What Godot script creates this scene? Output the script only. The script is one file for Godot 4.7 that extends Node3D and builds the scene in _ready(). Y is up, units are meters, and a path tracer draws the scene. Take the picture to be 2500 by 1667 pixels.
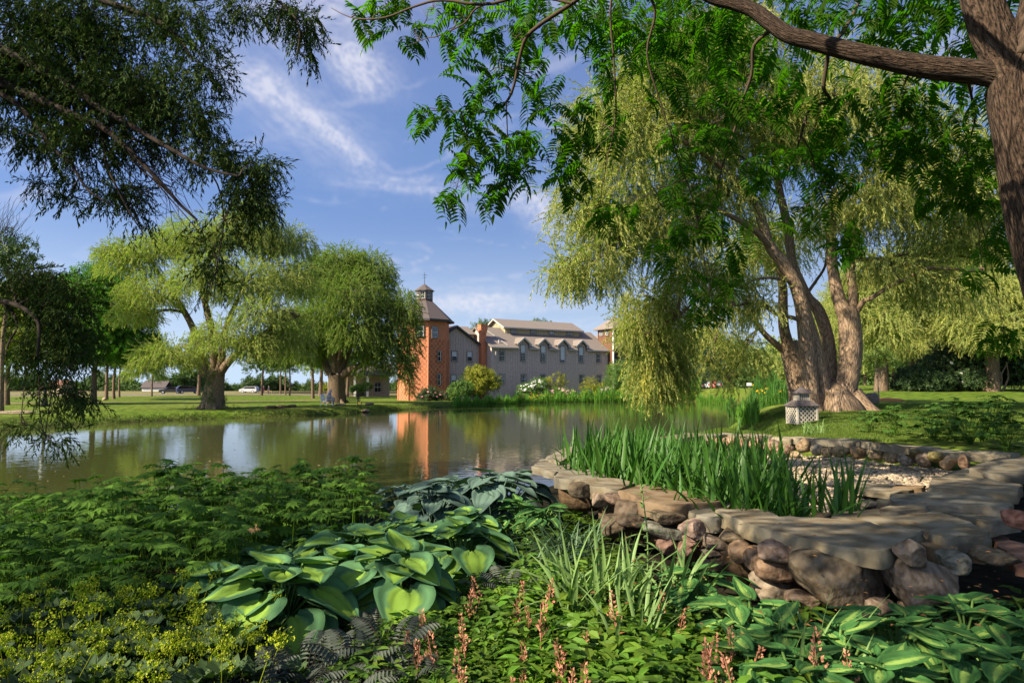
extends Node3D

# ---------------------------------------------------------------- view and land
const F := 1659.0                      # focal length in pixels of the 2500 px wide photograph
const EYE := Vector3(0, 2.3, 0)        # y = 0 is the pond's surface
const PITCH := 0.0629
const FLOOR := 1.30                    # the gravel in the stone basin
const SUN_AZ := 60.0                   # degrees to the left of "behind the viewer"
const SUN_EL := 35.0

var rng := RandomNumberGenerator.new()
var pond := PackedVector2Array()
var basin := PackedVector2Array()
var land: Array = []
var wob := FastNoiseLite.new()
var M := {}
var names := {}

func lin(r: float, g: float, b: float) -> Color:
	return Color(r, g, b).linear_to_srgb()

# a point of the place from a position in the photograph and its distance along the ground
func at(px: float, py: float, d: float) -> Vector3:
	var u := (px - 1250.0) / F
	var v := (833.5 - py) / F
	var k := d / (cos(PITCH) - v * sin(PITCH))
	return EYE + Vector3(u * k, (v * cos(PITCH) + sin(PITCH)) * k, -d)

# the same for a point known to lie at height h
func gp(px: float, py: float, h: float) -> Vector3:
	var p := at(px, py, 1.0) - EYE
	return EYE + p * ((h - EYE.y) / p.y)

func R(a: float, b: float) -> float:
	return rng.randf_range(a, b)

func smooth(a: float, b: float, x: float) -> float:
	var t := clampf((x - a) / (b - a), 0.0, 1.0)
	return t * t * (3.0 - 2.0 * t)

# ---------------------------------------------------------------- mesh builder
class MB:
	var v := PackedVector3Array()
	var n := PackedVector3Array()
	var c := PackedColorArray()
	var t := PackedVector2Array()
	var i := PackedInt32Array()
	var col := Color.WHITE

	func vert(p: Vector3, nn: Vector3, uv := Vector2.ZERO) -> int:
		v.push_back(p); n.push_back(nn); c.push_back(col); t.push_back(uv)
		return v.size() - 1

	func tri(a: Vector3, b: Vector3, d: Vector3) -> void:      # counter-clockwise from outside
		var nn := (b - a).cross(d - a).normalized()
		var k := v.size()
		for p in [a, b, d]:
			v.push_back(p); n.push_back(nn); c.push_back(col); t.push_back(Vector2(p.x, p.z))
		i.push_back(k); i.push_back(k + 2); i.push_back(k + 1)

	func quad(a: Vector3, b: Vector3, d: Vector3, e: Vector3) -> void:
		var nn := (b - a).cross(e - a).normalized()
		var k := v.size()
		var uv := [Vector2(0, 0), Vector2(1, 0), Vector2(1, 1), Vector2(0, 1)]
		var ps := [a, b, d, e]
		for j in 4:
			v.push_back(ps[j]); n.push_back(nn); c.push_back(col); t.push_back(uv[j])
		i.append_array(PackedInt32Array([k, k + 2, k + 1, k, k + 3, k + 2]))

	func box(ctr: Vector3, half: Vector3, b := Basis()) -> void:
		var x := b.x * half.x
		var y := b.y * half.y
		var z := b.z * half.z
		quad(ctr - x - y + z, ctr + x - y + z, ctr + x + y + z, ctr - x + y + z)
		quad(ctr + x - y - z, ctr - x - y - z, ctr - x + y - z, ctr + x + y - z)
		quad(ctr + x - y + z, ctr + x - y - z, ctr + x + y - z, ctr + x + y + z)
		quad(ctr - x - y - z, ctr - x - y + z, ctr - x + y + z, ctr - x + y - z)
		quad(ctr - x + y + z, ctr + x + y + z, ctr + x + y - z, ctr - x + y - z)
		quad(ctr - x - y - z, ctr + x - y - z, ctr + x - y + z, ctr - x - y + z)

	# a box between two corners
	func bx(lo: Vector3, hi: Vector3) -> void:
		box((lo + hi) / 2.0, (hi - lo) / 2.0)

	# a prism: polygon in the x-y plane (counter-clockwise seen from +z), from z0 to z1
	func prism(poly: PackedVector2Array, z0: float, z1: float, xf := Transform3D()) -> void:
		var ix := Geometry2D.triangulate_polygon(poly)
		for k in range(0, ix.size(), 3):
			var a := poly[ix[k]]
			var b := poly[ix[k + 1]]
			var d := poly[ix[k + 2]]
			if (b - a).cross(d - a) < 0.0:
				var s := b
				b = d
				d = s
			tri(xf * Vector3(a.x, a.y, z1), xf * Vector3(b.x, b.y, z1), xf * Vector3(d.x, d.y, z1))
			tri(xf * Vector3(a.x, a.y, z0), xf * Vector3(d.x, d.y, z0), xf * Vector3(b.x, b.y, z0))
		for k in poly.size():
			var a := poly[k]
			var b := poly[(k + 1) % poly.size()]
			quad(xf * Vector3(a.x, a.y, z0), xf * Vector3(b.x, b.y, z0), xf * Vector3(b.x, b.y, z1), xf * Vector3(a.x, a.y, z1))

	func tube(pts: Array, rads: Array, sides := 6, rough := 0.0, ridge: FastNoiseLite = null) -> void:
		var m := pts.size()
		var up := Vector3(0.31, 0.2, 0.93)
		var base := v.size()
		var along := 0.0
		var prev := Vector3.ZERO
		var wraps := maxf(1.0, roundf(TAU * (rads[0] + rads[m / 2]) * 0.5))
		for k in m:
			var p: Vector3 = pts[k]
			var dir: Vector3 = (pts[mini(k + 1, m - 1)] - pts[maxi(k - 1, 0)]).normalized()
			var x := (up - dir * up.dot(dir)).normalized()
			if x.length() < 0.5:
				x = dir.cross(Vector3.RIGHT).normalized()
			up = x
			var y := dir.cross(x)
			if k > 0:
				along += (p - prev).length()
			prev = p
			var r: float = rads[k]
			for s in sides + 1:
				var a := TAU * s / sides
				var o := x * cos(a) + y * sin(a)
				var rr := r
				if rough > 0.0 and ridge:
					rr *= 1.0 + rough * ridge.get_noise_3d(cos(a) * 40.0, sin(a) * 40.0, along * 18.0)
				vert(p + o * rr, o, Vector2(float(s) / sides * wraps, along))
		for k in m - 1:
			for s in sides:
				var a := base + k * (sides + 1) + s
				var b := a + sides + 1
				i.append_array(PackedInt32Array([a, b, a + 1, a + 1, b, b + 1]))

	# a sheet given as rows of points, smooth
	func sheet(rows: Array, cols: Array = []) -> void:
		var h := rows.size()
		var w: int = rows[0].size()
		var base := v.size()
		for y in h:
			for x in w:
				var dx: Vector3 = rows[y][mini(x + 1, w - 1)] - rows[y][maxi(x - 1, 0)]
				var dy: Vector3 = rows[mini(y + 1, h - 1)][x] - rows[maxi(y - 1, 0)][x]
				v.push_back(rows[y][x])
				var nn := dx.cross(dy)
				n.push_back(nn.normalized() if nn.length() > 1e-9 else Vector3.UP)
				c.push_back(cols[y][x] if cols.size() else col)
				t.push_back(Vector2(float(x) / (w - 1), float(y) / (h - 1)))
		for y in h - 1:
			for x in w - 1:
				var a := base + y * w + x
				i.append_array(PackedInt32Array([a, a + w, a + 1, a + 1, a + w, a + w + 1]))

	# a thin leaf of two folded halves, base p, towards dir (its length), width w, face normal nn
	func leaf(p: Vector3, dir: Vector3, side: Vector3, fold: Vector3, at_ := 0.4) -> void:
		var tip := p + dir
		var mid := p + dir * at_
		tri(p, mid + side + fold, tip)
		tri(p, tip, mid - side + fold)

	# a leaf of four faces, drooping
	func leaf4(p: Vector3, dir: Vector3, side: Vector3, fold: Vector3, drop: Vector3) -> void:
		var a := p + dir * 0.33
		var b := p + dir * 0.72 + drop * 0.4
		var tip := p + dir + drop
		quad(p, a + side + fold, b + side * 0.72 + fold, (a + b) * 0.5)
		quad(p, (a + b) * 0.5, b - side * 0.72 + fold, a - side + fold)
		tri((a + b) * 0.5, b + side * 0.72 + fold, tip)
		tri((a + b) * 0.5, tip, b - side * 0.72 + fold)

	func done(colored := true) -> ArrayMesh:
		var m := ArrayMesh.new()
		var s := []
		s.resize(Mesh.ARRAY_MAX)
		s[Mesh.ARRAY_VERTEX] = v
		s[Mesh.ARRAY_NORMAL] = n
		s[Mesh.ARRAY_TEX_UV] = t
		if colored:
			s[Mesh.ARRAY_COLOR] = c
		s[Mesh.ARRAY_INDEX] = i
		m.add_surface_from_arrays(Mesh.PRIMITIVE_TRIANGLES, s)
		return m

# ---------------------------------------------------------------- naming
func numbered(called: String) -> String:
	var k: int = names.get(called, 0)
	names[called] = k + 1
	return called if k == 0 else "%s_%03d" % [called, k]

func tag(o: Node, label: String, category: String, group := "") -> Node:
	o.set_meta("label", label)
	o.set_meta("category", category)
	if group:
		o.set_meta("group", group)
	return o

func thing(called: String, label: String, category: String, where := Vector3.ZERO, turn := 0.0, group := "") -> Node3D:
	var o := Node3D.new()
	o.name = numbered(called)
	add_child(o, true)
	o.position = where
	o.rotation.y = turn
	tag(o, label, category, group)
	return o

func part(called: String, mesh: Mesh, m: Material, parent: Node, xf := Transform3D()) -> MeshInstance3D:
	var o := MeshInstance3D.new()
	o.name = called if parent != self else numbered(called)
	o.mesh = mesh
	o.material_override = m
	o.transform = xf
	parent.add_child(o, true)
	return o

func structure(called: String, mesh: Mesh, m: Material, kind := "structure") -> MeshInstance3D:
	var o := part(called, mesh, m, self)
	o.set_meta("kind", kind)
	return o

# copies of a mesh as one object: foliage, grass, gravel
func scatter(called: String, mesh: Mesh, m: Material, where: Array, tint: PackedColorArray, parent: Node) -> MultiMeshInstance3D:
	var mm := MultiMesh.new()
	mm.transform_format = MultiMesh.TRANSFORM_3D
	mm.use_colors = tint.size() > 0
	mm.mesh = mesh
	mm.instance_count = where.size()
	for k in where.size():
		mm.set_instance_transform(k, where[k])
		if tint.size():
			mm.set_instance_color(k, tint[k])
	var o := MultiMeshInstance3D.new()
	o.name = called if parent != self else numbered(called)
	o.multimesh = mm
	o.material_override = m
	o.set_meta("kind", "stuff")
	parent.add_child(o, true)
	return o

# ---------------------------------------------------------------- materials
func ramp(stops: Array) -> Gradient:
	var g := Gradient.new()
	var off := PackedFloat32Array()
	var cs := PackedColorArray()
	for s in stops:
		off.push_back(s[0])
		cs.push_back(s[1])
	g.offsets = off
	g.colors = cs
	return g

func noise(freq: float, octaves := 5, seed_ := 1, kind := FastNoiseLite.TYPE_SIMPLEX_SMOOTH) -> FastNoiseLite:
	var f := FastNoiseLite.new()
	f.noise_type = kind
	f.frequency = freq
	f.seed = seed_
	f.fractal_octaves = octaves
	return f

func ntex(f: FastNoiseLite, stops: Array, size := 512, h := 0) -> NoiseTexture2D:
	var t := NoiseTexture2D.new()
	t.width = size
	t.height = h if h else size
	t.seamless = true
	t.noise = f
	t.color_ramp = ramp(stops)
	t.generate_mipmaps = false
	return t

func nrm(f: FastNoiseLite, strength: float, size := 512, h := 0) -> NoiseTexture2D:
	var t := NoiseTexture2D.new()
	t.width = size
	t.height = h if h else size
	t.seamless = true
	t.noise = f
	t.as_normal_map = true
	t.bump_strength = strength
	t.generate_mipmaps = false
	return t

func grey(x: float) -> Color:
	return Color(x, x, x)

func mat(c: Color, rough := 0.85, opt := {}) -> StandardMaterial3D:
	var m := StandardMaterial3D.new()
	m.albedo_color = c
	m.roughness = rough
	m.metallic_specular = opt.get("spec", 0.4)
	m.metallic = opt.get("metal", 0.0)
	m.vertex_color_use_as_albedo = opt.get("vc", false)
	if opt.has("tex"):
		m.albedo_texture = opt.tex
	if opt.has("normal"):
		m.normal_enabled = true
		m.normal_texture = opt.normal
		m.normal_scale = opt.get("ns", 1.0)
	if opt.has("height"):
		m.heightmap_enabled = true
		m.heightmap_texture = opt.height
		m.heightmap_scale = opt.get("hs", 1.0)
	if opt.has("tri"):
		m.uv1_triplanar = true
		m.uv1_scale = Vector3.ONE * float(opt.tri)
		m.uv1_world_triplanar = opt.get("world", false)
	if opt.has("uvs"):
		m.uv1_scale = opt.uvs
	if opt.has("back"):
		m.backlight_enabled = true
		m.backlight = opt.back
	return m

func leafmat(r: float, g: float, b: float, back := 0.8, rough := 0.55, spec := 0.35) -> StandardMaterial3D:
	return mat(lin(r, g, b), rough, {"vc": true, "spec": spec, "back": Color(back * 0.8, back, back * 0.35)})

# ---------------------------------------------------------------- heights
func sdist(poly: PackedVector2Array, p: Vector2) -> float:      # positive outside
	var best := 1e9
	for k in poly.size():
		var q := Geometry2D.get_closest_point_to_segment(p, poly[k], poly[(k + 1) % poly.size()])
		best = minf(best, q.distance_squared_to(p))
	var d := sqrt(best)
	return -d if Geometry2D.is_point_in_polygon(p, poly) else d

func gh(x: float, z: float) -> float:
	var num := 0.0
	var den := 0.0
	for c in land:
		var d2: float = (c.x - x) * (c.x - x) + (c.y - z) * (c.y - z) + 0.4
		var w := 1.0 / (d2 * sqrt(d2))
		num += w * c.z
		den += w
	var h := num / den
	var p := Vector2(x, z)
	if z > -130.0 and absf(x) < 60.0:
		var s := sdist(pond, p)
		if s < 0.0:
			return -0.12 - minf(1.2, -s * 0.35)
		var bank := 3.5 if z > -40.0 and x > 4.0 else 1.4
		if s < bank:
			h = lerpf(-0.12, h, smooth(0.0, 1.0, sqrt(s / bank)))
	if z > -14.0 and x > -1.0 and x < 9.0:
		var b := sdist(basin, p)
		if b < 0.05:
			h = minf(h, FLOOR - 0.015)
	return h + wob.get_noise_2d(x * 2.0, z * 2.0) * 0.025

func on(x: float, z: float, lift := 0.0) -> Vector3:
	return Vector3(x, gh(x, z) + lift, z)

# the ground under a position in the photograph
func foot(px: float, d: float, lift := 0.0) -> Vector3:
	return on((px - 1250.0) / F * d, -d, lift)

func lay_out() -> void:
	wob.frequency = 0.35
	wob.fractal_octaves = 3
	for p in [[-30, -7], [-14, -8], [-7, -9], [-3, -9.6], [0.3, -11.0], [1.7, -12.0], [2.9, -13.4], [4.4, -16], [6.2, -21], [8.0, -27], [9.4, -31], [12, -37], [17, -49], [21, -62], [25, -76], [27, -89], [24.7, -91], [16.6, -88.7], [7.5, -88], [0.5, -83], [-4.0, -77], [-5.85, -68], [-9.4, -62.5], [-11, -58.7], [-14.6, -49.5], [-18.9, -46.5], [-22.2, -42.4], [-24, -39.7], [-25.3, -36.7], [-25.5, -33.8], [-26, -28], [-32, -20], [-38, -12]]:
		pond.push_back(Vector2(p[0], p[1]))
	# the basin's inner edge, from its near corner round
	for q in [[1400, 1142], [1560, 1180], [1760, 1222], [1905, 1256], [2020, 1262], [2060, 1243], [2140, 1218], [2180, 1202], [2290, 1160], [2380, 1130], [2350, 1112], [2225, 1098], [2095, 1084], [1935, 1072], [1800, 1064], [1660, 1074], [1480, 1090]]:
		var g := gp(q[0], q[1], 1.5)
		basin.push_back(Vector2(g.x, g.z))
	for c in [[-40, -45, .5], [-25, -50, .55], [-22, -46, .45], [-18, -52, .5], [-12, -63, .5], [-12, -70, .45], [-30, -80, .35], [-60, -60, .4], [-80, -120, .1], [-30, -140, 0], [0, -130, .1], [-100, -300, -1.3], [0, -300, -1.1], [-300, -300, -1.5], [-200, -188, -.3], [-40, -188, -.3], [5, -100, .3], [15, -106, .4], [30, -108, .9], [-3, -90, .25], [-11, -85, .25], [-14, -74, .4], [0, -700, -2], [-500, -700, -2], [500, -700, 2],
		[5, -17, 1.5], [6.5, -13.5, 1.52], [8, -20, 1.5], [7, -17, 1.5], [9.5, -20.5, 1.52], [12, -25, 1.52], [18, -33, 1.55], [20, -20, 1.55], [22, -45, 1.85], [35, -50, 1.95], [40, -80, 2.2], [45, -110, 2.6], [30, -90, 1.8], [80, -80, 2.5], [28, -102, 1.3], [120, -300, 3], [300, -300, 3], [60, -40, 2.1],
		[0, 2, 1.05], [0, -3, 1.05], [-2, -3, 1.0], [2, -3, 1.1], [-3, -5, .82], [-5, -7, .5], [1, -6, 1.02], [-.5, -8, .7], [-2.5, -7.5, .6], [3.4, -2.6, 1.15], [-8, -4, .6], [8, 0, 1.4], [-8, 4, 1], [0, 12, 1.2], [20, 0, 1.5], [-20, 10, .9], [4.5, -11, 1.5], [8, -9.5, 1.52], [10, -6, 1.5]]:
		land.append(Vector3(c[0], c[1], c[2]))

# ---------------------------------------------------------------- sky
func sky_image() -> ImageTexture:
	var w := 2048
	var h := 1024
	var im := Image.create_empty(w, h, false, Image.FORMAT_RGBF)
	var big := noise(1.3, 4, 11)
	var fine := noise(3.2, 5, 12)
	var sun := Vector3(-sin(deg_to_rad(SUN_AZ)) * cos(deg_to_rad(SUN_EL)), sin(deg_to_rad(SUN_EL)), cos(deg_to_rad(SUN_AZ)) * cos(deg_to_rad(SUN_EL)))
	var top := Color(0.145, 0.195, 0.43)
	var mid := Color(0.195, 0.33, 0.66)
	var low := Color(0.60, 0.76, 0.96)
	# wisps of cloud: [azimuth from the view's centre, elevation, half length, half width, tilt, strength], degrees
	var wisps := [[-20.0, 22.6, 5.5, 2.0, -0.35, 1.0], [-15.5, 20.2, 6.0, 1.5, -0.55, 1.2], [-18.0, 21.4, 8.0, 3.2, -0.45, 0.6], [-12.6, 25.2, 3.6, 2.0, -0.4, 1.25], [-16, 29.0, 9.0, 4.0, 0.2, 0.7], [-4.0, 6.9, 6.5, 1.1, 0.03, 1.1], [-7.0, 6.6, 3.5, 0.8, 0.06, 0.5], [1.5, 6.6, 6.0, 0.7, 0.06, 0.4], [3.0, 14.8, 5.5, 1.6, -0.3, 1.0], [5.0, 13.0, 4.0, 1.5, -0.2, 0.55], [-9.0, 16.2, 8.0, 0.9, -0.05, 0.55], [-5.0, 15.0, 4.0, 0.9, -0.2, 0.35], [7.0, 3.2, 4.0, 1.2, 0.0, 0.6], [-20, 34, 9, 3, 0.2, 0.3], [24, 12, 9, 2, 0.1, 0.5], [34, 22, 9, 2, -0.2, 0.5], [-70, 22, 12, 2.5, -0.3, 0.5], [-110, 16, 14, 2.2, 0.1, 0.5], [80, 25, 12, 2.5, -0.3, 0.5], [120, 18, 14, 2.5, 0.2, 0.5], [170, 26, 12, 2.4, -0.3, 0.5], [-150, 30, 12, 2.6, 0.3, 0.5]]
	for y in h:
		if y > h / 2 + 4:
			im.fill_rect(Rect2i(0, y, w, h - y), Color(0.20, 0.21, 0.16))
			break
		var el := PI * (0.5 - (y + 0.5) / h)
		var eld := rad_to_deg(el)
		var s := clampf(eld / 90.0, 0.0, 1.0)
		var base := low.lerp(mid, smooth(0.0, 0.17, s)).lerp(top, smooth(0.14, 0.46, s))
		var near := []
		for k in wisps:
			if absf(k[1] - eld) < k[3] * 2.2 + k[2] * absf(sin(k[4])) * 1.8 + 1.0:
				near.append(k)
		for x in w:
			var az := TAU * (x + 0.5) / w          # column 0 lies straight ahead, along -z
			var ce := cos(el)
			var d := Vector3(sin(az) * ce, sin(el), -cos(az) * ce)
			var c := base
			var toward := maxf(0.0, d.dot(sun))
			# brightening round the sun, as a clear sky has it
			var chi := acos(clampf(d.dot(sun), -1.0, 1.0))
			var f := 1.0 + 10.0 * (exp(-3.0 * chi) - 0.009) + 0.45 * toward * toward
			c = c * f
			c = c.lerp(Color(1, 0.97, 0.92) * c.get_luminance(), clampf((f - 1.0) * 0.18, 0.0, 0.7))
			var azd := wrapf(rad_to_deg(az), -180.0, 180.0)
			var q := d / maxf(d.y + 0.18, 0.1)
			var warp := big.get_noise_2d(q.x * 0.9, q.z * 0.9)
			var veil := fine.get_noise_2d(q.x * 0.55 + warp * 0.8, q.z * 1.5 + warp * 0.6)
			var cl := smooth(0.12, 0.75, veil + warp * 0.35) * 0.34
			for k in near:
				var dx: float = wrapf(azd - k[0], -180.0, 180.0)
				if absf(dx) > k[2] * 2.2:
					continue
				dx += warp * 2.2
				var dy: float = eld - k[1] + veil * 0.9
				var ct := cos(k[4])
				var st := sin(k[4])
				var u: float = (dx * ct + dy * st) / k[2]
				var vv: float = (dy * ct - dx * st) / k[3]
				var g := exp(-u * u * 1.6 - vv * vv * 1.6)
				cl = maxf(cl, g * k[5] * clampf(0.75 + 0.9 * fine.get_noise_2d(q.x * 2.0 + u * 0.8, q.z * 2.6 + vv * 2.0), 0.15, 1.25))
			c = c.lerp(Color(0.80, 0.80, 0.90), clampf(cl, 0.0, 0.95) * 0.80)
			im.set_pixel(x, y, c)
	return ImageTexture.create_from_image(im)

func set_up() -> void:
	var cam := Camera3D.new()
	cam.name = "camera"
	cam.fov = rad_to_deg(2.0 * atan(833.5 / F))
	cam.position = EYE
	cam.rotation.x = PITCH
	cam.near = 0.05
	cam.far = 4000.0
	add_child(cam)
	cam.current = true

	var env := Environment.new()
	env.background_mode = Environment.BG_SKY
	var pano := PanoramaSkyMaterial.new()
	pano.panorama = sky_image()
	pano.energy_multiplier = 1.0
	env.sky = Sky.new()
	env.sky.sky_material = pano
	env.background_energy_multiplier = 0.40
	env.tonemap_mode = Environment.TONE_MAPPER_LINEAR
	env.tonemap_exposure = 2.65
	env.sdfgi_enabled = true
	env.ssao_enabled = true
	env.ssil_enabled = true
	var we := WorldEnvironment.new()
	we.name = "environment"
	we.environment = env
	add_child(we)

	var sun := DirectionalLight3D.new()
	sun.name = "sun"
	sun.light_energy = 1.4
	sun.light_color = Color(1.0, 0.945, 0.84)
	sun.light_angular_distance = 0.5
	sun.shadow_enabled = true
	sun.rotation = Vector3(-deg_to_rad(SUN_EL), -deg_to_rad(SUN_AZ), 0)
	add_child(sun)

func materials() -> void:
	var bark_n := noise(0.02, 5, 3)
	bark_n.fractal_type = FastNoiseLite.FRACTAL_RIDGED
	M.bark = mat(lin(0.36, 0.285, 0.215), 0.9, {"tex": ntex(bark_n, [[0.1, Color(1, 1, 1)], [0.6, Color(0.82, 0.79, 0.75)], [0.95, Color(0.42, 0.38, 0.35)]], 256, 256), "height": ntex(bark_n, [[0.0, grey(1)], [1.0, grey(0)]], 256, 256), "hs": 2.0, "uvs": Vector3(2.0, 0.5, 1), "vc": true})
	M.walnut_bark = mat(lin(0.125, 0.092, 0.068), 0.95, {"tex": ntex(bark_n, [[0.1, Color(1, 1, 1)], [0.6, Color(0.75, 0.7, 0.66)], [0.95, Color(0.25, 0.22, 0.2)]], 256, 256), "height": ntex(bark_n, [[0.0, grey(1)], [1.0, grey(0)]], 256, 256), "hs": 3.5, "uvs": Vector3(3.0, 0.9, 1), "vc": true})
	M.twig = mat(lin(0.09, 0.065, 0.045), 0.9, {"vc": true})
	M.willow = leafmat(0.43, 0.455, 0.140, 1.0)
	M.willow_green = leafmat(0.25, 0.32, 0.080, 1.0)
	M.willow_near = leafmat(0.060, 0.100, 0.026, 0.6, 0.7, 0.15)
	M.walnut = leafmat(0.095, 0.205, 0.022, 1.2, 0.55, 0.25)
	M.locust = leafmat(0.105, 0.235, 0.020, 0.9)
	M.gold = leafmat(0.22, 0.25, 0.025, 0.9)
	M.tree_green = leafmat(0.09, 0.15, 0.035, 0.7)
	M.bush_dark = leafmat(0.040, 0.075, 0.024, 0.5, 0.45)
	M.bush_green = leafmat(0.10, 0.19, 0.035, 0.7)
	M.bush_gold = leafmat(0.27, 0.28, 0.030, 0.8)
	M.conifer = leafmat(0.12, 0.17, 0.085, 0.4, 0.7)
	M.reed = leafmat(0.10, 0.24, 0.025, 0.8)
	M.iris = leafmat(0.055, 0.145, 0.022, 0.8, 0.45)
	M.low_green = leafmat(0.060, 0.125, 0.022, 0.8, 0.6, 0.2)
	M.peren = leafmat(0.115, 0.225, 0.030, 0.9, 0.6, 0.2)
	M.hosta = leafmat(1.0, 1.0, 1.0, 0.6, 0.6, 0.2)
	M.cover = leafmat(0.125, 0.24, 0.028, 0.9, 0.42, 0.4)
	M.daylily = leafmat(0.17, 0.27, 0.085, 0.6, 0.5)
	M.liriope = leafmat(0.085, 0.15, 0.075, 0.5, 0.5)
	M.fern = leafmat(0.075, 0.088, 0.068, 0.3, 0.7)
	M.mantle = leafmat(0.055, 0.095, 0.032, 0.6, 0.6)
	M.lime = leafmat(0.42, 0.47, 0.02, 0.8, 0.6)
	M.plume = leafmat(0.50, 0.22, 0.13, 0.6, 0.7)
	M.petal = mat(lin(0.8, 0.8, 0.8), 0.6, {"vc": true})
	M.grass = leafmat(0.115, 0.175, 0.022, 0.8, 0.55)
	M.dry = mat(lin(0.42, 0.24, 0.08), 0.8)

	var ground_tex := ntex(noise(0.012, 6, 21), [[0.25, Color(0.68, 0.68, 0.62)], [0.5, Color(0.86, 0.87, 0.82)], [0.75, Color(1, 1, 1)]], 1024)
	M.ground = mat(Color.WHITE, 0.95, {"tex": ground_tex, "vc": true, "tri": 0.11, "world": true, "spec": 0.2, "normal": nrm(noise(0.06, 4, 22), 6.0), "ns": 0.6})
	M.water = mat(lin(0.058, 0.064, 0.020), 0.035, {"spec": 0.5, "normal": nrm(noise(0.010, 3, 31), 1.6, 1024), "ns": 0.30, "uvs": Vector3(7.0, 22.0, 1.0)})
	M.path = mat(lin(0.30, 0.17, 0.13), 0.95)
	M.asphalt = mat(lin(0.20, 0.20, 0.20), 0.95)
	var grain := ntex(noise(0.02, 5, 41), [[0.2, grey(0.86)], [0.5, grey(0.95)], [0.8, grey(1.0)]], 512)
	M.siding = mat(lin(0.54, 0.43, 0.375), 0.9, {"tex": grain, "tri": 0.4})
	M.siding_olive = mat(lin(0.42, 0.37, 0.235), 0.9, {"tex": grain, "tri": 0.4})
	M.trim = mat(lin(0.42, 0.40, 0.36), 0.8)
	M.casing = mat(lin(0.15, 0.125, 0.105), 0.8)
	M.white = mat(lin(0.74, 0.73, 0.70), 0.6)
	M.dark_trim = mat(lin(0.055, 0.05, 0.05), 0.7)
	M.roof = mat(lin(0.26, 0.215, 0.18), 0.95, {"tex": ntex(noise(0.05, 4, 43), [[0.25, grey(0.78)], [0.75, grey(1.0)]], 512), "tri": 0.5})
	M.roof_dark = mat(lin(0.13, 0.105, 0.098), 0.95, {"tex": ntex(noise(0.05, 4, 44), [[0.25, grey(0.75)], [0.75, grey(1.0)]], 512), "tri": 0.5})
	M.clay = mat(lin(0.68, 0.25, 0.12), 0.75, {"tex": ntex(noise(0.02, 4, 45), [[0.25, grey(0.8)], [0.75, grey(1.0)]], 512), "tri": 0.5, "vc": true})
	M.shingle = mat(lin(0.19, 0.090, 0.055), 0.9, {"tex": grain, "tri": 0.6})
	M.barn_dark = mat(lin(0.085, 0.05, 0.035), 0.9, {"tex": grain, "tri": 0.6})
	M.pane = mat(Color(0.20, 0.24, 0.28, 1.0), 0.06, {"spec": 0.8})
	M.pane_dark = mat(Color(0.05, 0.05, 0.055, 1.0), 0.06, {"spec": 0.4})
	M.blind = mat(lin(0.55, 0.57, 0.58), 0.5)
	M.tan = mat(lin(0.42, 0.34, 0.24), 0.9, {"tex": grain, "tri": 0.4})
	M.iron = mat(lin(0.02, 0.02, 0.022), 0.5, {"metal": 0.3})
	var stone_tex := ntex(noise(0.011, 6, 51), [[0.15, Color(0.50, 0.46, 0.40)], [0.45, Color(0.80, 0.76, 0.70)], [0.6, Color(0.92, 0.88, 0.80)], [0.85, Color(1, 1, 1)]], 1024)
	var stone_h := ntex(noise(0.02, 6, 52), [[0.0, grey(0)], [1.0, grey(1)]], 1024)
	M.stone = mat(Color.WHITE, 0.92, {"tex": stone_tex, "tri": 1.3, "vc": true, "height": stone_h, "hs": 0.6, "spec": 0.25})
	var flag_tex := ntex(noise(0.006, 6, 54), [[0.2, Color(0.80, 0.76, 0.70)], [0.5, Color(0.92, 0.90, 0.86)], [0.8, Color(1, 1, 1)]], 1024)
	M.flag = mat(Color.WHITE, 0.88, {"tex": flag_tex, "tri": 0.7, "vc": true, "normal": nrm(noise(0.03, 5, 53), 3.0, 512), "ns": 0.10, "spec": 0.2})
	M.pebble = mat(lin(0.42, 0.34, 0.25), 0.9, {"vc": true})
	M.wood = mat(lin(0.30, 0.23, 0.17), 0.85, {"tex": grain, "tri": 1.5})
	M.lattice = mat(lin(0.40, 0.36, 0.29), 0.85)
	M.paint = mat(Color.WHITE, 0.3, {"vc": true, "spec": 0.6})
	M.tyre = mat(lin(0.02, 0.02, 0.02), 0.9)
	M.lamp_red = mat(lin(0.4, 0.02, 0.02), 0.3)
	M.body = mat(Color.WHITE, 0.85, {"vc": true})
	M.soil = mat(lin(0.03, 0.022, 0.015), 1.0)
	M.mulch = mat(lin(0.36, 0.12, 0.06), 0.95, {"vc": true})

# ---------------------------------------------------------------- ground, water, paths
func axis(lo: float, hi: float, fine_lo: float, fine_hi: float, step: float, grow: float) -> PackedFloat32Array:
	var out := PackedFloat32Array()
	var x := fine_lo
	while x < fine_hi:
		out.push_back(x)
		x += step
	var s := step
	while x < hi:
		out.push_back(x)
		s *= grow
		x += s
	out.push_back(hi)
	var left := PackedFloat32Array()
	x = fine_lo
	s = step
	while x > lo:
		s *= grow
		x -= s
		left.push_back(maxf(x, lo))
	left.reverse()
	left.append_array(out)
	return left

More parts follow.
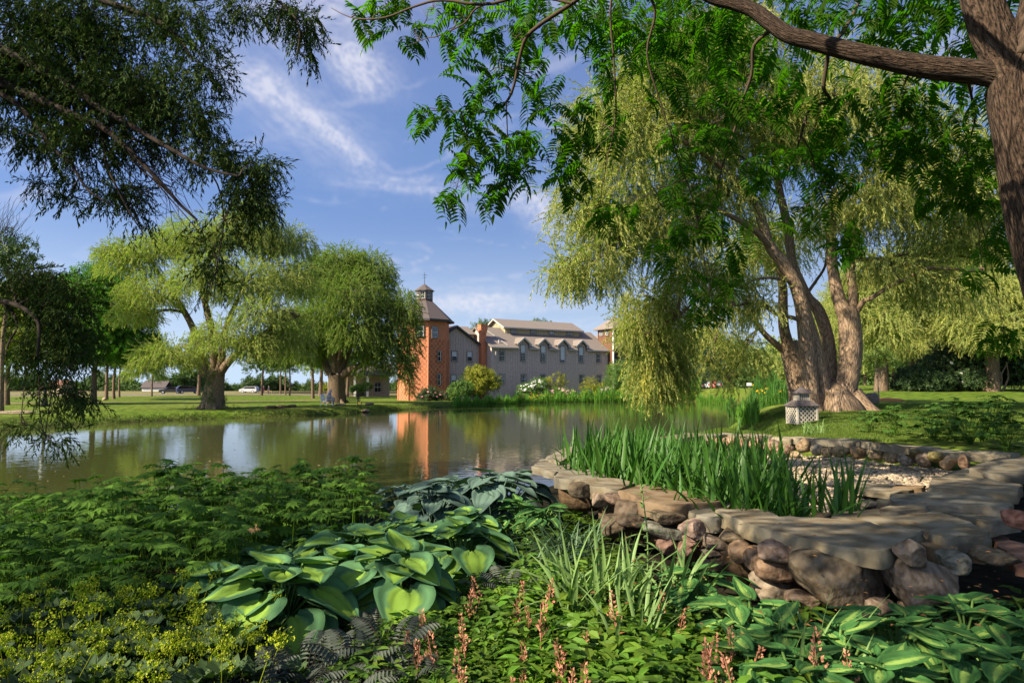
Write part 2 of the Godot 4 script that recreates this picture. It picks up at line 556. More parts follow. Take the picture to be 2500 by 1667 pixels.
func ground() -> void:
	var xs := axis(-900, 900, -12, 13, 0.5, 1.075)
	var zs := axis(-1500, 60, -22, 3, 0.45, 1.06)
	var mb := MB.new()
	var w := xs.size()
	var lawn := Color(0.115, 0.180, 0.020)
	var lawn_dry := Color(0.180, 0.210, 0.040)
	var soil := Color(0.030, 0.024, 0.016)
	var mud := Color(0.055, 0.050, 0.025)
	var field := Color(0.26, 0.23, 0.10)
	var patch := noise(0.08, 3, 61)
	for z in zs:
		for x in xs:
			var p := Vector3(x, gh(x, z), z)
			var e := 0.4 + absf(z) * 0.01
			var nn := Vector3(gh(x - e, z) - gh(x + e, z), 2.0 * e, gh(x, z - e) - gh(x, z + e)).normalized()
			var c := lawn.lerp(lawn_dry, clampf(0.25 + patch.get_noise_2d(x, z) * 0.9, 0.0, 0.7))
			if z < -105.0:
				c = c.lerp(field, smooth(-105, -130, z) * (1.0 if x < 20.0 else 0.45))
			var near := smooth(-11.2, -9.4, z) if x > 1.0 else smooth(-16, -12, z)
			if x > 3.0:
				near = smooth(-8.0, -6.6, z)
			c = c.lerp(soil, near)
			if p.y < 0.10:
				c = c.lerp(mud, smooth(0.10, -0.05, p.y))
			mb.col = c
			mb.vert(p, nn)
	for a in zs.size() - 1:
		for b in w - 1:
			var k := a * w + b
			mb.i.append_array(PackedInt32Array([k, k + 1, k + w, k + 1, k + w + 1, k + w]))
	structure("ground", mb.done(), M.ground)

	mb = MB.new()
	mb.quad(Vector3(-45, 0, -2), Vector3(34, 0, -2), Vector3(34, 0, -96), Vector3(-45, 0, -96))
	M.water.uv1_triplanar = true
	M.water.uv1_world_triplanar = true
	M.water.uv1_scale = Vector3(0.10, 0.2, 0.30)
	structure("pond_water", mb.done(false), M.water)

	# the reddish footpath across the far lawn and the road where the cars stand
	strip("garden_path", [foot(-140, 62), foot(60, 64), foot(300, 68), foot(520, 74), foot(700, 80), foot(860, 88)], 1.6, M.path)
	strip("access_road", [foot(-500, 132), foot(200, 136), foot(500, 138), foot(700, 140), foot(860, 140)], 4.0, M.asphalt)

func strip(called: String, pts: Array, width: float, m: Material) -> void:
	var rows := []
	for k in pts.size() - 1:
		for s in 6:
			var p: Vector3 = pts[k].lerp(pts[k + 1], s / 6.0)
			var row := []
			for q in 3:
				row.append(on(p.x, p.z + (q - 1) * width * 0.5, 0.035))
			rows.append(row)
	var mb := MB.new()
	mb.sheet(rows)
	structure(called, mb.done(false), m)

# ---------------------------------------------------------------- buildings
# a window in the plane z = z0 of its building: casing, sashes with glazing bars, pane and blind
func window(parent: Node, x: float, y0: float, y1: float, w: float, z0: float, cols: int, rws: int, blind := 0.0, xf := Transform3D(), dark := true) -> void:
	var f := MB.new()
	var h := y1 - y0
	var ym := (y0 + y1) / 2.0
	var t := 0.07
	f.bx(Vector3(x - w / 2 - t, y0 - t, z0), Vector3(x - w / 2, y1 + t, z0 + 0.10))
	f.bx(Vector3(x + w / 2, y0 - t, z0), Vector3(x + w / 2 + t, y1 + t, z0 + 0.10))
	f.bx(Vector3(x - w / 2, y1, z0), Vector3(x + w / 2, y1 + t, z0 + 0.098))
	f.bx(Vector3(x - w / 2 - 0.03, y0 - t, z0), Vector3(x + w / 2 + 0.03, y0, z0 + 0.14))
	var win := part("window", f.done(false), M.casing, parent, xf)
	var s := MB.new()
	var zi := z0 + 0.022
	for q in [-1, 1]:
		s.bx(Vector3(x + q * (w / 2 - 0.02) - 0.02, y0 + 0.001, zi), Vector3(x + q * (w / 2 - 0.02) + 0.02, y1 - 0.001, zi + 0.05))
	for q in [y0 + 0.022, ym, y1 - 0.022]:
		s.bx(Vector3(x - w / 2 + 0.041, q - 0.021, zi + 0.004), Vector3(x + w / 2 - 0.041, q + 0.021, zi + 0.046))
	for k in range(1, cols):
		var xx := x - w / 2 + w * k / cols
		s.bx(Vector3(xx - 0.009, y0 + 0.062, zi + 0.008), Vector3(xx + 0.009, y1 - 0.062, zi + 0.04))
	for k in range(1, rws):
		if k * 2 == rws:
			continue
		var yy := y0 + h * k / rws
		s.bx(Vector3(x - w / 2 + 0.062, yy - 0.008, zi + 0.010), Vector3(x + w / 2 - 0.062, yy + 0.008, zi + 0.036))
	part("sash", s.done(false), M.white, win)
	var g := MB.new()
	g.bx(Vector3(x - w / 2 + 0.002, y0 + 0.002, z0 - 0.02), Vector3(x + w / 2 - 0.002, y1 - 0.002, z0 + 0.018))
	part("pane", g.done(false), M.pane_dark if dark else M.pane, win)
	if blind > 0.0:
		var b := MB.new()
		b.bx(Vector3(x - w / 2 + 0.065, y1 - 0.06 - h * blind, z0 + 0.0185), Vector3(x + w / 2 - 0.065, y1 - 0.065, z0 + 0.0215))
		part("blind", b.done(false), M.blind, win)

# upright battens on a wall whose outline is given, in the plane z = z0
func battens(parent: Node, poly: PackedVector2Array, z0: float, step: float, m: Material, holes: Array = [], xf := Transform3D()) -> void:
	var mb := MB.new()
	var lo := 1e9
	var hi := -1e9
	for p in poly:
		lo = minf(lo, p.x)
		hi = maxf(hi, p.x)
	var x := lo + step * 0.5
	while x < hi:
		var ys := []
		for k in poly.size():
			var a := poly[k]
			var b := poly[(k + 1) % poly.size()]
			if (a.x - x) * (b.x - x) < 0.0:
				ys.append(lerpf(a.y, b.y, (x - a.x) / (b.x - a.x)))
		ys.sort()
		if ys.size() >= 2:
			var runs := [[ys[0], ys[-1]]]
			for q in holes:
				if absf(x - q[0]) < q[3] / 2.0 + 0.12:
					var out := []
					for r in runs:
						if q[2] + 0.1 < r[0] or q[1] - 0.1 > r[1]:
							out.append(r)
							continue
						if q[1] - 0.1 - r[0] > 0.05:
							out.append([r[0], q[1] - 0.1])
						if r[1] - q[2] - 0.1 > 0.05:
							out.append([q[2] + 0.1, r[1]])
					runs = out
			for r in runs:
				mb.box(xf * Vector3(x, (r[0] + r[1]) / 2.0, z0 + 0.024), Vector3(0.035, (r[1] - r[0]) / 2.0, 0.022), xf.basis)
		x += step
	part("battens", mb.done(false), m, parent).set_meta("kind", "stuff")

# a roof slope: slab through four corners (eave left, eave right, ridge right, ridge left)
func slope(parent: Node, a: Vector3, b: Vector3, c: Vector3, d: Vector3, t: float, m: Material, called := "roof") -> MeshInstance3D:
	var mb := MB.new()
	var nn := (b - a).cross(d - a).normalized() * t
	mb.quad(a, b, c, d)
	mb.quad(d - nn, c - nn, b - nn, a - nn)
	mb.quad(a - nn, b - nn, b, a)
	mb.quad(b - nn, c - nn, c, b)
	mb.quad(c - nn, d - nn, d, c)
	mb.quad(d - nn, a - nn, a, d)
	return part(called, mb.done(false), m, parent)

func wall(parent: Node, poly: Array, z0: float, t: float, m: Material, xf := Transform3D(), called := "wall") -> void:
	var mb := MB.new()
	mb.prism(PackedVector2Array(poly), z0 - t, z0, xf)
	part(called, mb.done(false), m, parent)

func V2(a: Array) -> PackedVector2Array:
	var o := PackedVector2Array()
	for p in a:
		o.push_back(Vector2(p[0], p[1]))
	return o

const BT := 31.7
func barn() -> void:
	var o := thing("winery_barn", "long grey board-and-batten barn building with four dormers across the pond", "building", Vector3(-2.77, 0, -92), deg_to_rad(BT))
	var lower := [1.61, 5.13, 8.45, 11.89, 15.3, 18.58]
	var holes := []
	for x in lower:
		holes.append([x, 2.37, 3.67, 0.78])
	for x in [1.61, 18.5]:
		holes.append([x, 5.52, 6.88, 0.78])
	var dorm := [5.03, 8.45, 11.83, 15.2]
	for x in dorm:
		holes.append([x, 5.52, 7.76, 0.8])
	# front wall with the four wall dormers rising out of it
	var poly := [[0, -0.6], [20.2, -0.6], [20.2, 7.42]]
	for k in [3, 2, 1, 0]:
		var x: float = dorm[k]
		poly.append_array([[x + 0.78, 7.42], [x + 0.78, 8.0], [x, 8.62], [x - 0.78, 8.0], [x - 0.78, 7.42]])
	poly.append([0, 7.42])
	var fp := V2(poly)
	wall(o, fp, 0.0, 0.25, M.siding)
	battens(o, fp, 0.0, 0.40, M.siding, holes)
	# left and right end walls
	var turn := Transform3D(Basis(Vector3.UP, -PI / 2), Vector3.ZERO)
	var ends := V2([[-8.6, -0.6], [-0.26, -0.6], [-0.26, 7.4], [-4.3, 10.05], [-8.6, 7.4]])
	wall(o, ends, 0.0, 0.25, M.siding, turn)
	battens(o, V2([[-2.0, -0.6], [-0.26, -0.6], [-0.26, 7.3], [-2.0, 8.4]]), 0.0, 0.40, M.siding, [], turn)
	var far_end := Transform3D(Basis(Vector3.UP, PI / 2), Vector3(20.2, 0, 0))
	wall(o, V2([[8.6, -0.6], [8.6, 7.4], [4.3, 10.05], [0.26, 7.4], [0.26, -0.6]]), 0.0, 0.25, M.siding, far_end)
	wall(o, V2([[0.25, -0.6], [19.95, -0.6], [19.95, 7.4], [0.25, 7.4]]), -8.35, 0.25, M.siding)
	for x in [0.06, 20.13]:
		var cb := MB.new()
		cb.bx(Vector3(x - 0.07, -0.6, 0.002), Vector3(x + 0.07, 7.3, 0.052))
		part("corner_board", cb.done(false), M.trim, o)
	# main roof: front slope is notched by the dormers' own roofs lying over it
	var rise := 0.651
	var ex := 0.42
	var ey := 7.62 - ex * rise
	var cuts := [-0.35]
	for x in dorm:
		cuts.append_array([x - 0.86, x + 0.86])
	cuts.append(20.5)
	for k in range(0, cuts.size(), 2):
		slope(o, Vector3(cuts[k], ey, ex), Vector3(cuts[k + 1], ey, ex), Vector3(cuts[k + 1], 7.62, 0.0), Vector3(cuts[k], 7.62, 0.0), 0.14, M.roof)
		var gut := MB.new()
		gut.bx(Vector3(cuts[k], ey - 0.16, ex + 0.002), Vector3(cuts[k + 1], ey - 0.01, ex + 0.09))
		part("gutter", gut.done(false), M.trim, o)
	slope(o, Vector3(-0.35, 7.62, 0), Vector3(20.5, 7.62, 0), Vector3(20.5, 7.62 + 4.3 * rise, -4.3), Vector3(-0.35, 7.62 + 4.3 * rise, -4.3), 0.16, M.roof)
	slope(o, Vector3(20.5, ey, -8.6 - ex), Vector3(-0.35, ey, -8.6 - ex), Vector3(-0.35, 7.62 + 4.3 * rise, -4.3), Vector3(20.5, 7.62 + 4.3 * rise, -4.3), 0.16, M.roof)
	var fl := MB.new()
	var va := Vector3(2.6, 7.62 + 0.05, 0.0)
	var vb := Vector3(0.9, 7.62 + 4.2 * rise + 0.05, -4.2)
	fl.box((va + vb) / 2, Vector3(0.09, 0.02, (vb - va).length() / 2), Basis.looking_at(vb - va, Vector3.UP))
	part("roof_flashing", fl.done(false), M.trim, o)
	var vent := MB.new()
	vent.tube([Vector3(1.5, 7.7, -0.6), Vector3(1.5, 8.4, -0.6)], [0.09, 0.09], 8)
	part("roof_vent", vent.done(false), M.trim, o)
	# dormers
	for x in dorm:
		var g := [Vector3(x - 1.15, 7.93, 0.45), Vector3(x, 8.86, 0.45), Vector3(x + 1.15, 7.93, 0.45)]
		var back := 2.1
		var l := slope(o, Vector3(x - 1.15, 7.93, -back * 0.35), Vector3(x - 1.15, 7.93, 0.45), Vector3(x, 8.86, 0.45), Vector3(x, 8.86, -back), 0.11, M.roof, "dormer_roof")
		var r := slope(o, Vector3(x + 1.15, 7.93, 0.45), Vector3(x + 1.15, 7.93, -back * 0.35), Vector3(x, 8.86, -back), Vector3(x, 8.86, 0.45), 0.11, M.roof, "dormer_roof")
		var rk := MB.new()
		for s in [-1.0, 1.0]:
			var a := Vector3(x + s * 1.18, 7.76, 0.48)
			var b := Vector3(x + s * 0.03, 8.70, 0.48)
			rk.box((a + b) / 2, Vector3(0.03, 0.11, (b - a).length() / 2 + 0.02), Basis.looking_at(b - a, Vector3.BACK).rotated(b.direction_to(a), PI / 2))
		part("barge_board", rk.done(false), M.trim, o)
	# clerestory on the ridge
	var cx0 := 3.95
	var cx1 := 17.2
	wall(o, V2([[cx0, 8.6], [cx1, 8.6], [cx1, 10.5], [cx0, 10.5]]), -3.0, 0.2, M.siding_olive)
	var ch := []
	for x in [5.36, 8.73, 12.04, 15.32]:
		ch.append([x, 9.66, 10.14, 0.86])
	battens(o, V2([[cx0, 9.6], [cx1, 9.6], [cx1, 10.45], [cx0, 10.45]]), -3.0, 0.40, M.siding_olive, ch)
	wall(o, V2([[cx0, 8.6], [cx1, 8.6], [cx1, 10.5], [cx0, 10.5]]), -7.8, 0.2, M.siding_olive)
	var gab := V2([[-8.0, 8.6], [-3.21, 8.6], [-3.21, 10.48], [-5.5, 11.62], [-8.0, 10.48]])
	wall(o, gab, 0.0, 0.2, M.siding_olive, Transform3D(Basis(Vector3.UP, -PI / 2), Vector3(cx0, 0, 0)))
	battens(o, gab, 0.0, 0.40, M.siding_olive, [], Transform3D(Basis(Vector3.UP, -PI / 2), Vector3(cx0, 0, 0)))
	wall(o, V2([[3.21, 8.6], [8.0, 8.6], [8.0, 10.48], [5.5, 11.62], [3.21, 10.48]]), 0.0, 0.2, M.siding_olive, Transform3D(Basis(Vector3.UP, PI / 2), Vector3(cx1, 0, 0)))
	slope(o, Vector3(cx0 - 0.5, 10.42, -2.5), Vector3(cx1 + 0.5, 10.42, -2.5), Vector3(cx1 + 0.5, 11.85, -5.5), Vector3(cx0 - 0.5, 11.85, -5.5), 0.14, M.roof, "clerestory_roof")
	slope(o, Vector3(cx1 + 0.5, 10.42, -8.5), Vector3(cx0 - 0.5, 10.42, -8.5), Vector3(cx0 - 0.5, 11.85, -5.5), Vector3(cx1 + 0.5, 11.85, -5.5), 0.14, M.roof, "clerestory_roof")
	var rake := MB.new()
	for s in [-2.5, -8.5]:
		var a := Vector3(cx0 - 0.53, 10.31, s)
		var b := Vector3(cx0 - 0.53, 11.74, -5.5)
		rake.box((a + b) / 2, Vector3(0.03, 0.10, (b - a).length() / 2), Basis.looking_at(b - a, Vector3.UP))
	rake.bx(Vector3(cx0 - 0.5, 10.24, -2.498), Vector3(cx1 + 0.5, 10.42, -2.43))
	part("fascia", rake.done(false), M.trim, o)
	for q in ch:
		window(o, q[0], q[1], q[2], q[3], -3.0, 4 if q[0] < 10.0 else 1, 2, 0.0, Transform3D(), q[0] < 10.0)
	# windows of the long wall
	for k in lower.size():
		window(o, lower[k], 2.37, 3.67, 0.76, 0.0, 3, 4, 0.0, Transform3D(), k != 0)
	window(o, 1.61, 5.52, 6.88, 0.76, 0.0, 3, 4)
	window(o, 18.5, 5.52, 6.88, 0.76, 0.0, 3, 4)
	for k in 4:
		window(o, dorm[k], 5.52, 7.76, 0.76, 0.0, 3 if k < 2 else (1 if k == 2 else 2), 6, [0.42, 0.42, 0.85, 0.5][k], Transform3D(), k < 3)
	var pipe := MB.new()
	pipe.tube([Vector3(0.62, 7.2, 0.09), Vector3(0.62, 5.0, 0.09), Vector3(0.62, 0.0, 0.09)], [0.055, 0.055, 0.055], 8)
	part("downpipe", pipe.done(false), M.trim, o)
	# left wing: gabled front set back by the chimney
	var wing := [[-8.2, -0.6], [-0.27, -0.6], [-0.27, 7.25], [-4.44, 9.95], [-8.2, 7.5]]
	wall(o, V2(wing), -2.0, 0.25, M.siding)
	battens(o, V2(wing), -2.0, 0.40, M.siding, [[-4.63, 5.4, 6.73, 0.78], [-2.32, 5.4, 6.73, 0.78], [-4.71, 2.2, 3.56, 0.78]])
	window(o, -4.63, 5.4, 6.73, 0.76, -2.0, 1, 2, 0.45, Transform3D(), true)
	window(o, -2.32, 5.4, 6.73, 0.76, -2.0, 1, 2, 0.45, Transform3D(), true)
	window(o, -4.71, 2.2, 3.56, 0.76, -2.0, 1, 2, 0.45, Transform3D(), true)
	wall(o, V2([[-10.0, -0.6], [-2.26, -0.6], [-2.26, 7.4], [-10.0, 7.4]]), 0.0, 0.25, M.siding, Transform3D(Basis(Vector3.UP, -PI / 2), Vector3(-8.2, 0, 0)))
	slope(o, Vector3(-0.30, 7.50, -1.55), Vector3(-0.30, 7.50, -4.3), Vector3(-4.44, 10.22, -4.3), Vector3(-4.44, 10.22, -1.55), 0.14, M.roof_dark)
	slope(o, Vector3(-8.8, 7.37, -10.5), Vector3(-8.8, 7.37, -1.55), Vector3(-4.44, 10.22, -1.55), Vector3(-4.44, 10.22, -10.5), 0.14, M.roof_dark)
	var bw := MB.new()
	for e in [[Vector3(-0.30, 7.36, -1.53), Vector3(-4.44, 10.08, -1.53)], [Vector3(-8.8, 7.23, -1.53), Vector3(-4.44, 10.08, -1.53)]]:
		bw.box((e[0] + e[1]) / 2, Vector3(0.03, 0.13, (e[1] - e[0]).length() / 2), Basis.looking_at(e[1] - e[0], Vector3.BACK).rotated(e[1].direction_to(e[0]), PI / 2))
	part("barge_board", bw.done(false), M.dark_trim, o)
	# the higher range behind the wing
	wall(o, V2([[-7.9, 6.0], [-0.3, 6.0], [-0.3, 9.3], [-7.9, 9.3]]), -4.5, 0.2, M.siding_olive)
	slope(o, Vector3(-8.2, 9.30, -4.05), Vector3(-0.2, 9.30, -4.05), Vector3(-0.2, 10.55, -6.4), Vector3(-8.2, 10.55, -6.4), 0.14, M.roof)
	slope(o, Vector3(-0.2, 9.30, -8.8), Vector3(-8.2, 9.30, -8.8), Vector3(-8.2, 10.55, -6.4), Vector3(-0.2, 10.55, -6.4), 0.14, M.roof)
	# chimney of the same clay as the tower
	var ch2 := MB.new()
	ch2.col = Color(0.95, 0.9, 0.9)
	ch2.bx(Vector3(-0.86, -0.6, -2.0), Vector3(-0.12, 9.3, -1.25))
	ch2.prism(V2([[-0.86, 9.3], [-0.12, 9.3], [0.04, 9.9], [0.04, 10.38], [-1.02, 10.38], [-1.02, 9.9]]), -2.1, -1.15)
	ch2.bx(Vector3(-1.06, 10.38, -2.14), Vector3(0.08, 10.5, -1.11))
	part("chimney", ch2.done(), M.clay, o)

func tower() -> void:
	var o := thing("silo_tower", "octagonal orange clay-tile silo tower with dark pointed roof and glazed lantern", "tower", Vector3(-11.5, 0, -88.6), 0.0)
	var rr := 3.3
	var ang := []
	for k in 8:
		ang.append(deg_to_rad(-73.0 + 45.0 * k))           # 0 = towards the viewer, positive to the right
	var dirs := []
	for a in ang:
		dirs.append(Vector3(sin(a), 0, cos(a)))
	var y0 := -0.5
	var y1 := 10.55
	rng.seed = 77
	var holes := {2: [[0.0, 8.35, 9.55, 1.0]], 3: [[0.0, 8.2, 9.5, 0.9]]}
	# each course of tiles has its own small difference of tone
	var mb := MB.new()
	for k in 8:
		var a: Vector3 = dirs[k] * rr
		var b: Vector3 = dirs[(k + 1) % 8] * rr
		var cols := 8
		var rows := 34
		for y in rows:
			for x in cols:
				var tone := R(0.86, 1.0) if y < 26 else R(0.94, 1.0)
				if y < 26 and (x + y) % 2 == 0:
					tone *= R(0.58, 0.80)
				mb.col = Color(tone, tone * R(0.94, 1.0), tone * R(0.9, 1.0))
				var p := a.lerp(b, float(x) / cols)
				var q := a.lerp(b, float(x + 1) / cols)
				var f0 := lerpf(y0, y1, float(y) / rows)
				var f1 := lerpf(y0, y1, float(y + 1) / rows)
				mb.quad(p + Vector3(0, f0, 0), q + Vector3(0, f0, 0), q + Vector3(0, f1, 0), p + Vector3(0, f1, 0))
	part("wall", mb.done(), M.clay, o)
	mb = MB.new()
	mb.col = Color(0.93, 0.86, 0.84)
	for k in 8:                                              # rounded corner tiles
		var d: Vector3 = dirs[k] * (rr - 0.02)
		mb.tube([d + Vector3(0, y0, 0), d + Vector3(0, 8.2, 0)], [0.13, 0.13], 8)
	part("corner_tile", mb.done(), M.clay, o)
	# windows on the two faces seen
	for q in [[1, 0.55, 8.35, 9.6, 1.05, 2], [2, 0.35, 8.2, 9.55, 0.85, 2], [2, 0.62, 5.25, 6.5, 0.42, 1], [2, 0.62, 2.2, 3.6, 0.42, 1], [0, 0.5, 8.35, 9.6, 1.05, 2]]:
		var a: Vector3 = dirs[q[0]] * rr
		var b: Vector3 = dirs[q[0] + 1] * rr
		var mid: float = (ang[q[0]] + ang[q[0] + 1]) / 2.0
		var c := a.lerp(b, q[1])
		window(o, 0.0, q[2], q[3], q[4], 0.05, q[5], 1 if q[5] == 1 else 2, 0.0, Transform3D(Basis(Vector3.UP, mid), c), q[5] == 1)
	var re := 3.95
	var top := 1.1
	for k in 8:
		var a: Vector3 = dirs[k]
		var b: Vector3 = dirs[(k + 1) % 8]
		var m2 := MB.new()
		m2.quad(a * re + Vector3(0, 10.55, 0), b * re + Vector3(0, 10.55, 0), b * top + Vector3(0, 13.15, 0), a * top + Vector3(0, 13.15, 0))
		m2.quad(b * re + Vector3(0, 10.5, 0), a * re + Vector3(0, 10.5, 0), a * 1.0 + Vector3(0, 10.5, 0), b * 1.0 + Vector3(0, 10.5, 0))
		part("roof", m2.done(false), M.roof_dark, o)
	mb = MB.new()
	for k in 8:
		var a: Vector3 = dirs[k]
		var b: Vector3 = dirs[(k + 1) % 8]
		mb.quad(a * (re + 0.08) + Vector3(0, 10.30, 0), b * (re + 0.08) + Vector3(0, 10.30, 0), b * (re + 0.08) + Vector3(0, 10.56, 0), a * (re + 0.08) + Vector3(0, 10.56, 0))
		mb.quad(b * 3.0 + Vector3(0, 10.30, 0), b * (re + 0.08) + Vector3(0, 10.30, 0), a * (re + 0.08) + Vector3(0, 10.30, 0), a * 3.0 + Vector3(0, 10.30, 0))
	part("fascia", mb.done(false), M.dark_trim, o)
	# lantern: eight posts, eight sashes, small roof and weathervane
	var lr := 1.02
	mb = MB.new()
	for k in 8:
		mb.tube([dirs[k] * lr + Vector3(0, 13.1, 0), dirs[k] * lr + Vector3(0, 14.55, 0)], [0.09, 0.09], 6)
	part("lantern_post", mb.done(false), M.roof_dark, o)
	mb = MB.new()
	for k in 8:
		var a: Vector3 = dirs[k] * (lr + 0.02)
		var b: Vector3 = dirs[(k + 1) % 8] * (lr + 0.02)
		mb.quad(a + Vector3(0, 13.05, 0), b + Vector3(0, 13.05, 0), b + Vector3(0, 13.32, 0), a + Vector3(0, 13.32, 0))
	part("lantern_base", mb.done(false), M.shingle, o)
	for k in 8:
		var mid: float = (ang[k] + (ang[(k + 1) % 8] if k < 7 else ang[7] + PI / 4)) / 2.0
		var c: Vector3 = (dirs[k] + dirs[(k + 1) % 8]) * 0.5 * lr
		window(o, 0.0, 13.42, 14.42, 0.50, -0.02, 2, 2, 0.0, Transform3D(Basis(Vector3.UP, mid), c), true)
	mb = MB.new()
	for k in 8:
		var a: Vector3 = dirs[k] * 1.32
		var b: Vector3 = dirs[(k + 1) % 8] * 1.32
		mb.tri(a + Vector3(0, 14.55, 0), b + Vector3(0, 14.55, 0), Vector3(0, 15.5, 0))
		mb.tri(b + Vector3(0, 14.46, 0), a + Vector3(0, 14.46, 0), Vector3(0, 14.46, 0))
		mb.quad(a + Vector3(0, 14.46, 0), b + Vector3(0, 14.46, 0), b + Vector3(0, 14.55, 0), a + Vector3(0, 14.55, 0))
	part("lantern_roof", mb.done(false), M.roof_dark, o)
	mb = MB.new()
	mb.tube([Vector3(0, 15.4, 0), Vector3(0, 17.0, 0)], [0.035, 0.02], 6)
	mb.tube([Vector3(-0.25, 16.3, 0), Vector3(0.25, 16.3, 0)], [0.02, 0.02], 5)
	mb.tube([Vector3(0, 16.3, -0.25), Vector3(0, 16.3, 0.25)], [0.02, 0.02], 5)
	mb.tube([Vector3(-0.3, 16.62, 0.05), Vector3(0.3, 16.62, -0.05)], [0.015, 0.03], 5)
	part("weathervane", mb.done(false), M.iron, o)

func brown_barn() -> void:
	var o := thing("shingled_barn", "dark brown barn with a small square tower behind the hanging willow curtain", "building", Vector3(-2.77, 0, -92), deg_to_rad(BT))
	var z1 := 1.2
	var lf := Transform3D(Basis(Vector3.UP, -PI / 2), Vector3(20.35, 0, 0))
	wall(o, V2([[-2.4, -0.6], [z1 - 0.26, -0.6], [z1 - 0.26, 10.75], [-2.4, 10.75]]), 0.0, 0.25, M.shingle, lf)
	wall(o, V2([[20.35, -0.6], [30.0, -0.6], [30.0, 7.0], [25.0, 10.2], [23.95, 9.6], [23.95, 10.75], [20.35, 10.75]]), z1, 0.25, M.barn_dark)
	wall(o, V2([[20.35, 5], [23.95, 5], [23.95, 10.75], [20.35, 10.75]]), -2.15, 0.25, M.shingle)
	wall(o, V2([[-z1 + 0.25, 5], [2.4, 5], [2.4, 10.75], [-z1 + 0.25, 10.75]]), 0.0, 0.25, M.shingle, Transform3D(Basis(Vector3.UP, PI / 2), Vector3(23.95, 0, 0)))
	var bd := MB.new()
	for y in 40:                                             # courses of shingles on the sunlit side
		bd.box(Vector3(20.335, -0.4 + y * 0.275, -0.6), Vector3(0.018, 0.012, 1.75), Basis())
	part("shingle_courses", bd.done(false), M.shingle, o).set_meta("kind", "stuff")
	var cp := MB.new()
	cp.bx(Vector3(20.24, -0.6, z1 - 0.02), Vector3(20.44, 10.72, z1 + 0.18))
	part("corner_post", cp.done(false), M.white, o)
	var apex := Vector3(22.15, 12.75, -0.6)
	var c := [Vector3(19.8, 10.75, 1.75), Vector3(24.5, 10.75, 1.75), Vector3(24.5, 10.75, -2.95), Vector3(19.8, 10.75, -2.95)]
	for k in 4:
		var m2 := MB.new()
		m2.tri(c[k], c[(k + 1) % 4], apex)
		m2.quad(c[(k + 1) % 4], c[k], c[k] - Vector3(0, 0.16, 0), c[(k + 1) % 4] - Vector3(0, 0.16, 0))
		m2.tri(c[(k + 1) % 4] - Vector3(0, 0.16, 0), c[k] - Vector3(0, 0.16, 0), Vector3(22.15, 10.6, -0.6))
		part("roof", m2.done(false), M.roof, o)
	var fn := MB.new()
	fn.tube([Vector3(22.15, 12.6, -0.6), Vector3(22.15, 12.95, -0.6), Vector3(22.15, 13.05, -0.6), Vector3(22.15, 13.7, -0.6)], [0.10, 0.12, 0.05, 0.01], 8)
	part("finial", fn.done(false), M.trim, o)
	for z in [-0.1, -1.5]:
		window(o, z, 9.75, 10.35, 0.7, 0.0, 2, 2, 0.0, lf, false)
	slope(o, Vector3(30.4, 6.95, 1.65), Vector3(30.4, 6.95, -9), Vector3(25.0, 10.4, -9), Vector3(25.0, 10.4, 1.65), 0.16, M.roof)
	slope(o, Vector3(19.9, 7.15, 2.0), Vector3(19.9, 7.15, 1.65), Vector3(25.0, 10.4, 1.65), Vector3(25.0, 10.4, 2.0), 0.2, M.roof)
	slope(o, Vector3(23.96, 9.73, -9), Vector3(23.96, 9.73, 1.65), Vector3(25.0, 10.4, 1.65), Vector3(25.0, 10.4, -9), 0.16, M.roof)
	window(o, 22.3, 4.9, 6.3, 0.8, z1, 2, 4)
	window(o, 26.5, 4.9, 6.3, 0.8, z1, 2, 4)

func porch_wing() -> void:
	var p := foot(838, 104)
	var o := thing("porch_wing", "tan building with pale porch posts, half hidden behind the second willow", "building", Vector3(p.x, 0.2, p.z), deg_to_rad(12))
	var mb := MB.new()
	mb.bx(Vector3(-2, -0.5, -5), Vector3(7, 3.6, 0))
	part("wall", mb.done(false), M.tan, o)
	slope(o, Vector3(-2.6, 3.5, 1.8), Vector3(7.6, 3.5, 1.8), Vector3(7.6, 5.4, -2.5), Vector3(-2.6, 5.4, -2.5), 0.15, M.roof_dark)
	slope(o, Vector3(7.6, 3.5, -6.0), Vector3(-2.6, 3.5, -6.0), Vector3(-2.6, 5.4, -2.5), Vector3(7.6, 5.4, -2.5), 0.15, M.roof_dark)
	for k in 4:
		var pm := MB.new()
		pm.bx(Vector3(-2.2 + k * 1.9, -0.5, 1.3), Vector3(-1.85 + k * 1.9, 3.35, 1.6))
		part("porch_post", pm.done(false), M.white, o)
	window(o, 5.2, 0.9, 2.4, 1.0, 0.0, 2, 2)
	var dr := MB.new()
	dr.bx(Vector3(2.1, -0.4, 0.002), Vector3(3.2, 2.1, 0.06))
	part("door", dr.done(false), M.dark_trim, o)

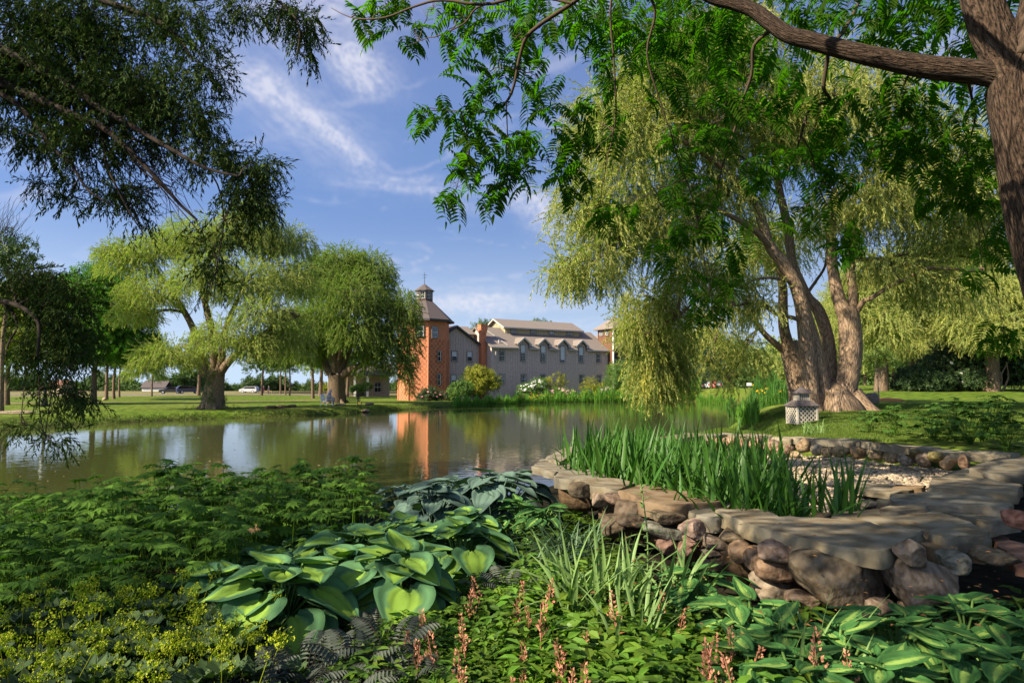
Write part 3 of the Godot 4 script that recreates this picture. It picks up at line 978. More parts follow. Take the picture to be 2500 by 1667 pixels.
# ---------------------------------------------------------------- foliage pieces
# a hanging willow shoot, from the origin down
func strand(seed_: int, length: float, leaves: int, ll: float, lw: float, reach := 0.35) -> ArrayMesh:
	rng.seed = seed_
	var mb := MB.new()
	var sway := Vector3(R(-0.2, 0.2), 0, R(-0.2, 0.2))
	var pts := []
	for k in 5:
		var s := k / 4.0
		pts.append(Vector3(sway.x * sin(s * 2.4), 0.10 * sin(PI * minf(1.0, s * 2.0)) - pow(s, 1.35), reach * (1.5 * s - 0.6 * s * s) + sway.z * 0.3 * s) * length)
	mb.col = Color(0.75, 0.62, 0.40)
	mb.tube(pts, [0.006, 0.005, 0.004, 0.003, 0.002], 3)
	for k in leaves:
		var s := (k + R(0.1, 0.9)) / leaves
		var f := s * 4.0
		var j := mini(int(f), 3)
		var p: Vector3 = pts[j].lerp(pts[j + 1], f - j)
		var a := R(0, TAU)
		var out := Vector3(cos(a), 0, sin(a))
		var dir: Vector3 = (out * R(0.3, 0.9) + Vector3(0, -R(0.35, 0.8), 0) + (pts[j + 1] - pts[j]).normalized() * 0.4).normalized() * ll * R(0.7, 1.15)
		var side := dir.cross(Vector3(R(-1, 1), R(-1, 1), R(-1, 1))).normalized() * lw * 0.5
		var tone := R(0.62, 1.3)
		mb.col = Color(tone * R(0.95, 1.08), tone, tone * 0.95)
		mb.leaf(p, dir, side, side.cross(dir).normalized() * lw * 0.18)
	return mb.done()

# a twig with leaves round it, growing along +y
func spray(seed_: int, length: float, leaves: int, ll: float, lw: float, spread := 0.8, flat := 0.0) -> ArrayMesh:
	rng.seed = seed_
	var mb := MB.new()
	mb.col = Color(0.45, 0.35, 0.25)
	mb.tube([Vector3.ZERO, Vector3(0.02, 0.5, 0) * length, Vector3(0, 1, 0.03) * length], [0.008, 0.006, 0.003], 3)
	for k in leaves:
		var s := (k + R(0.0, 1.0)) / leaves
		var a := k * 2.4 + R(-0.5, 0.5)
		var out := Vector3(cos(a), 0, sin(a) * (1.0 - flat))
		var dir := (out * spread + Vector3(0, R(0.05, 0.7), 0)).normalized() * ll * R(0.7, 1.15)
		var side := dir.cross(Vector3(0, 1, 0) + Vector3(R(-.5, .5), R(-.5, .5), R(-.5, .5))).normalized() * lw * 0.5
		var tone := R(0.82, 1.12)
		mb.col = Color(tone * R(0.93, 1.07), tone, tone * 0.95)
		mb.leaf(Vector3(0, s * length, 0) + out * length * R(0.0, 0.25), dir, side, side.cross(dir).normalized() * lw * 0.15)
	return mb.done()

# a walnut's feathered leaf, arching along +z
func pinnate(seed_: int, length: float, pairs: int) -> ArrayMesh:
	rng.seed = seed_
	var mb := MB.new()
	var pts := []
	var rad := []
	var droop := R(0.25, 0.6)
	var side_bend := R(-0.15, 0.15)
	for k in 7:
		var s := k / 6.0
		pts.append(Vector3(side_bend * s * s, 0.16 * s - droop * s * s, s * (1.0 - 0.18 * s)) * length)
		rad.append(0.0022 * (1.2 - s))
	mb.col = Color(1.3, 1.0, 0.9)
	mb.tube(pts, rad, 3)
	for k in pairs * 2 + 1:
		var s := 0.16 + 0.84 * float(k / 2) / pairs
		var f := s * 6.0
		var j := mini(int(f), 5)
		var p: Vector3 = pts[j].lerp(pts[j + 1], f - j)
		var fwd: Vector3 = (pts[j + 1] - pts[j]).normalized()
		var sx := -1.0 if k % 2 == 0 else 1.0
		var out := Vector3(sx, -0.12, 0)
		if k == pairs * 2:
			out = fwd
		var ll := length * 0.285 * (0.62 + 0.5 * sin(PI * clampf(s * 0.9, 0.0, 1.0))) * R(0.9, 1.1)
		var dir := (out + fwd * R(0.25, 0.45)).normalized() * ll
		var up := fwd.cross(Vector3(sx, 0, 0)) * sx
		var side := dir.cross(Vector3.UP + Vector3(R(-.25, .25), 0, R(-.25, .25))).normalized() * ll * 0.145
		var tone := R(0.85, 1.12)
		mb.col = Color(tone, tone, tone)
		mb.leaf4(p, dir, side, Vector3(0, 0.006, 0), Vector3(0, -ll * R(0.15, 0.35), 0))
	return mb.done()

# ---------------------------------------------------------------- trees
func lobe(px: float, py: float, d: float, rx: float, ry: float, rz: float) -> Array:
	return [at(px, py, d), Vector3(rx * d / F, ry * d / F, rz)]

func limb(mb: MB, a: Vector3, b: Vector3, r0: float, r1: float, rise: float, wig: float, steps := 6, sides := 5) -> void:
	var pts := []
	var rad := []
	for k in steps + 1:
		var s := float(k) / steps
		var p := a.lerp(b, s) + Vector3(0, rise * sin(PI * s), 0)
		if k > 0 and k < steps:
			p += Vector3(R(-wig, wig), R(-wig, wig), R(-wig, wig))
		pts.append(p)
		rad.append(lerpf(r0, r1, pow(s, 0.8)))
	mb.tube(pts, rad, sides)

func curve(pts: Array, per := 4) -> Array:                     # Catmull-Rom through the points
	var out := []
	for k in pts.size() - 1:
		var a: Vector3 = pts[maxi(k - 1, 0)]
		var b: Vector3 = pts[k]
		var c: Vector3 = pts[k + 1]
		var d: Vector3 = pts[mini(k + 2, pts.size() - 1)]
		for s in per:
			out.append(b.cubic_interpolate(c, a, d, float(s) / per))
	out.append(pts[-1])
	return out

func taper(n: int, r0: float, r1: float, power := 1.0) -> Array:
	var out := []
	for k in n:
		out.append(lerpf(r0, r1, pow(float(k) / (n - 1), power)))
	return out

# a limb traced through positions [px, py] at distances d0..d1
func traced(px: Array, d0: float, d1: float) -> Array:
	var pts := []
	for k in px.size():
		pts.append(at(px[k][0], px[k][1], lerpf(d0, d1, float(k) / maxi(px.size() - 1, 1))))
	return curve(pts)

# twigs from the given starting points into each lobe
func twigs(mb: MB, starts: Array, lobes: Array, r: float, each := 6) -> void:
	mb.col = Color(0.85, 0.8, 0.75)
	for l in lobes:
		var c: Vector3 = l[0]
		var s: Vector3 = starts[0]
		for q in starts:
			if (q - c).length() < (s - c).length():
				s = q
		var size: float = l[1].length()
		limb(mb, s, c, r, r * 0.45, size * 0.08, size * 0.05, 7, 6)
		for k in each:
			var d := Vector3(R(-1, 1), R(-0.3, 1), R(-1, 1)).normalized()
			var e: Vector3 = c + d * l[1] * R(0.6, 0.95)
			limb(mb, s.lerp(c, R(0.6, 1.0)), e, r * 0.4, r * 0.10, size * 0.10, size * 0.05, 5, 4)

# foliage spread through lobes; hang: shoots hang, else sprays point outwards
func crown(parent: Node, lobes: Array, count: int, meshes: Array, m: Material, seed_: int, hang: bool, scale := 1.0, low := -0.45, warm := 0.15, shell := 0.45, called := "crown", loose := 1.0) -> void:
	rng.seed = seed_
	var total := 0.0
	for l in lobes:
		total += l[1].x * l[1].y + l[1].x * l[1].z
	var clump := noise(0.25, 2, seed_)
	var where := []
	var tint := []
	for k in meshes.size():
		where.append([])
		tint.append(PackedColorArray())
	for l in lobes:
		var n := int(count * (l[1].x * l[1].y + l[1].x * l[1].z) / total)
		for k in n:
			var d := Vector3(R(-1, 1), R(-1, 1), R(-1, 1))
			while d.length() > 1.0 or d.y < low * d.length():
				d = Vector3(R(-1, 1), R(-1, 1), R(-1, 1))
			d = d.normalized()
			var u := pow(rng.randf(), shell)
			var p: Vector3 = l[0] + d * l[1] * u
			# clumps: foliage gathers round boughs and leaves gaps between
			var g := clump.get_noise_3d(p.x * 4.0 / scale, p.y * 5.0 / scale, p.z * 4.0 / scale)
			if g < -0.08 and rng.randf() < 0.82:
				continue
			var b := Basis()
			if hang:
				var lean := Vector3(d.x, 0, d.z) * (0.25 * u) + Vector3(R(-.3, .3), 0, R(-.3, .3)) * loose
				var y := (Vector3.UP - lean).normalized()
				if rng.randf() < (0.22 + 0.3 * maxf(0.0, d.y)) * loose:      # shoots that stand out before they droop
					y = (Vector3.UP * 0.35 - d + Vector3(R(-.5, .5), R(-.3, .3), R(-.5, .5))).normalized()
				var az := atan2(d.x, d.z) + R(-1.0, 1.0)
				var x := y.cross(Vector3(sin(az), 0, cos(az))).normalized()
				b = Basis(x, y, x.cross(y))
			else:
				var y := (d + Vector3(R(-.7, .7), R(-.3, .7), R(-.7, .7))).normalized()
				var x := y.cross(Vector3(R(-1, 1), R(-1, 1), R(-1, 1))).normalized()
				b = Basis(x, y, x.cross(y))
			var j := rng.randi() % meshes.size()
			where[j].append(Transform3D(b.scaled(Vector3.ONE * scale * R(0.7, 1.25)), p))
			var tone := R(0.74, 1.16) * (1.0 + 0.22 * g)
			var y_ := warm * R(-0.5, 1.0) * (0.5 + g)
			tint[j].push_back(Color(tone * (1.0 + y_), tone * (1.0 + y_ * 0.35), tone * (1.0 - y_)))
	for k in meshes.size():
		scatter(called, meshes[k], m, where[k], tint[k], parent)

var far_strands := []
var mid_strands := []
var near_sprays := []
var leafy_sprays := []
var small_sprays := []
var needle_sprays := []

func pieces() -> void:
	for k in 3:
		far_strands.append(strand(100 + k, 1.15, 30, 0.25, 0.072, 0.55))
		mid_strands.append(strand(110 + k, 0.85, 28, 0.125, 0.030, 0.35))
		near_sprays.append(strand(120 + k, 0.36, 14, 0.098, 0.024, 0.5))
		leafy_sprays.append(spray(130 + k, 0.7, 22, 0.26, 0.13, 0.9, 0.3))
		small_sprays.append(spray(140 + k, 0.35, 18, 0.13, 0.06, 0.8))
		needle_sprays.append(spray(150 + k, 0.5, 34, 0.16, 0.022, 0.8))

func roots(mb: MB, base: Vector3, r: float, spread: float) -> void:
	for k in 7:
		var a := k * TAU / 7.0 + R(-0.3, 0.3)
		var o := Vector3(cos(a), 0, sin(a))
		var e := base + o * r * spread - Vector3(0, 0.22, 0)
		mb.tube(curve([base + o * r * 0.55 + Vector3(0, r * 0.55, 0), base + o * r * 0.95 + Vector3(0, r * 0.12, 0), e]), taper(9, r * 0.30, r * 0.10), 7)

func far_trees() -> void:
	var ridge := noise(0.02, 3, 71)
	# the first willow on the far bank
	var base := foot(521, 50)
	var o := thing("weeping_willow", "pale green weeping willow with ivy on its stout trunk, taller of two across the pond", "tree", base)
	var mb := MB.new()
	rng.seed = 301
	mb.col = Color(1, 0.95, 0.88)
	mb.tube(curve([Vector3(0, -0.3, 0), Vector3(0.02, 0.8, 0), Vector3(0.12, 2.0, 0), Vector3(0.25, 2.9, 0)]), taper(13, 0.86, 0.55), 14, 0.25, ridge)
	roots(mb, Vector3.ZERO + Vector3(0, 0.05, 0), 0.85, 1.5)
	part("trunk", mb.done(), M.bark, o).position = Vector3.ZERO
	mb = MB.new()
	mb.col = Color(0.8, 0.75, 0.7)
	var forks := []
	for q in [[[525, 930], [540, 880], [545, 820], [575, 740], [600, 690]], [[520, 925], [490, 870], [470, 800], [430, 730], [395, 680], [370, 640]], [[525, 930], [560, 880], [610, 840], [680, 790], [730, 770]], [[515, 930], [480, 890], [440, 870], [390, 850]], [[522, 920], [520, 830], [500, 740], [480, 660], [470, 600]]]:
		var pts := traced(q, 50, R(48, 52))
		for k in pts.size():
			pts[k] -= base
		mb.tube(pts, taper(pts.size(), 0.34, 0.09), 8, 0.15, ridge)
		forks.append(pts[-1])
		forks.append(pts[pts.size() / 2])
	var lobes := [lobe(470, 585, 49, 85, 60, 2.6), lobe(400, 610, 50, 80, 55, 2.4), lobe(310, 640, 50, 78, 65, 2.0), lobe(370, 720, 49, 85, 60, 2.2), lobe(500, 680, 47, 90, 75, 2.2), lobe(600, 580, 51, 95, 85, 2.8), lobe(690, 600, 52, 85, 60, 2.4), lobe(700, 690, 51, 75, 75, 2.4), lobe(600, 700, 48, 95, 80, 2.2), lobe(330, 770, 49, 60, 45, 1.6), lobe(410, 872, 47, 92, 48, 1.8), lobe(350, 905, 47.5, 45, 28, 1.3), lobe(540, 830, 46.5, 70, 60, 1.8), lobe(620, 850, 47, 60, 50, 1.8), lobe(690, 830, 49, 75, 75, 2.0), lobe(640, 770, 47, 80, 50, 1.8), lobe(620, 520, 50, 50, 40, 1.6), lobe(270, 620, 50, 42, 26, 1.2)]
	for l in lobes:
		l[0] -= base
	twigs(mb, forks, lobes, 0.13, 7)
	part("boughs", mb.done(), M.bark, o)
	crown(o, lobes, 24000, far_strands, M.willow, 311, true, 0.46, -0.6, 0.2, 0.5)
	var ivy := []
	var it := PackedColorArray()
	rng.seed = 312
	for k in 420:
		var y := R(-0.05, 3.0)
		var a := R(0, TAU)
		if y > 0.9 and cos(a - 2.6) < 0.2:
			continue
		var d := Vector3(cos(a), 0, sin(a))
		var rad := lerpf(0.92, 0.58, y / 3.0) + (R(0.2, 1.0) if y < 0.25 else 0.0)
		var p := d * rad + Vector3(0.06 * y, y, 0)
		ivy.append(Transform3D(Basis(d.cross(Vector3.UP), R(0, 6)) * Basis.looking_at(Vector3(0, 1, 0.01), d) * 0.55, p))
		it.push_back(Color(0.9, 1.0, 0.8) * R(0.7, 1.1))
	scatter("ivy", small_sprays[0], M.bush_green, ivy, it, o)

	# the second willow, deeper green, its curtain falling over the tower
	base = foot(822, 66)
	o = thing("weeping_willow", "deep green weeping willow beside the orange tower, its curtain hanging before it", "tree", base)
	mb = MB.new()
	rng.seed = 321
	mb.col = Color(0.62, 0.58, 0.52)
	mb.tube(curve([Vector3(0, -0.3, 0), Vector3(0, 0.8, 0), Vector3(-0.05, 1.9, 0), Vector3(-0.1, 2.7, 0)]), taper(13, 0.98, 0.72), 14, 0.25, ridge)
	roots(mb, Vector3(0, 0.05, 0), 0.95, 1.6)
	part("trunk", mb.done(), M.bark, o)
	mb = MB.new()
	mb.col = Color(0.6, 0.55, 0.5)
	forks = []
	for q in [[[812, 915], [795, 890], [790, 850], [770, 800], [740, 770], [700, 760]], [[818, 910], [815, 860], [805, 800], [800, 740], [810, 700]], [[826, 910], [845, 870], [860, 820], [870, 760], [880, 700]], [[832, 920], [860, 900], [890, 885], [920, 850], [945, 800]], [[822, 900], [835, 840], [840, 780], [850, 720]]]:
		var pts := traced(q, 66, R(64, 68))
		for k in pts.size():
			pts[k] -= base
		mb.tube(pts, taper(pts.size(), 0.42, 0.10), 8, 0.15, ridge)
		forks.append(pts[-1])
		forks.append(pts[pts.size() / 2])
	lobes = [lobe(830, 645, 66, 75, 48, 3.2), lobe(900, 665, 66, 65, 60, 3.0), lobe(770, 690, 66, 75, 70, 3.2), lobe(850, 730, 63, 95, 75, 3.0), lobe(935, 740, 66, 45, 80, 2.6), lobe(770, 790, 64, 75, 55, 2.8), lobe(720, 800, 66, 60, 55, 2.4), lobe(870, 810, 63, 80, 60, 2.6), lobe(945, 830, 64, 55, 75, 2.2), lobe(990, 755, 64, 38, 55, 1.6), lobe(1003, 830, 64, 24, 80, 1.3), lobe(985, 890, 64, 26, 60, 1.3), lobe(910, 870, 65, 45, 55, 1.8), lobe(1000, 930, 64, 10, 42, 0.6), lobe(740, 850, 66, 60, 40, 2.0), lobe(690, 850, 67, 45, 45, 1.8)]
	for l in lobes:
		l[0] -= base
	twigs(mb, forks, lobes, 0.16, 6)
	part("boughs", mb.done(), M.bark, o)
	crown(o, lobes, 24000, far_strands, M.willow_green, 331, true, 0.60, -0.8, 0.2, 0.5)

	# locusts, maples and others further off
	simple_tree("honey_locust", "bright green honey locust behind the left half of the pond bank", 232, 62, 0.36, 955, [[180, 730, 62, 85, 55, 3], [250, 700, 62, 90, 55, 3], [300, 760, 63, 70, 65, 3], [210, 800, 61, 95, 60, 3], [280, 850, 62, 75, 45, 3], [180, 870, 62, 60, 35, 2.5], [330, 830, 64, 50, 60, 2.5]], 8000, M.locust, 341, 0.7)
	simple_tree("golden_locust", "yellow-green tree at the edge of the lawn, partly behind dark hanging shoots", 20, 58, 0.3, 960, [[20, 760, 58, 90, 70, 3], [70, 820, 58, 80, 55, 3], [-60, 800, 58, 90, 90, 3], [10, 860, 57, 80, 50, 2.6]], 5000, M.gold, 351, 0.7)
	simple_tree("sparse_tree", "sparse dark tree with bare upper twigs at the edge of the photo", 6, 44, 0.22, 970, [[10, 600, 44, 60, 40, 2], [40, 650, 44, 70, 40, 2], [-50, 620, 44, 90, 80, 3], [90, 690, 44, 40, 16, 1.2]], 620, M.tree_green, 361, 0.6)
	var bare := get_node("sparse_tree")
	mb = MB.new()
	rng.seed = 362
	mb.col = Color(0.8, 0.75, 0.75)
	for k in 60:
		var a: Vector3 = at(R(-40, 30), R(560, 640), 44) - bare.position
		limb(mb, a, a + Vector3(R(0.0, 1.6), R(0.8, 2.6), R(-1, 1)), 0.02, 0.006, 0.1, 0.12, 5, 3)
	part("bare_twigs", mb.done(), M.twig, bare)
	var trunks := [[262, 80, 0.28, 967, 0], [280, 84, 0.25, 966, 1], [293, 96, 0.2, 960, 2], [486, 120, 0.45, 962, 3], [686, 150, 0.25, 957, 4], [698, 140, 0.22, 956, 5], [708, 130, 0.22, 957, 6], [765, 92, 0.30, 966, 7], [783, 104, 0.42, 958, 8], [848, 100, 0.3, 959, 9], [372, 110, 0.2, 962, 10], [640, 128, 0.3, 957, 11]]
	var words := ["slim dark-trunked tree nearest the locust on the far lawn", "pale-trunked tree next to the white stone on the far lawn", "short shade tree standing past the trunks on the far lawn", "big shade tree whose trunk stands between the parked cars", "thin sapling first of three in a line past the road", "thin sapling second of three in a line past the road", "thin sapling third of three in a line past the road", "slender dark trunk tree just before the second willow", "thick trunked tree behind the second willow's trunk", "reddish trunk tree before the tan porch wing", "low grey-green tree behind the first willow's lowest bough", "shade tree over the two people on the road"]
	for q in trunks:
		var d: float = q[1]
		simple_tree("shade_tree", words[q[4]], q[0], d, q[2], q[3], [[q[0] - 14, 868 if d < 100.0 else 888, d, 38, 30, 2.5], [q[0] + 18, 874, d + 1, 36, 32, 2.5], [q[0], 835, d, 30, 26, 2.5]], 1000, M.tree_green if q[4] % 2 else M.willow_green, 370 + q[4], 0.9)
	# trees rising behind the roofs and beyond the buildings
	simple_tree("tree_behind_roof", "dark green treetop showing above the roof by the chimney", 1188, 125, 0.4, 960, [[1180, 800, 125, 28, 15, 3], [1200, 812, 125, 40, 18, 3]], 260, M.tree_green, 391, 1.1)
	simple_tree("tree_behind_roof", "treetop just showing over the long clerestory ridge", 1320, 140, 0.4, 960, [[1315, 796, 140, 18, 14, 3], [1345, 803, 140, 24, 12, 3]], 200, M.tree_green, 392, 1.1)
	simple_tree("conifer", "dark pine beside the willow curtain and the grey spreading conifer", 1660, 98, 0.35, 955, [[1650, 830, 98, 45, 50, 3], [1640, 880, 98, 60, 50, 3], [1700, 880, 98, 55, 45, 3], [1610, 900, 98, 50, 40, 3]], 1500, M.bush_dark, 393, 1.2)
	simple_tree("conifer", "brown shadowed conifer behind the row of parked cars on the far right lawn", 1735, 108, 0.35, 950, [[1735, 880, 108, 40, 40, 3], [1740, 905, 108, 50, 30, 3], [1700, 860, 108, 30, 30, 3]], 900, M.bush_dark, 394, 1.2)
	var far := [[1790, 895, 125, 45, 42], [1840, 880, 130, 60, 55], [1900, 885, 120, 60, 60], [1960, 880, 110, 50, 55], [2040, 870, 100, 60, 60], [2110, 860, 95, 60, 70], [2180, 850, 90, 70, 75], [1770, 860, 135, 40, 40]]
	words = ["blue-green distant tree over the cars", "distant round tree past the white mailbox", "distant yellow-green tree behind the second willow trunk", "distant tree seen between the big willow stems", "distant tree just behind the forked willow trunk", "distant tree above the staked sapling", "tall distant tree behind the rhododendron bank", "tallest far blue-green tree at the lawn's end"]
	for k in far.size():
		var q: Array = far[k]
		simple_tree("distant_tree", words[k], q[0], q[2], 0.3, 945, [[q[0], q[1], q[2], q[3], q[4], 4], [q[0] + 20, q[1] + 25, q[2] - 2, q[3], q[4] * 0.6, 4]], 620, M.willow if k % 3 == 2 else M.tree_green, 400 + k, 1.2)
	# willows behind the lawn on the right
	var back := [[2150, 690, 46, 110, 150, "nearer pale willow hanging behind the forked willow trunk"], [2310, 640, 52, 130, 160, "pale willow in the gap above the rhododendrons"], [2420, 720, 44, 110, 130, "pale willow hanging close to the walnut trunk"], [2060, 770, 62, 80, 120, "far willow veil between the big willow's stems"], [2230, 800, 70, 90, 70, "soft yellow willow low above the lawn's far edge"]]
	for k in back.size():
		var q: Array = back[k]
		base = foot(q[0], q[2])
		o = thing("weeping_willow", q[5], "tree", base)
		mb = MB.new()
		rng.seed = 420 + k
		mb.col = Color(0.7, 0.65, 0.6)
		mb.tube(curve([Vector3(0, -0.3, 0), Vector3(0.1, 2, 0), Vector3(0.0, 5, 0)]), taper(9, 0.5, 0.3), 10, 0.2, ridge)
		part("trunk", mb.done(), M.bark, o)
		lobes = [lobe(q[0], q[1], q[2], q[3], q[4] * 0.6, 2.8), lobe(q[0] - q[3] * 0.6, q[1] + q[4] * 0.4, q[2] - 1, q[3] * 0.55, q[4] * 0.6, 2.4), lobe(q[0] + q[3] * 0.6, q[1] + q[4] * 0.35, q[2], q[3] * 0.55, q[4] * 0.6, 2.4), lobe(q[0], q[1] + q[4] * 0.7, q[2] - 2, q[3] * 0.6, q[4] * 0.4, 2.2)]
		for l in lobes:
			l[0] -= base
		mb = MB.new()
		twigs(mb, [Vector3(0, 5, 0)], lobes, 0.14, 6)
		part("boughs", mb.done(), M.bark, o)
		crown(o, lobes, 9000, far_strands, M.willow, 430 + k, true, 0.52, -0.9, 0.2, 0.6)

func simple_tree(called: String, label: String, px: float, d: float, r: float, _py: float, ls: Array, count: int, m: Material, seed_: int, scale: float) -> void:
	var base := foot(px, d)
	var o := thing(called, label, "tree", base)
	rng.seed = seed_
	var lobes := []
	var low := 1e9
	for l in ls:
		var q := lobe(l[0], l[1], l[2], l[3], l[4], l[5])
		q[0] -= base
		low = minf(low, q[0].y - q[1].y * 0.2)
		lobes.append(q)
	var top := Vector3(R(-0.2, 0.2), maxf(1.5, low), 0)
	var mb := MB.new()
	mb.col = Color(0.7, 0.64, 0.58)
	r *= 0.72
	mb.tube(curve([Vector3(0, -0.2, 0), Vector3(R(-.1, .1), top.y * 0.5, 0), top]), [r * 1.35, r * 1.1, r, r * 0.95, r * 0.9, r * 0.85, r * 0.8, r * 0.7, r * 0.6], 9)
	part("trunk", mb.done(), M.bark, o)
	mb = MB.new()
	twigs(mb, [top, top * 0.8], lobes, r * 0.45, 6)
	part("boughs", mb.done(), M.bark, o)
	crown(o, lobes, count, leafy_sprays, m, seed_ + 1000, false, scale, -0.7, 0.15, 0.5)

func bush(called: String, label: String, category: String, group: String, ls: Array, count: int, meshes: Array, m: Material, seed_: int, scale: float, bloom = null, blooms := 0) -> Node3D:
	var b := foot(ls[0][0], ls[0][2])
	var o := thing(called, label, category, b, 0.0, group)
	rng.seed = seed_
	var lobes := []
	for l in ls:
		var q := lobe(l[0], l[1], l[2], l[3], l[4], l[5])
		q[0] -= b
		lobes.append(q)
	var mb := MB.new()
	twigs(mb, [Vector3(0, -0.05, 0)], lobes, 0.035, 8)
	part("stems", mb.done(), M.twig, o)
	crown(o, lobes, count, meshes, m, seed_, false, scale, -0.8, 0.15, 0.35, "foliage")
	if bloom != null:
		var fl := MB.new()
		for k in 7:
			var a := k * TAU / 7
			fl.leaf(Vector3.ZERO, Vector3(cos(a), 0.5, sin(a)) * 0.09, Vector3(-sin(a), 0, cos(a)) * 0.035, Vector3.ZERO)
		var fm := fl.done()
		var where := []
		var tint := PackedColorArray()
		for k in blooms:
			var l: Array = lobes[rng.randi() % lobes.size()]
			var d := Vector3(R(-1, 1), R(-0.2, 1), R(-0.3, 1)).normalized()
			where.append(Transform3D(Basis(Vector3.UP, R(0, 6)).rotated(Vector3.RIGHT, R(0, 1)).scaled(Vector3.ONE * R(1.0, 2.0)), l[0] + d * l[1] * 1.02))
			tint.push_back(bloom * R(0.85, 1.0))
		scatter("blossoms", fm, M.petal, where, tint, o)
	return o

# ---------------------------------------------------------------- the big willow on the right lawn
func big_willow() -> void:
	var ridge := noise(0.02, 3, 72)
	var d := 20.5
	var base := foot(2030, d)
	var o := thing("old_willow", "huge old willow with several leaning grey-brown stems rising from one base on the lawn", "tree", base)
	rng.seed = 501
	var stems := [
		[[[1992, 1004], [1984, 985], [1980, 940], [1972, 870], [1962, 770], [1945, 700], [1915, 645], [1884, 607], [1866, 560], [1850, 500]], 0.27, 0.13, 20.1, 20.0],
		[[[2018, 1004], [2008, 945], [1995, 880], [1984, 830], [1970, 780], [1958, 735], [1946, 700]], 0.25, 0.17, 20.3, 20.2],
		[[[2030, 960], [2030, 900], [2022, 830], [2000, 760], [1974, 728], [1955, 690], [1935, 640], [1925, 560], [1905, 470], [1890, 380]], 0.21, 0.11, 20.9, 21.2],
		[[[2058, 1004], [2066, 960], [2076, 880], [2077, 820], [2073, 775], [2062, 750]], 0.34, 0.29, 20.4, 20.4],
		[[[2066, 770], [2050, 730], [2040, 690], [2032, 640], [2030, 560], [2040, 460]], 0.23, 0.11, 20.4, 20.6],
		[[[2076, 765], [2086, 720], [2078, 670], [2080, 625], [2095, 560], [2120, 470]], 0.17, 0.08, 20.4, 20.3]]
	var forks := []
	for q in stems:
		var pts := traced(q[0], q[3], q[4])
		for k in pts.size():
			pts[k] -= base
		var mb := MB.new()
		mb.col = Color(1.0, 0.93, 0.86)
		mb.tube(pts, taper(pts.size(), q[1], q[2], 0.9), 14, 0.16, ridge)
		part("stem", mb.done(), M.bark, o)
		forks.append(pts[-1])
	var rb := MB.new()
	rb.col = Color(0.95, 0.88, 0.8)
	rb.tube(curve([Vector3(0.1, -0.5, 0.05), Vector3(0.08, 0.0, 0.05), Vector3(0.05, 0.35, 0.0), Vector3(0.05, 0.85, -0.1)]), [1.15, 1.08, 1.0, 0.94, 0.9, 0.84, 0.78, 0.72, 0.66, 0.56, 0.44, 0.3, 0.12], 22, 0.28, ridge)
	roots(rb, Vector3(0.1, 0.0, 0), 0.9, 1.5)
	part("trunk_base", rb.done(), M.bark, o)
	var limbs := [
		[[[2094, 760], [2110, 735], [2128, 728], [2168, 702], [2214, 680], [2268, 655], [2335, 658], [2400, 655]], 0.085, 0.03, 20.3, 19.0],
		[[[2086, 632], [2145, 632], [2214, 622], [2300, 622], [2380, 630]], 0.07, 0.03, 20.3, 21.5],
		[[[1962, 784], [1935, 775], [1900, 768], [1866, 748], [1832, 740], [1800, 745]], 0.075, 0.03, 20.1, 19.3],
		[[[1935, 690], [1908, 682], [1876, 678], [1840, 684], [1815, 700]], 0.06, 0.02, 20.0, 19.2],
		[[[1850, 500], [1800, 440], [1740, 390], [1680, 350], [1600, 340], [1540, 350]], 0.12, 0.04, 20.0, 18.6],
		[[[1884, 607], [1840, 560], [1770, 520], [1700, 490], [1620, 480]], 0.10, 0.03, 20.0, 18.5],
		[[[2120, 470], [2180, 420], [2260, 380], [2340, 380]], 0.08, 0.03, 20.3, 20.5],
		[[[1962, 730], [1990, 690], [2015, 650], [2020, 600]], 0.06, 0.03, 20.8, 22.0],
		[[[1800, 745], [1720, 720], [1660, 770], [1600, 800], [1560, 840]], 0.05, 0.015, 19.3, 21.0]]
	var mb2 := MB.new()
	mb2.col = Color(0.85, 0.78, 0.7)
	for q in limbs:
		var pts := traced(q[0], q[3], q[4])
		for k in pts.size():
			pts[k] -= base
		mb2.tube(pts, taper(pts.size(), q[1], q[2]), 8, 0.15, ridge)
		forks.append(pts[-1])
		forks.append(pts[pts.size() / 2])
	var lobes := [lobe(1470, 290, 18.5, 90, 90, 1.4), lobe(1600, 170, 19, 120, 80, 1.6), lobe(1760, 110, 20, 150, 90, 2.0), lobe(1410, 490, 18, 60, 80, 1.0), lobe(1520, 400, 18.5, 120, 150, 1.9), lobe(1450, 640, 17.5, 75, 55, 1.2), lobe(1390, 660, 17.5, 55, 38, 0.9), lobe(1490, 540, 18, 90, 70, 1.3), lobe(1640, 280, 20, 170, 130, 2.2), lobe(1600, 560, 19, 130, 110, 1.6), lobe(1740, 470, 21, 130, 130, 2.0), lobe(1850, 300, 21, 190, 150, 2.4), lobe(2040, 260, 20, 200, 150, 2.4), lobe(2120, 500, 20, 150, 95, 1.8), lobe(2250, 400, 20, 160, 150, 2.0), lobe(2350, 580, 21, 140, 80, 1.6), lobe(2420, 480, 22, 110, 150, 2.0), lobe(1590, 740, 21, 75, 60, 1.2), lobe(1640, 780, 21.5, 60, 60, 1.2), lobe(1560, 800, 21, 45, 50, 0.9), lobe(1780, 700, 20, 60, 50, 1.0), lobe(1680, 660, 20, 80, 60, 1.3), lobe(1860, 740, 19.5, 40, 26, 0.7), lobe(2180, 650, 20, 90, 40, 1.0), lobe(2310, 700, 20, 80, 45, 1.0)]
	for l in lobes:
		l[0] -= base
	twigs(mb2, forks, lobes, 0.06, 7)
	part("boughs", mb2.done(), M.bark, o)
	crown(o, lobes, 26000, mid_strands, M.willow, 511, true, 0.82, -0.85, 0.22, 0.5)
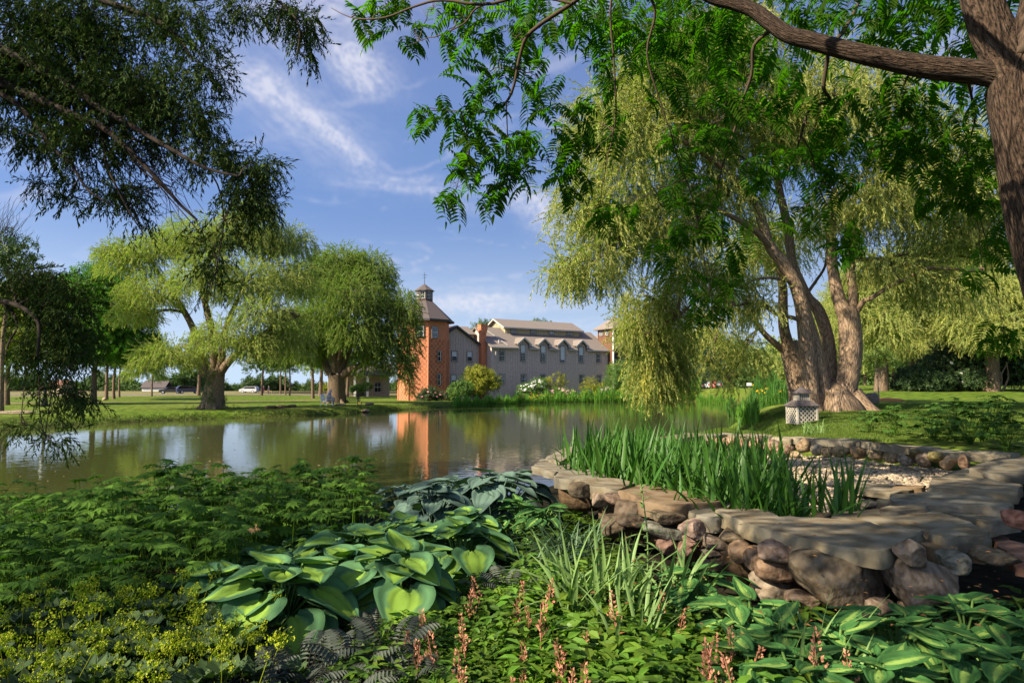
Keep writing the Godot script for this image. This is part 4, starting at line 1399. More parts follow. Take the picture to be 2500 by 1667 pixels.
	# the long curtain that reaches down to the water
	var curtain := [lobe(1600, 830, 21.5, 55, 50, 0.7), lobe(1590, 890, 21.5, 50, 50, 0.6), lobe(1570, 930, 21.5, 22, 40, 0.4), lobe(1614, 930, 21.5, 22, 44, 0.4), lobe(1650, 880, 22, 35, 60, 0.5), lobe(1545, 790, 21, 16, 40, 0.4), lobe(1665, 920, 22, 14, 30, 0.3)]
	for l in curtain:
		l[0] -= base
	crown(o, curtain, 1500, mid_strands, M.willow, 513, true, 0.9, -1.0, 0.3, 0.6, "crown", 0.15)
	var veil := [lobe(1750, 800, 24, 60, 55, 0.9), lobe(1820, 850, 24, 50, 60, 0.8), lobe(1740, 880, 24, 30, 50, 0.6), lobe(1780, 930, 24, 14, 40, 0.4)]

	base = foot(1952, 25.5)
	o = thing("leaning_willow", "leaning willow trunk just behind the big one, forking low to the pond", "tree", base)
	rng.seed = 521
	var mb := MB.new()
	mb.col = Color(0.9, 0.83, 0.76)
	var p2 := traced([[1956, 1000], [1952, 955], [1944, 915], [1934, 870], [1924, 835]], 25.5, 25.5)
	for k in p2.size():
		p2[k] -= base
	mb.tube(p2, taper(p2.size(), 0.42, 0.33), 14, 0.18, ridge)
	part("trunk", mb.done(), M.bark, o)
	mb = MB.new()
	mb.col = Color(0.8, 0.74, 0.68)
	forks = []
	for q in [[[[1926, 845], [1915, 800], [1912, 740], [1910, 690], [1890, 620], [1860, 560]], 0.22, 0.10], [[[1920, 860], [1895, 840], [1868, 815], [1840, 780], [1815, 760], [1770, 750]], 0.14, 0.05], [[[1868, 815], [1850, 790], [1838, 755], [1828, 720]], 0.09, 0.04]]:
		var pts := traced(q[0], 25.5, 25.0)
		for k in pts.size():
			pts[k] -= base
		mb.tube(pts, taper(pts.size(), q[1], q[2]), 9, 0.15, ridge)
		forks.append(pts[-1])
		forks.append(pts[pts.size() / 2])
	for l in veil:
		l[0] -= base
	twigs(mb, forks, veil, 0.04, 6)
	part("boughs", mb.done(), M.bark, o)
	veil.append_array([[at(1830, 620, 26) - base, Vector3(1.7, 1.2, 1.6)], [at(1900, 580, 26) - base, Vector3(1.8, 1.2, 1.8)], [at(1760, 740, 25) - base, Vector3(1.0, 0.7, 0.9)]])
	crown(o, veil, 2100, mid_strands, M.willow, 523, true, 0.95, -0.9, 0.2, 0.6)

# ---------------------------------------------------------------- the willow that hangs in from the upper left
func hanging_willow() -> void:
	var base := on(-13.5, -7.5)
	var o := thing("overhanging_willow", "dark willow boughs hanging into the photo from beyond its upper left corner", "tree", base)
	rng.seed = 601
	var ridge := noise(0.02, 3, 73)
	var mb := MB.new()
	mb.col = Color(0.6, 0.55, 0.5)
	mb.tube(curve([Vector3(0, -0.5, 0), Vector3(0.1, 2, 0), Vector3(0.3, 4.5, -0.2), Vector3(0.8, 7, -0.6)]), taper(13, 0.6, 0.35), 14, 0.2, ridge)
	part("trunk", mb.done(), M.bark, o)
	mb = MB.new()
	mb.col = Color(0.28, 0.25, 0.22)
	var forks := [Vector3(0.8, 7, -0.6)]
	var br := [
		[[[-250, 80], [0, 200], [90, 240], [160, 272], [250, 311], [304, 357], [386, 440], [440, 500], [480, 536]], 0.075, 0.012],
		[[[100, -60], [246, 0], [340, 32], [404, 64], [446, 107], [470, 150]], 0.06, 0.012],
		[[[-100, 60], [60, 150], [171, 210], [243, 264], [296, 293], [357, 329], [430, 372], [500, 410], [580, 430]], 0.065, 0.012],
		[[[-200, 150], [0, 228], [71, 286], [125, 357], [171, 400], [214, 464], [271, 500]], 0.045, 0.008],
		[[[250, 311], [257, 393], [286, 461], [321, 528], [350, 570]], 0.022, 0.006],
		[[[264, 328], [321, 339], [393, 357], [440, 368]], 0.025, 0.008],
		[[[304, 357], [330, 400], [375, 440], [410, 480], [455, 530], [480, 560]], 0.016, 0.004],
		[[[-300, 600], [-60, 735], [0, 735], [40, 745], [85, 775], [95, 815], [90, 870]], 0.05, 0.012],
		[[[0, 735], [30, 765], [40, 800], [20, 835], [12, 870]], 0.022, 0.008],
		[[[90, 800], [92, 870], [95, 950], [96, 1010], [110, 1070]], 0.010, 0.004],
		[[[130, 830], [140, 900], [125, 960], [112, 1040], [108, 1090]], 0.010, 0.004],
		[[[50, 820], [60, 900], [52, 1000], [50, 1030]], 0.008, 0.004],
		[[[480, 380], [530, 450], [545, 540], [530, 640], [520, 740]], 0.014, 0.004],
		[[[470, 0], [620, -20], [700, 20], [730, 70], [725, 130]], 0.03, 0.006],
		[[[690, 10], [675, 60]], 0.01, 0.004]]
	for q in br:
		var pts := traced(q[0], 11.9, R(10.8, 11.4))
		for k in pts.size():
			pts[k] -= base
		mb.tube(pts, taper(pts.size(), q[1] * 1.25, q[2] * 1.5), 7, 0.12, ridge)
		forks.append(pts[pts.size() * 3 / 4])
		forks.append(pts[pts.size() / 2])
		forks.append(pts[-1])
	# fine bare twigs against the sky
	for k in 46:
		var a := at(R(290, 420), R(340, 470), R(11.5, 12.3)) - base
		limb(mb, a, a + Vector3(R(0.1, 0.9), R(-1.1, -0.25), R(-0.2, 0.2)), 0.009, 0.004, 0.05, 0.06, 6, 3)
	var lobes := [lobe(60, 40, 12.5, 150, 130, 1.2), lobe(260, 60, 12.3, 170, 110, 1.2), lobe(440, 60, 12, 100, 75, 0.9), lobe(500, 170, 11.8, 55, 80, 0.7), lobe(190, 200, 12.2, 170, 110, 1.2), lobe(40, 190, 12.5, 90, 75, 0.9), lobe(350, 230, 12, 130, 90, 1.0), lobe(460, 290, 11.8, 75, 75, 0.8), lobe(230, 350, 12, 85, 75, 0.8), lobe(150, 330, 12.2, 70, 50, 0.7), lobe(330, 320, 12, 100, 60, 0.8), lobe(520, 380, 11.8, 70, 50, 0.7), lobe(620, 400, 11.8, 50, 42, 0.6), lobe(600, 470, 11.8, 65, 60, 0.6), lobe(545, 540, 11.8, 55, 60, 0.6), lobe(650, 510, 11.8, 30, 40, 0.4), lobe(520, 620, 11.8, 26, 60, 0.4), lobe(515, 710, 11.8, 18, 45, 0.3), lobe(290, 470, 12, 50, 45, 0.5), lobe(330, 530, 12, 26, 26, 0.4), lobe(190, 440, 12, 45, 30, 0.4), lobe(95, 450, 12, 22, 24, 0.25), lobe(170, 480, 12, 24, 25, 0.3), lobe(20, 310, 12.3, 40, 22, 0.4), lobe(80, 360, 12.3, 35, 18, 0.3), lobe(600, 20, 12, 60, 22, 0.5), lobe(730, 40, 12, 50, 50, 0.5), lobe(745, 110, 12, 30, 36, 0.3), lobe(690, 20, 12, 40, 20, 0.4),
		lobe(60, 670, 12.3, 90, 45, 0.8), lobe(150, 690, 12, 60, 30, 0.5), lobe(110, 750, 12, 80, 50, 0.6), lobe(170, 800, 12, 50, 60, 0.5), lobe(110, 860, 11.8, 55, 60, 0.5), lobe(180, 890, 11.8, 50, 50, 0.4), lobe(150, 950, 11.8, 50, 34, 0.4), lobe(200, 970, 11.8, 26, 26, 0.3), lobe(120, 1010, 11.6, 32, 30, 0.3), lobe(125, 1075, 11.6, 34, 32, 0.3), lobe(60, 1040, 11.8, 22, 16, 0.2), lobe(20, 700, 12.3, 60, 60, 0.6)]
	for l in lobes:
		l[0] -= base
	twigs(mb, forks, lobes, 0.012, 8)
	part("boughs", mb.done(), M.twig, o)
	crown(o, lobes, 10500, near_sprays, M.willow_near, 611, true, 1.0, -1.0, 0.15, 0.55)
	# the rest of its head, above and behind the viewer's left shoulder
	var rest := [[Vector3(3.6, 6.8, 3.2), Vector3(2.6, 1.2, 2.6)], [Vector3(2.5, 7.5, 1.0), Vector3(4.0, 2.4, 4.0)], [Vector3(0.0, 9.5, -2.0), Vector3(4.5, 2.6, 4.5)], [Vector3(-2.0, 7.5, 5.0), Vector3(4, 2.6, 4)], [Vector3(3.0, 8.2, -5.5), Vector3(3.0, 1.8, 2.5)]]
	mb = MB.new()
	var over := [[Vector3(5.3, 5.8, 6.3), Vector3(2.2, 0.9, 2.6)]]
	var reach := [[Vector3(11.0, 5.7, 7.8), Vector3(1.75, 0.8, 2.6)]]
	twigs(mb, [Vector3(0.8, 7, -0.6)], rest, 0.14, 8)
	twigs(mb, [Vector3(2.6, 6.9, 1.6)], over, 0.07, 8)
	twigs(mb, [over[0][0]], reach, 0.05, 8)
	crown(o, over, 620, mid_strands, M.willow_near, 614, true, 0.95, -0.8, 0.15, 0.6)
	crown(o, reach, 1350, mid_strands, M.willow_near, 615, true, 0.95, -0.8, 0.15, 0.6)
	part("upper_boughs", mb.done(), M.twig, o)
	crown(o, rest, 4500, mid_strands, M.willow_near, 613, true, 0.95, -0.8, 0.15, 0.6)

# ---------------------------------------------------------------- the walnut whose trunk stands at the right edge
func walnut() -> void:
	var base := on(4.1, -5.0)
	var o := thing("walnut_tree", "black walnut with deeply furrowed trunk and feathered leaves arching overhead", "tree", base)
	var ridge := noise(0.03, 4, 74)
	rng.seed = 701
	var mb := MB.new()
	mb.col = Color(1, 0.95, 0.9)
	var tr := traced([[2800, 1560], [2700, 1100], [2640, 800], [2592, 650], [2556, 520], [2524, 390], [2500, 270], [2486, 190]], 5.0, 5.0)
	for k in tr.size():
		tr[k] -= base
	var rads := taper(tr.size(), 0.29, 0.20)
	rads[-1] = 0.18
	mb.tube(tr, rads, 20, 0.22, ridge)
	part("trunk", mb.done(), M.walnut_bark, o)
	var forks := []
	for q in [[[[2492, 230], [2462, 150], [2420, 60], [2385, -60], [2360, -200]], 0.17, 0.12, 5.0, 5.1], [[[2486, 240], [2515, 130], [2545, 20], [2580, -150]], 0.17, 0.12, 5.0, 4.8], [[[2500, 215], [2420, 182], [2327, 170], [2250, 160], [2174, 145], [2100, 130], [2040, 116], [1980, 100], [1925, 85], [1880, 55], [1840, 25], [1790, 8], [1740, -5], [1660, -50], [1580, -120]], 0.098, 0.042, 5.0, 5.9]]:
		var pts := traced(q[0], q[3], q[4])
		for k in pts.size():
			pts[k] -= base
		mb = MB.new()
		mb.col = Color(0.95, 0.9, 0.85)
		mb.tube(pts, taper(pts.size(), q[1], q[2]), 14, 0.22, ridge)
		part("limb", mb.done(), M.walnut_bark, o)
		forks.append(pts[-1])
		for s in range(4, pts.size(), 8):
			forks.append(pts[s])
	mb = MB.new()
	mb.col = Color(0.8, 0.75, 0.7)
	for q in [[[[2022, 118], [2020, 150], [2012, 215], [2026, 245], [1978, 266], [1956, 330], [1940, 380], [1905, 460], [1880, 520]], 0.020, 0.005], [[[1890, 70], [1842, 110], [1836, 180], [1812, 250], [1790, 330], [1760, 420], [1745, 520]], 0.018, 0.005], [[[1660, -50], [1560, -40], [1450, -30], [1397, 8], [1297, 77], [1271, 130], [1255, 207], [1236, 249], [1202, 272], [1125, 272], [1040, 262]], 0.030, 0.004], [[[1560, -40], [1493, 0], [1500, 160], [1504, 287], [1490, 340]], 0.014, 0.004], [[[1397, 8], [1300, -10], [1221, 4], [1164, 19], [1133, 57], [1068, 88], [1045, 92], [1000, 110]], 0.014, 0.003], [[[1400, -60], [1205, 8], [1080, 0], [1014, 15], [942, 42], [877, 46], [840, 36], [808, 19]], 0.016, 0.003], [[[1236, 249], [1240, 350], [1245, 420]], 0.006, 0.003], [[[1125, 272], [1140, 330], [1150, 400]], 0.006, 0.003], [[[2040, 100], [2070, 60], [2110, -20]], 0.022, 0.012], [[[1570, -40], [1600, 30], [1580, 130], [1610, 240], [1640, 330]], 0.016, 0.005], [[[1640, 330], [1660, 400], [1690, 480], [1710, 560]], 0.008, 0.003], [[[1956, 330], [1985, 380], [1990, 430], [2010, 480]], 0.008, 0.003], [[[2230, 160], [2200, 230], [2190, 300]], 0.012, 0.004], [[[2360, 180], [2380, 300], [2340, 400]], 0.014, 0.004]]:
		var pts := traced(q[0], 5.7, R(6.0, 6.8))
		for k in pts.size():
			pts[k] -= base
		mb.tube(pts, taper(pts.size(), q[1], q[2]), 6)
		for s in range(2, pts.size(), 4):
			forks.append(pts[s])
	var lobes := [lobe(910, 45, 6.6, 48, 38, .25), lobe(1012, 80, 6.6, 36, 40, .22), lobe(960, 10, 6.6, 60, 20, .25), lobe(1060, 10, 6.6, 80, 30, .3), lobe(1150, 40, 6.5, 90, 50, .4), lobe(1120, 140, 6.4, 45, 45, .3), lobe(1190, 180, 6.4, 60, 60, .35), lobe(1260, 90, 6.5, 80, 80, .4), lobe(1180, 250, 6.4, 55, 40, .3), lobe(1030, 290, 6.3, 42, 36, .25), lobe(1100, 300, 6.3, 60, 40, .3), lobe(1170, 350, 6.3, 85, 65, .35), lobe(1250, 370, 6.3, 75, 80, .35), lobe(1135, 410, 6.3, 45, 40, .25), lobe(1110, 470, 6.3, 42, 34, .22), lobe(1205, 475, 6.3, 42, 38, .22), lobe(1260, 420, 6.3, 50, 40, .25), lobe(1360, 60, 6.6, 110, 70, .4), lobe(1330, 210, 6.5, 60, 70, .35), lobe(1390, 300, 6.5, 65, 80, .35), lobe(1370, 400, 6.5, 45, 50, .25), lobe(1400, 440, 6.5, 42, 40, .22), lobe(1470, 60, 6.6, 110, 60, .4), lobe(1490, 180, 6.5, 60, 70, .35), lobe(1470, 320, 6.5, 60, 60, .3), lobe(1460, 520, 6.5, 28, 32, .2), lobe(1530, 500, 6.5, 30, 28, .2), lobe(1600, 90, 6.4, 110, 80, .4), lobe(1700, 60, 6.3, 120, 60, .4), lobe(1620, 200, 6.4, 60, 60, .3), lobe(1660, 370, 6.4, 75, 70, .35), lobe(1740, 300, 6.3, 70, 90, .35), lobe(1690, 460, 6.4, 70, 50, .3), lobe(1700, 560, 6.4, 75, 55, .3), lobe(1640, 600, 6.4, 45, 40, .25), lobe(1740, 680, 6.4, 70, 60, .3), lobe(1790, 600, 6.3, 60, 50, .3), lobe(1740, 760, 6.4, 50, 28, .22), lobe(1850, 420, 6.3, 80, 60, .35), lobe(1830, 180, 6.2, 70, 70, .35), lobe(1900, 250, 6.1, 80, 60, .35), lobe(1960, 400, 6.2, 90, 60, .35), lobe(1990, 330, 6.2, 90, 50, .35), lobe(2030, 460, 6.2, 70, 50, .3), lobe(1960, 520, 6.3, 60, 45, .3), lobe(2060, 600, 6.3, 40, 55, .25), lobe(2100, 280, 6.0, 110, 70, .4), lobe(2200, 230, 5.8, 110, 50, .4), lobe(2180, 360, 6.2, 110, 70, .4), lobe(2300, 330, 6.0, 110, 90, .4), lobe(2380, 430, 6.2, 90, 110, .4), lobe(2300, 480, 6.5, 80, 70, .4), lobe(2050, 30, 6.0, 130, 50, .4), lobe(2200, 50, 5.9, 130, 70, .4), lobe(2310, 110, 6.1, 90, 50, .35), lobe(2440, 40, 6.3, 70, 70, .3), lobe(2450, 560, 6.6, 60, 70, .3), lobe(2460, 830, 7.5, 50, 60, .35), lobe(2400, 650, 7.0, 50, 40, .3)]
	for l in lobes:
		l[0] -= base
	twigs(mb, forks, lobes, 0.006, 6)
	part("branches", mb.done(), M.twig, o)
	feathered(o, lobes, 1550, 711, 0.34)
	# the part of the crown above the viewer's head
	var rest := [  [Vector3(-2.5, 4.6, 3.5), Vector3(2.6, 0.9, 2.4)], [Vector3(1.5, 5.5, 1.0), Vector3(3.0, 1.4, 2.6)], [Vector3(-5.2, 5.0, 1.5), Vector3(2.2, 0.9, 2.0)], [Vector3(-1.0, 6.2, -2.5), Vector3(3.4, 1.2, 2.8)], [Vector3(3.0, 4.5, -2.0), Vector3(2.2, 1.5, 2.4)], [Vector3(3.5, 4.2, 3.5), Vector3(2.5, 1.2, 2.4)], [Vector3(0.6, 4.4, 5.4), Vector3(2.4, 1.0, 1.6)]]
	mb = MB.new()
	twigs(mb, [forks[0], forks[1], Vector3(-2, 5.2, 0)], rest, 0.05, 10)
	part("upper_branches", mb.done(), M.twig, o)
	feathered(o, rest, 3000, 713, 0.45)
	var crest := [[Vector3(-7.8, 9.6, -5.3), Vector3(2.8, 1.1, 2.8)], [Vector3(-3.6, 9.8, -7.4), Vector3(2.8, 1.1, 2.8)], [Vector3(0.5, 10.2, -10), Vector3(3.0, 1.2, 2.8)]]
	feathered(o, crest, 1000, 714, 0.5)

func feathered(o: Node, lobes: Array, count: int, seed_: int, length: float) -> void:
	var meshes := [pinnate(seed_ + 1, length, 8), pinnate(seed_ + 2, length, 7), pinnate(seed_ + 3, length, 9)]
	rng.seed = seed_
	var total := 0.0
	for l in lobes:
		total += l[1].x * l[1].y * (1.0 if l[1].z < 1.0 else 1.0)
	var where := [[], [], []]
	var tint := [PackedColorArray(), PackedColorArray(), PackedColorArray()]
	for l in lobes:
		var n := maxi(3, int(count * l[1].x * l[1].y / total * (0.50 if l[1].z > 0.28 and l[1].z < 0.5 else 0.9)))
		for k in n:
			var d := Vector3(R(-1, 1), R(-1, 1), R(-1, 1))
			while d.length() > 1.0:
				d = Vector3(R(-1, 1), R(-1, 1), R(-1, 1))
			var p: Vector3 = l[0] + d * l[1]
			var b := Basis(Vector3.UP, R(0, TAU)) * Basis(Vector3.RIGHT, R(-0.1, 0.75)) * Basis(Vector3.BACK, R(-0.5, 0.5))
			var j := rng.randi() % 3
			var s := R(0.75, 1.15)
			where[j].append(Transform3D(b * s, p - b.z * length * 0.5 * s))
			var tone := R(0.75, 1.15)
			tint[j].push_back(Color(tone * R(0.85, 1.15), tone, tone * 0.9))
	for j in 3:
		scatter("crown", meshes[j], M.walnut, where[j], tint[j], o)

# ---------------------------------------------------------------- stones
var ico_v := []
var ico_f := []
func ico() -> void:
	var t := (1.0 + sqrt(5.0)) / 2.0
	var v: Array = [Vector3(-1, t, 0), Vector3(1, t, 0), Vector3(-1, -t, 0), Vector3(1, -t, 0), Vector3(0, -1, t), Vector3(0, 1, t), Vector3(0, -1, -t), Vector3(0, 1, -t), Vector3(t, 0, -1), Vector3(t, 0, 1), Vector3(-t, 0, -1), Vector3(-t, 0, 1)]
	for k in v.size():
		v[k] = v[k].normalized()
	var f := [[0, 11, 5], [0, 5, 1], [0, 1, 7], [0, 7, 10], [0, 10, 11], [1, 5, 9], [5, 11, 4], [11, 10, 2], [10, 7, 6], [7, 1, 8], [3, 9, 4], [3, 4, 2], [3, 2, 6], [3, 6, 8], [3, 8, 9], [4, 9, 5], [2, 4, 11], [6, 2, 10], [8, 6, 7], [9, 8, 1]]
	for level in 4:
		ico_v.append(v.duplicate())
		ico_f.append(f.duplicate())
		var cache := {}
		var g := []
		for q in f:
			var m := []
			for e in 3:
				var a: int = mini(q[e], q[(e + 1) % 3])
				var b: int = maxi(q[e], q[(e + 1) % 3])
				var key := a * 100000 + b
				if not cache.has(key):
					v.append((v[a] + v[b]).normalized())
					cache[key] = v.size() - 1
				m.append(cache[key])
			g.append_array([[q[0], m[0], m[2]], [q[1], m[1], m[0]], [q[2], m[2], m[1]], [m[0], m[1], m[2]]])
		f = g

# a field stone: rounded block, cut by a few chance planes, roughened
func rock(seed_: int, size: Vector3, boxy: float, cuts: int, rough: float, tone: Color, level := 2) -> ArrayMesh:
	rng.seed = seed_
	var nz := noise(0.9, 4, seed_)
	var planes := []
	for k in cuts:
		planes.append([Vector3(R(-1, 1), R(-1, 1), R(-1, 1)).normalized(), R(0.58, 0.9)])
	var pts := []
	for d in ico_v[level]:
		var p: Vector3 = d
		var e := pow(pow(absf(d.x), boxy) + pow(absf(d.y), boxy) + pow(absf(d.z), boxy), -1.0 / boxy)
		p = d * e
		for q in planes:
			var o: float = p.dot(q[0]) - q[1]
			if o > 0.0:
				p -= q[0] * o * 0.92
		p += d * (nz.get_noise_3dv(d * 1.4 + Vector3(seed_ % 91, 0, 0)) * rough + nz.get_noise_3dv(d * 5.0) * rough * 0.55)
		pts.append(p * size * 0.5)
	var nn := []
	nn.resize(pts.size())
	nn.fill(Vector3.ZERO)
	for q in ico_f[level]:
		var c: Vector3 = (pts[q[1]] - pts[q[0]]).cross(pts[q[2]] - pts[q[0]])
		for e in 3:
			nn[q[e]] += c
	var mb := MB.new()
	for k in pts.size():
		var s := nz.get_noise_3dv(pts[k] * 9.0)
		mb.col = tone * (1.0 + 0.22 * s)
		mb.vert(pts[k], nn[k].normalized(), Vector2(pts[k].x, pts[k].z))
	for q in ico_f[level]:
		mb.i.append_array(PackedInt32Array([q[0], q[2], q[1]]))
	return mb.done()

# a flagstone: ragged outline, worn upper edge, split layered rim
func flagstone(seed_: int, poly: Array, top: float, t: float, tone: Color, tilt := Vector3.ZERO) -> ArrayMesh:
	rng.seed = seed_
	var nz := noise(1.5, 4, seed_)
	var ring := []
	for k in poly.size():
		var a: Vector3 = poly[k]
		var b: Vector3 = poly[(k + 1) % poly.size()]
		var n := maxi(2, int((b - a).length() / 0.045))
		for s in n:
			var p := a.lerp(b, float(s) / n)
			var out := (b - a).cross(Vector3.UP).normalized()
			ring.append(p + out * (nz.get_noise_2d(p.x * 3.0, p.z * 3.0) * 0.028 + nz.get_noise_2d(p.x * 14.0, p.z * 14.0) * 0.014))
	var c := Vector3.ZERO
	for p in ring:
		c += p
	c /= ring.size()
	var area := 0.0
	for k in ring.size():
		area += ring[k].x * ring[(k + 1) % ring.size()].z - ring[(k + 1) % ring.size()].x * ring[k].z
	if area > 0.0:
		ring.reverse()                                            # counter-clockwise seen from above
	var levels := [[0.994, -t], [1.0, -t * 0.72], [1.004, -t * 0.5], [0.997, -t * 0.30], [1.0, -t * 0.10], [0.988, 0.0]]
	var rows := []
	for l in levels:
		var row := []
		for k in ring.size() + 1:
			var p: Vector3 = ring[k % ring.size()]
			var q: Vector3 = c + (p - c) * l[0] + Vector3(nz.get_noise_3d(p.x * 3, l[1] * 60.0, p.z * 3), 0, nz.get_noise_3d(p.z * 3, l[1] * 60.0, p.x * 3)) * 0.014
			q.y = top + l[1] + (nz.get_noise_2d(p.x * 1.2, p.z * 1.2) * 0.02 if l[1] > -t * 0.5 else 0.0) + tilt.x * (p.x - c.x) + tilt.z * (p.z - c.z)
			row.append(q)
		rows.append(row)
	var mb := MB.new()
	mb.col = tone * 0.92
	mb.sheet(rows)
	mb.col = tone
	# the upper face
	var flat := PackedVector2Array()
	var base := mb.v.size()
	for k in ring.size():
		var p: Vector3 = rows[-1][k]
		flat.push_back(Vector2(p.x, p.z))
		mb.vert(p, Vector3(-tilt.x, 1, -tilt.z).normalized(), Vector2(p.x, p.z))
	var tr := Geometry2D.triangulate_polygon(flat)
	for k in range(0, tr.size(), 3):
		var e1 := flat[tr[k + 1]] - flat[tr[k]]
		var e2 := flat[tr[k + 2]] - flat[tr[k]]
		var cw := e1.cross(e2) > 0.0
		mb.i.append_array(PackedInt32Array([base + tr[k], base + tr[k + (1 if cw else 2)], base + tr[k + (2 if cw else 1)]]))
	return mb.done()

func slab(parent: Node, seed_: int, px: Array, top: float, t: float, tone: Color, tilt := Vector3.ZERO) -> void:
	var poly := []
	for q in px:
		poly.append(gp(q[0], q[1], top))
	part("flagstone", flagstone(seed_, poly, top, t, tone, tilt), M.flag, parent)

# distance of the near coping's outer edge, by position across the photograph
func rim(px: float) -> float:
	var e := [[1300, 5.9], [1443, 5.33], [1509, 5.14], [1632, 4.48], [1700, 4.3], [1752, 4.28], [1800, 4.02], [1900, 3.67], [2060, 3.38], [2178, 3.25], [2300, 3.35], [2450, 3.5], [2600, 3.7]]
	for k in e.size() - 1:
		if px < e[k + 1][0]:
			return lerpf(e[k][1], e[k + 1][1], clampf((px - e[k][0]) / (e[k + 1][0] - e[k][0]), 0.0, 1.0))
	return 3.6

func stone_basin() -> void:
	var o := thing("stone_garden_wall", "dry-laid wall of big flagstones and field stones ringing a gravel basin", "garden wall")
	var tan_ := Color(0.255, 0.222, 0.165)
	var brown := Color(0.225, 0.165, 0.110)
	var greyc := Color(0.23, 0.21, 0.17)
	var red := Color(0.33, 0.19, 0.145)
	# the run of coping slabs along the near side, left to right
	slab(o, 801, [[1352, 1166], [1397, 1171], [1478, 1163], [1478, 1152], [1420, 1143], [1369, 1146]], 1.49, 0.09, greyc)
	slab(o, 802, [[1300, 1140], [1352, 1152], [1420, 1140], [1385, 1118], [1320, 1122]], 1.47, 0.07, greyc)
	slab(o, 803, [[1330, 1112], [1365, 1124], [1412, 1106], [1410, 1094], [1370, 1096]], 1.52, 0.06, greyc, Vector3(0.12, 0, 0))
	slab(o, 804, [[1399, 1168], [1443, 1187], [1509, 1194], [1552, 1177], [1476, 1164]], 1.5, 0.10, tan_)
	slab(o, 805, [[1512, 1196], [1568, 1221], [1632, 1236], [1680, 1233], [1762, 1228], [1762, 1219], [1660, 1196], [1568, 1183]], 1.5, 0.11, brown)
	slab(o, 806, [[1676, 1240], [1700, 1258], [1745, 1266], [1790, 1262], [1830, 1238], [1810, 1226], [1740, 1230]], 1.47, 0.09, greyc)
	slab(o, 807, [[1750, 1247], [1800, 1268], [1836, 1284], [1900, 1300], [1964, 1313], [2060, 1331], [2160, 1347], [2192, 1330], [2222, 1312], [2256, 1292], [2150, 1284], [2110, 1270], [2022, 1264], [1905, 1258], [1850, 1240], [1790, 1238]], 1.50, 0.088, tan_)
	slab(o, 808, [[2030, 1260], [2120, 1268], [2160, 1280], [2262, 1290], [2262, 1300], [2310, 1314], [2415, 1294], [2340, 1266], [2265, 1243], [2058, 1245]], 1.49, 0.10, tan_ * 0.93)
	slab(o, 809, [[2142, 1220], [2200, 1232], [2290, 1246], [2410, 1276], [2489, 1263], [2400, 1236], [2290, 1216]], 1.47, 0.09, greyc)
	slab(o, 810, [[2175, 1205], [2180, 1220], [2300, 1222], [2465, 1240], [2472, 1226], [2400, 1211], [2260, 1202]], 1.53, 0.08, greyc * 1.05)
	slab(o, 811, [[2265, 1187], [2330, 1194], [2487, 1201], [2494, 1181], [2400, 1170], [2283, 1161]], 1.52, 0.09, tan_)
	slab(o, 812, [[2300, 1157], [2400, 1168], [2440, 1160], [2420, 1146], [2360, 1142]], 1.48, 0.07, greyc)
	slab(o, 813, [[2367, 1141], [2440, 1158], [2540, 1160], [2540, 1114], [2440, 1117]], 1.54, 0.08, greyc * 0.8)
	slab(o, 814, [[2070, 1184], [2110, 1192], [2180, 1204], [2230, 1196], [2180, 1184], [2110, 1178]], 1.42, 0.06, tan_)
	slab(o, 815, [[2180, 1188], [2250, 1191], [2260, 1183], [2190, 1181]], 1.44, 0.06, brown)
	slab(o, 816, [[2150, 1240], [2200, 1238], [2268, 1232], [2262, 1222], [2200, 1232]], 1.54, 0.05, tan_ * 0.9)
	slab(o, 817, [[2390, 1152], [2440, 1160], [2500, 1158], [2470, 1150]], 1.44, 0.07, red)
	slab(o, 818, [[1985, 1262], [2012, 1262], [2030, 1252], [1995, 1250]], 1.5, 0.06, brown)
	slab(o, 819, [[2225, 1322], [2290, 1338], [2340, 1342], [2345, 1330], [2290, 1316], [2240, 1308]], 1.44, 0.10, brown)
	slab(o, 820, [[2340, 1330], [2410, 1338], [2412, 1326], [2360, 1318]], 1.42, 0.09, brown)
	slab(o, 821, [[2410, 1310], [2480, 1360], [2540, 1370], [2540, 1345], [2440, 1300]], 1.35, 0.10, red * 0.95)
	# the coping along the far side
	var back := [[1640, 1076, 1742, 1058, 0.9], [1738, 1064, 1808, 1061, 1.25], [1806, 1067, 1888, 1066, 1.1], [1930, 1069, 1990, 1072, 1.35], [1984, 1073, 2092, 1080, 0.95], [2090, 1083, 2140, 1086, 1.0], [2136, 1086, 2228, 1096, 1.1], [2224, 1096, 2352, 1110, 1.05], [2348, 1108, 2470, 1116, 1.15], [1884, 1068, 1934, 1070, 1.3]]
	for k in back.size():
		var q: Array = back[k]
		var a := gp(q[0], q[1], 1.52)
		var b := gp(q[2], q[3], 1.52)
		var w := (b - a).cross(Vector3.UP).normalized() * (0.34 if k % 2 else 0.42)
		if w.z > 0.0:
			w = -w
		part("flagstone", flagstone(830 + k, [a + (b - a) * 0.01, b - (b - a) * 0.01, b + w, a + w * 0.9], 1.52 + (k % 3) * 0.008, 0.09, [tan_, greyc, tan_ * 1.05][k % 3] * q[4]), M.flag, o)
	var e1 := gp(2130, 1079, 1.62)
	var e2 := gp(2222, 1090, 1.62)
	part("flagstone", flagstone(845, [e1, e2, e2 + Vector3(0, 0, -0.3), e1 + Vector3(0, 0, -0.3)], 1.61, 0.08, greyc), M.flag, o)
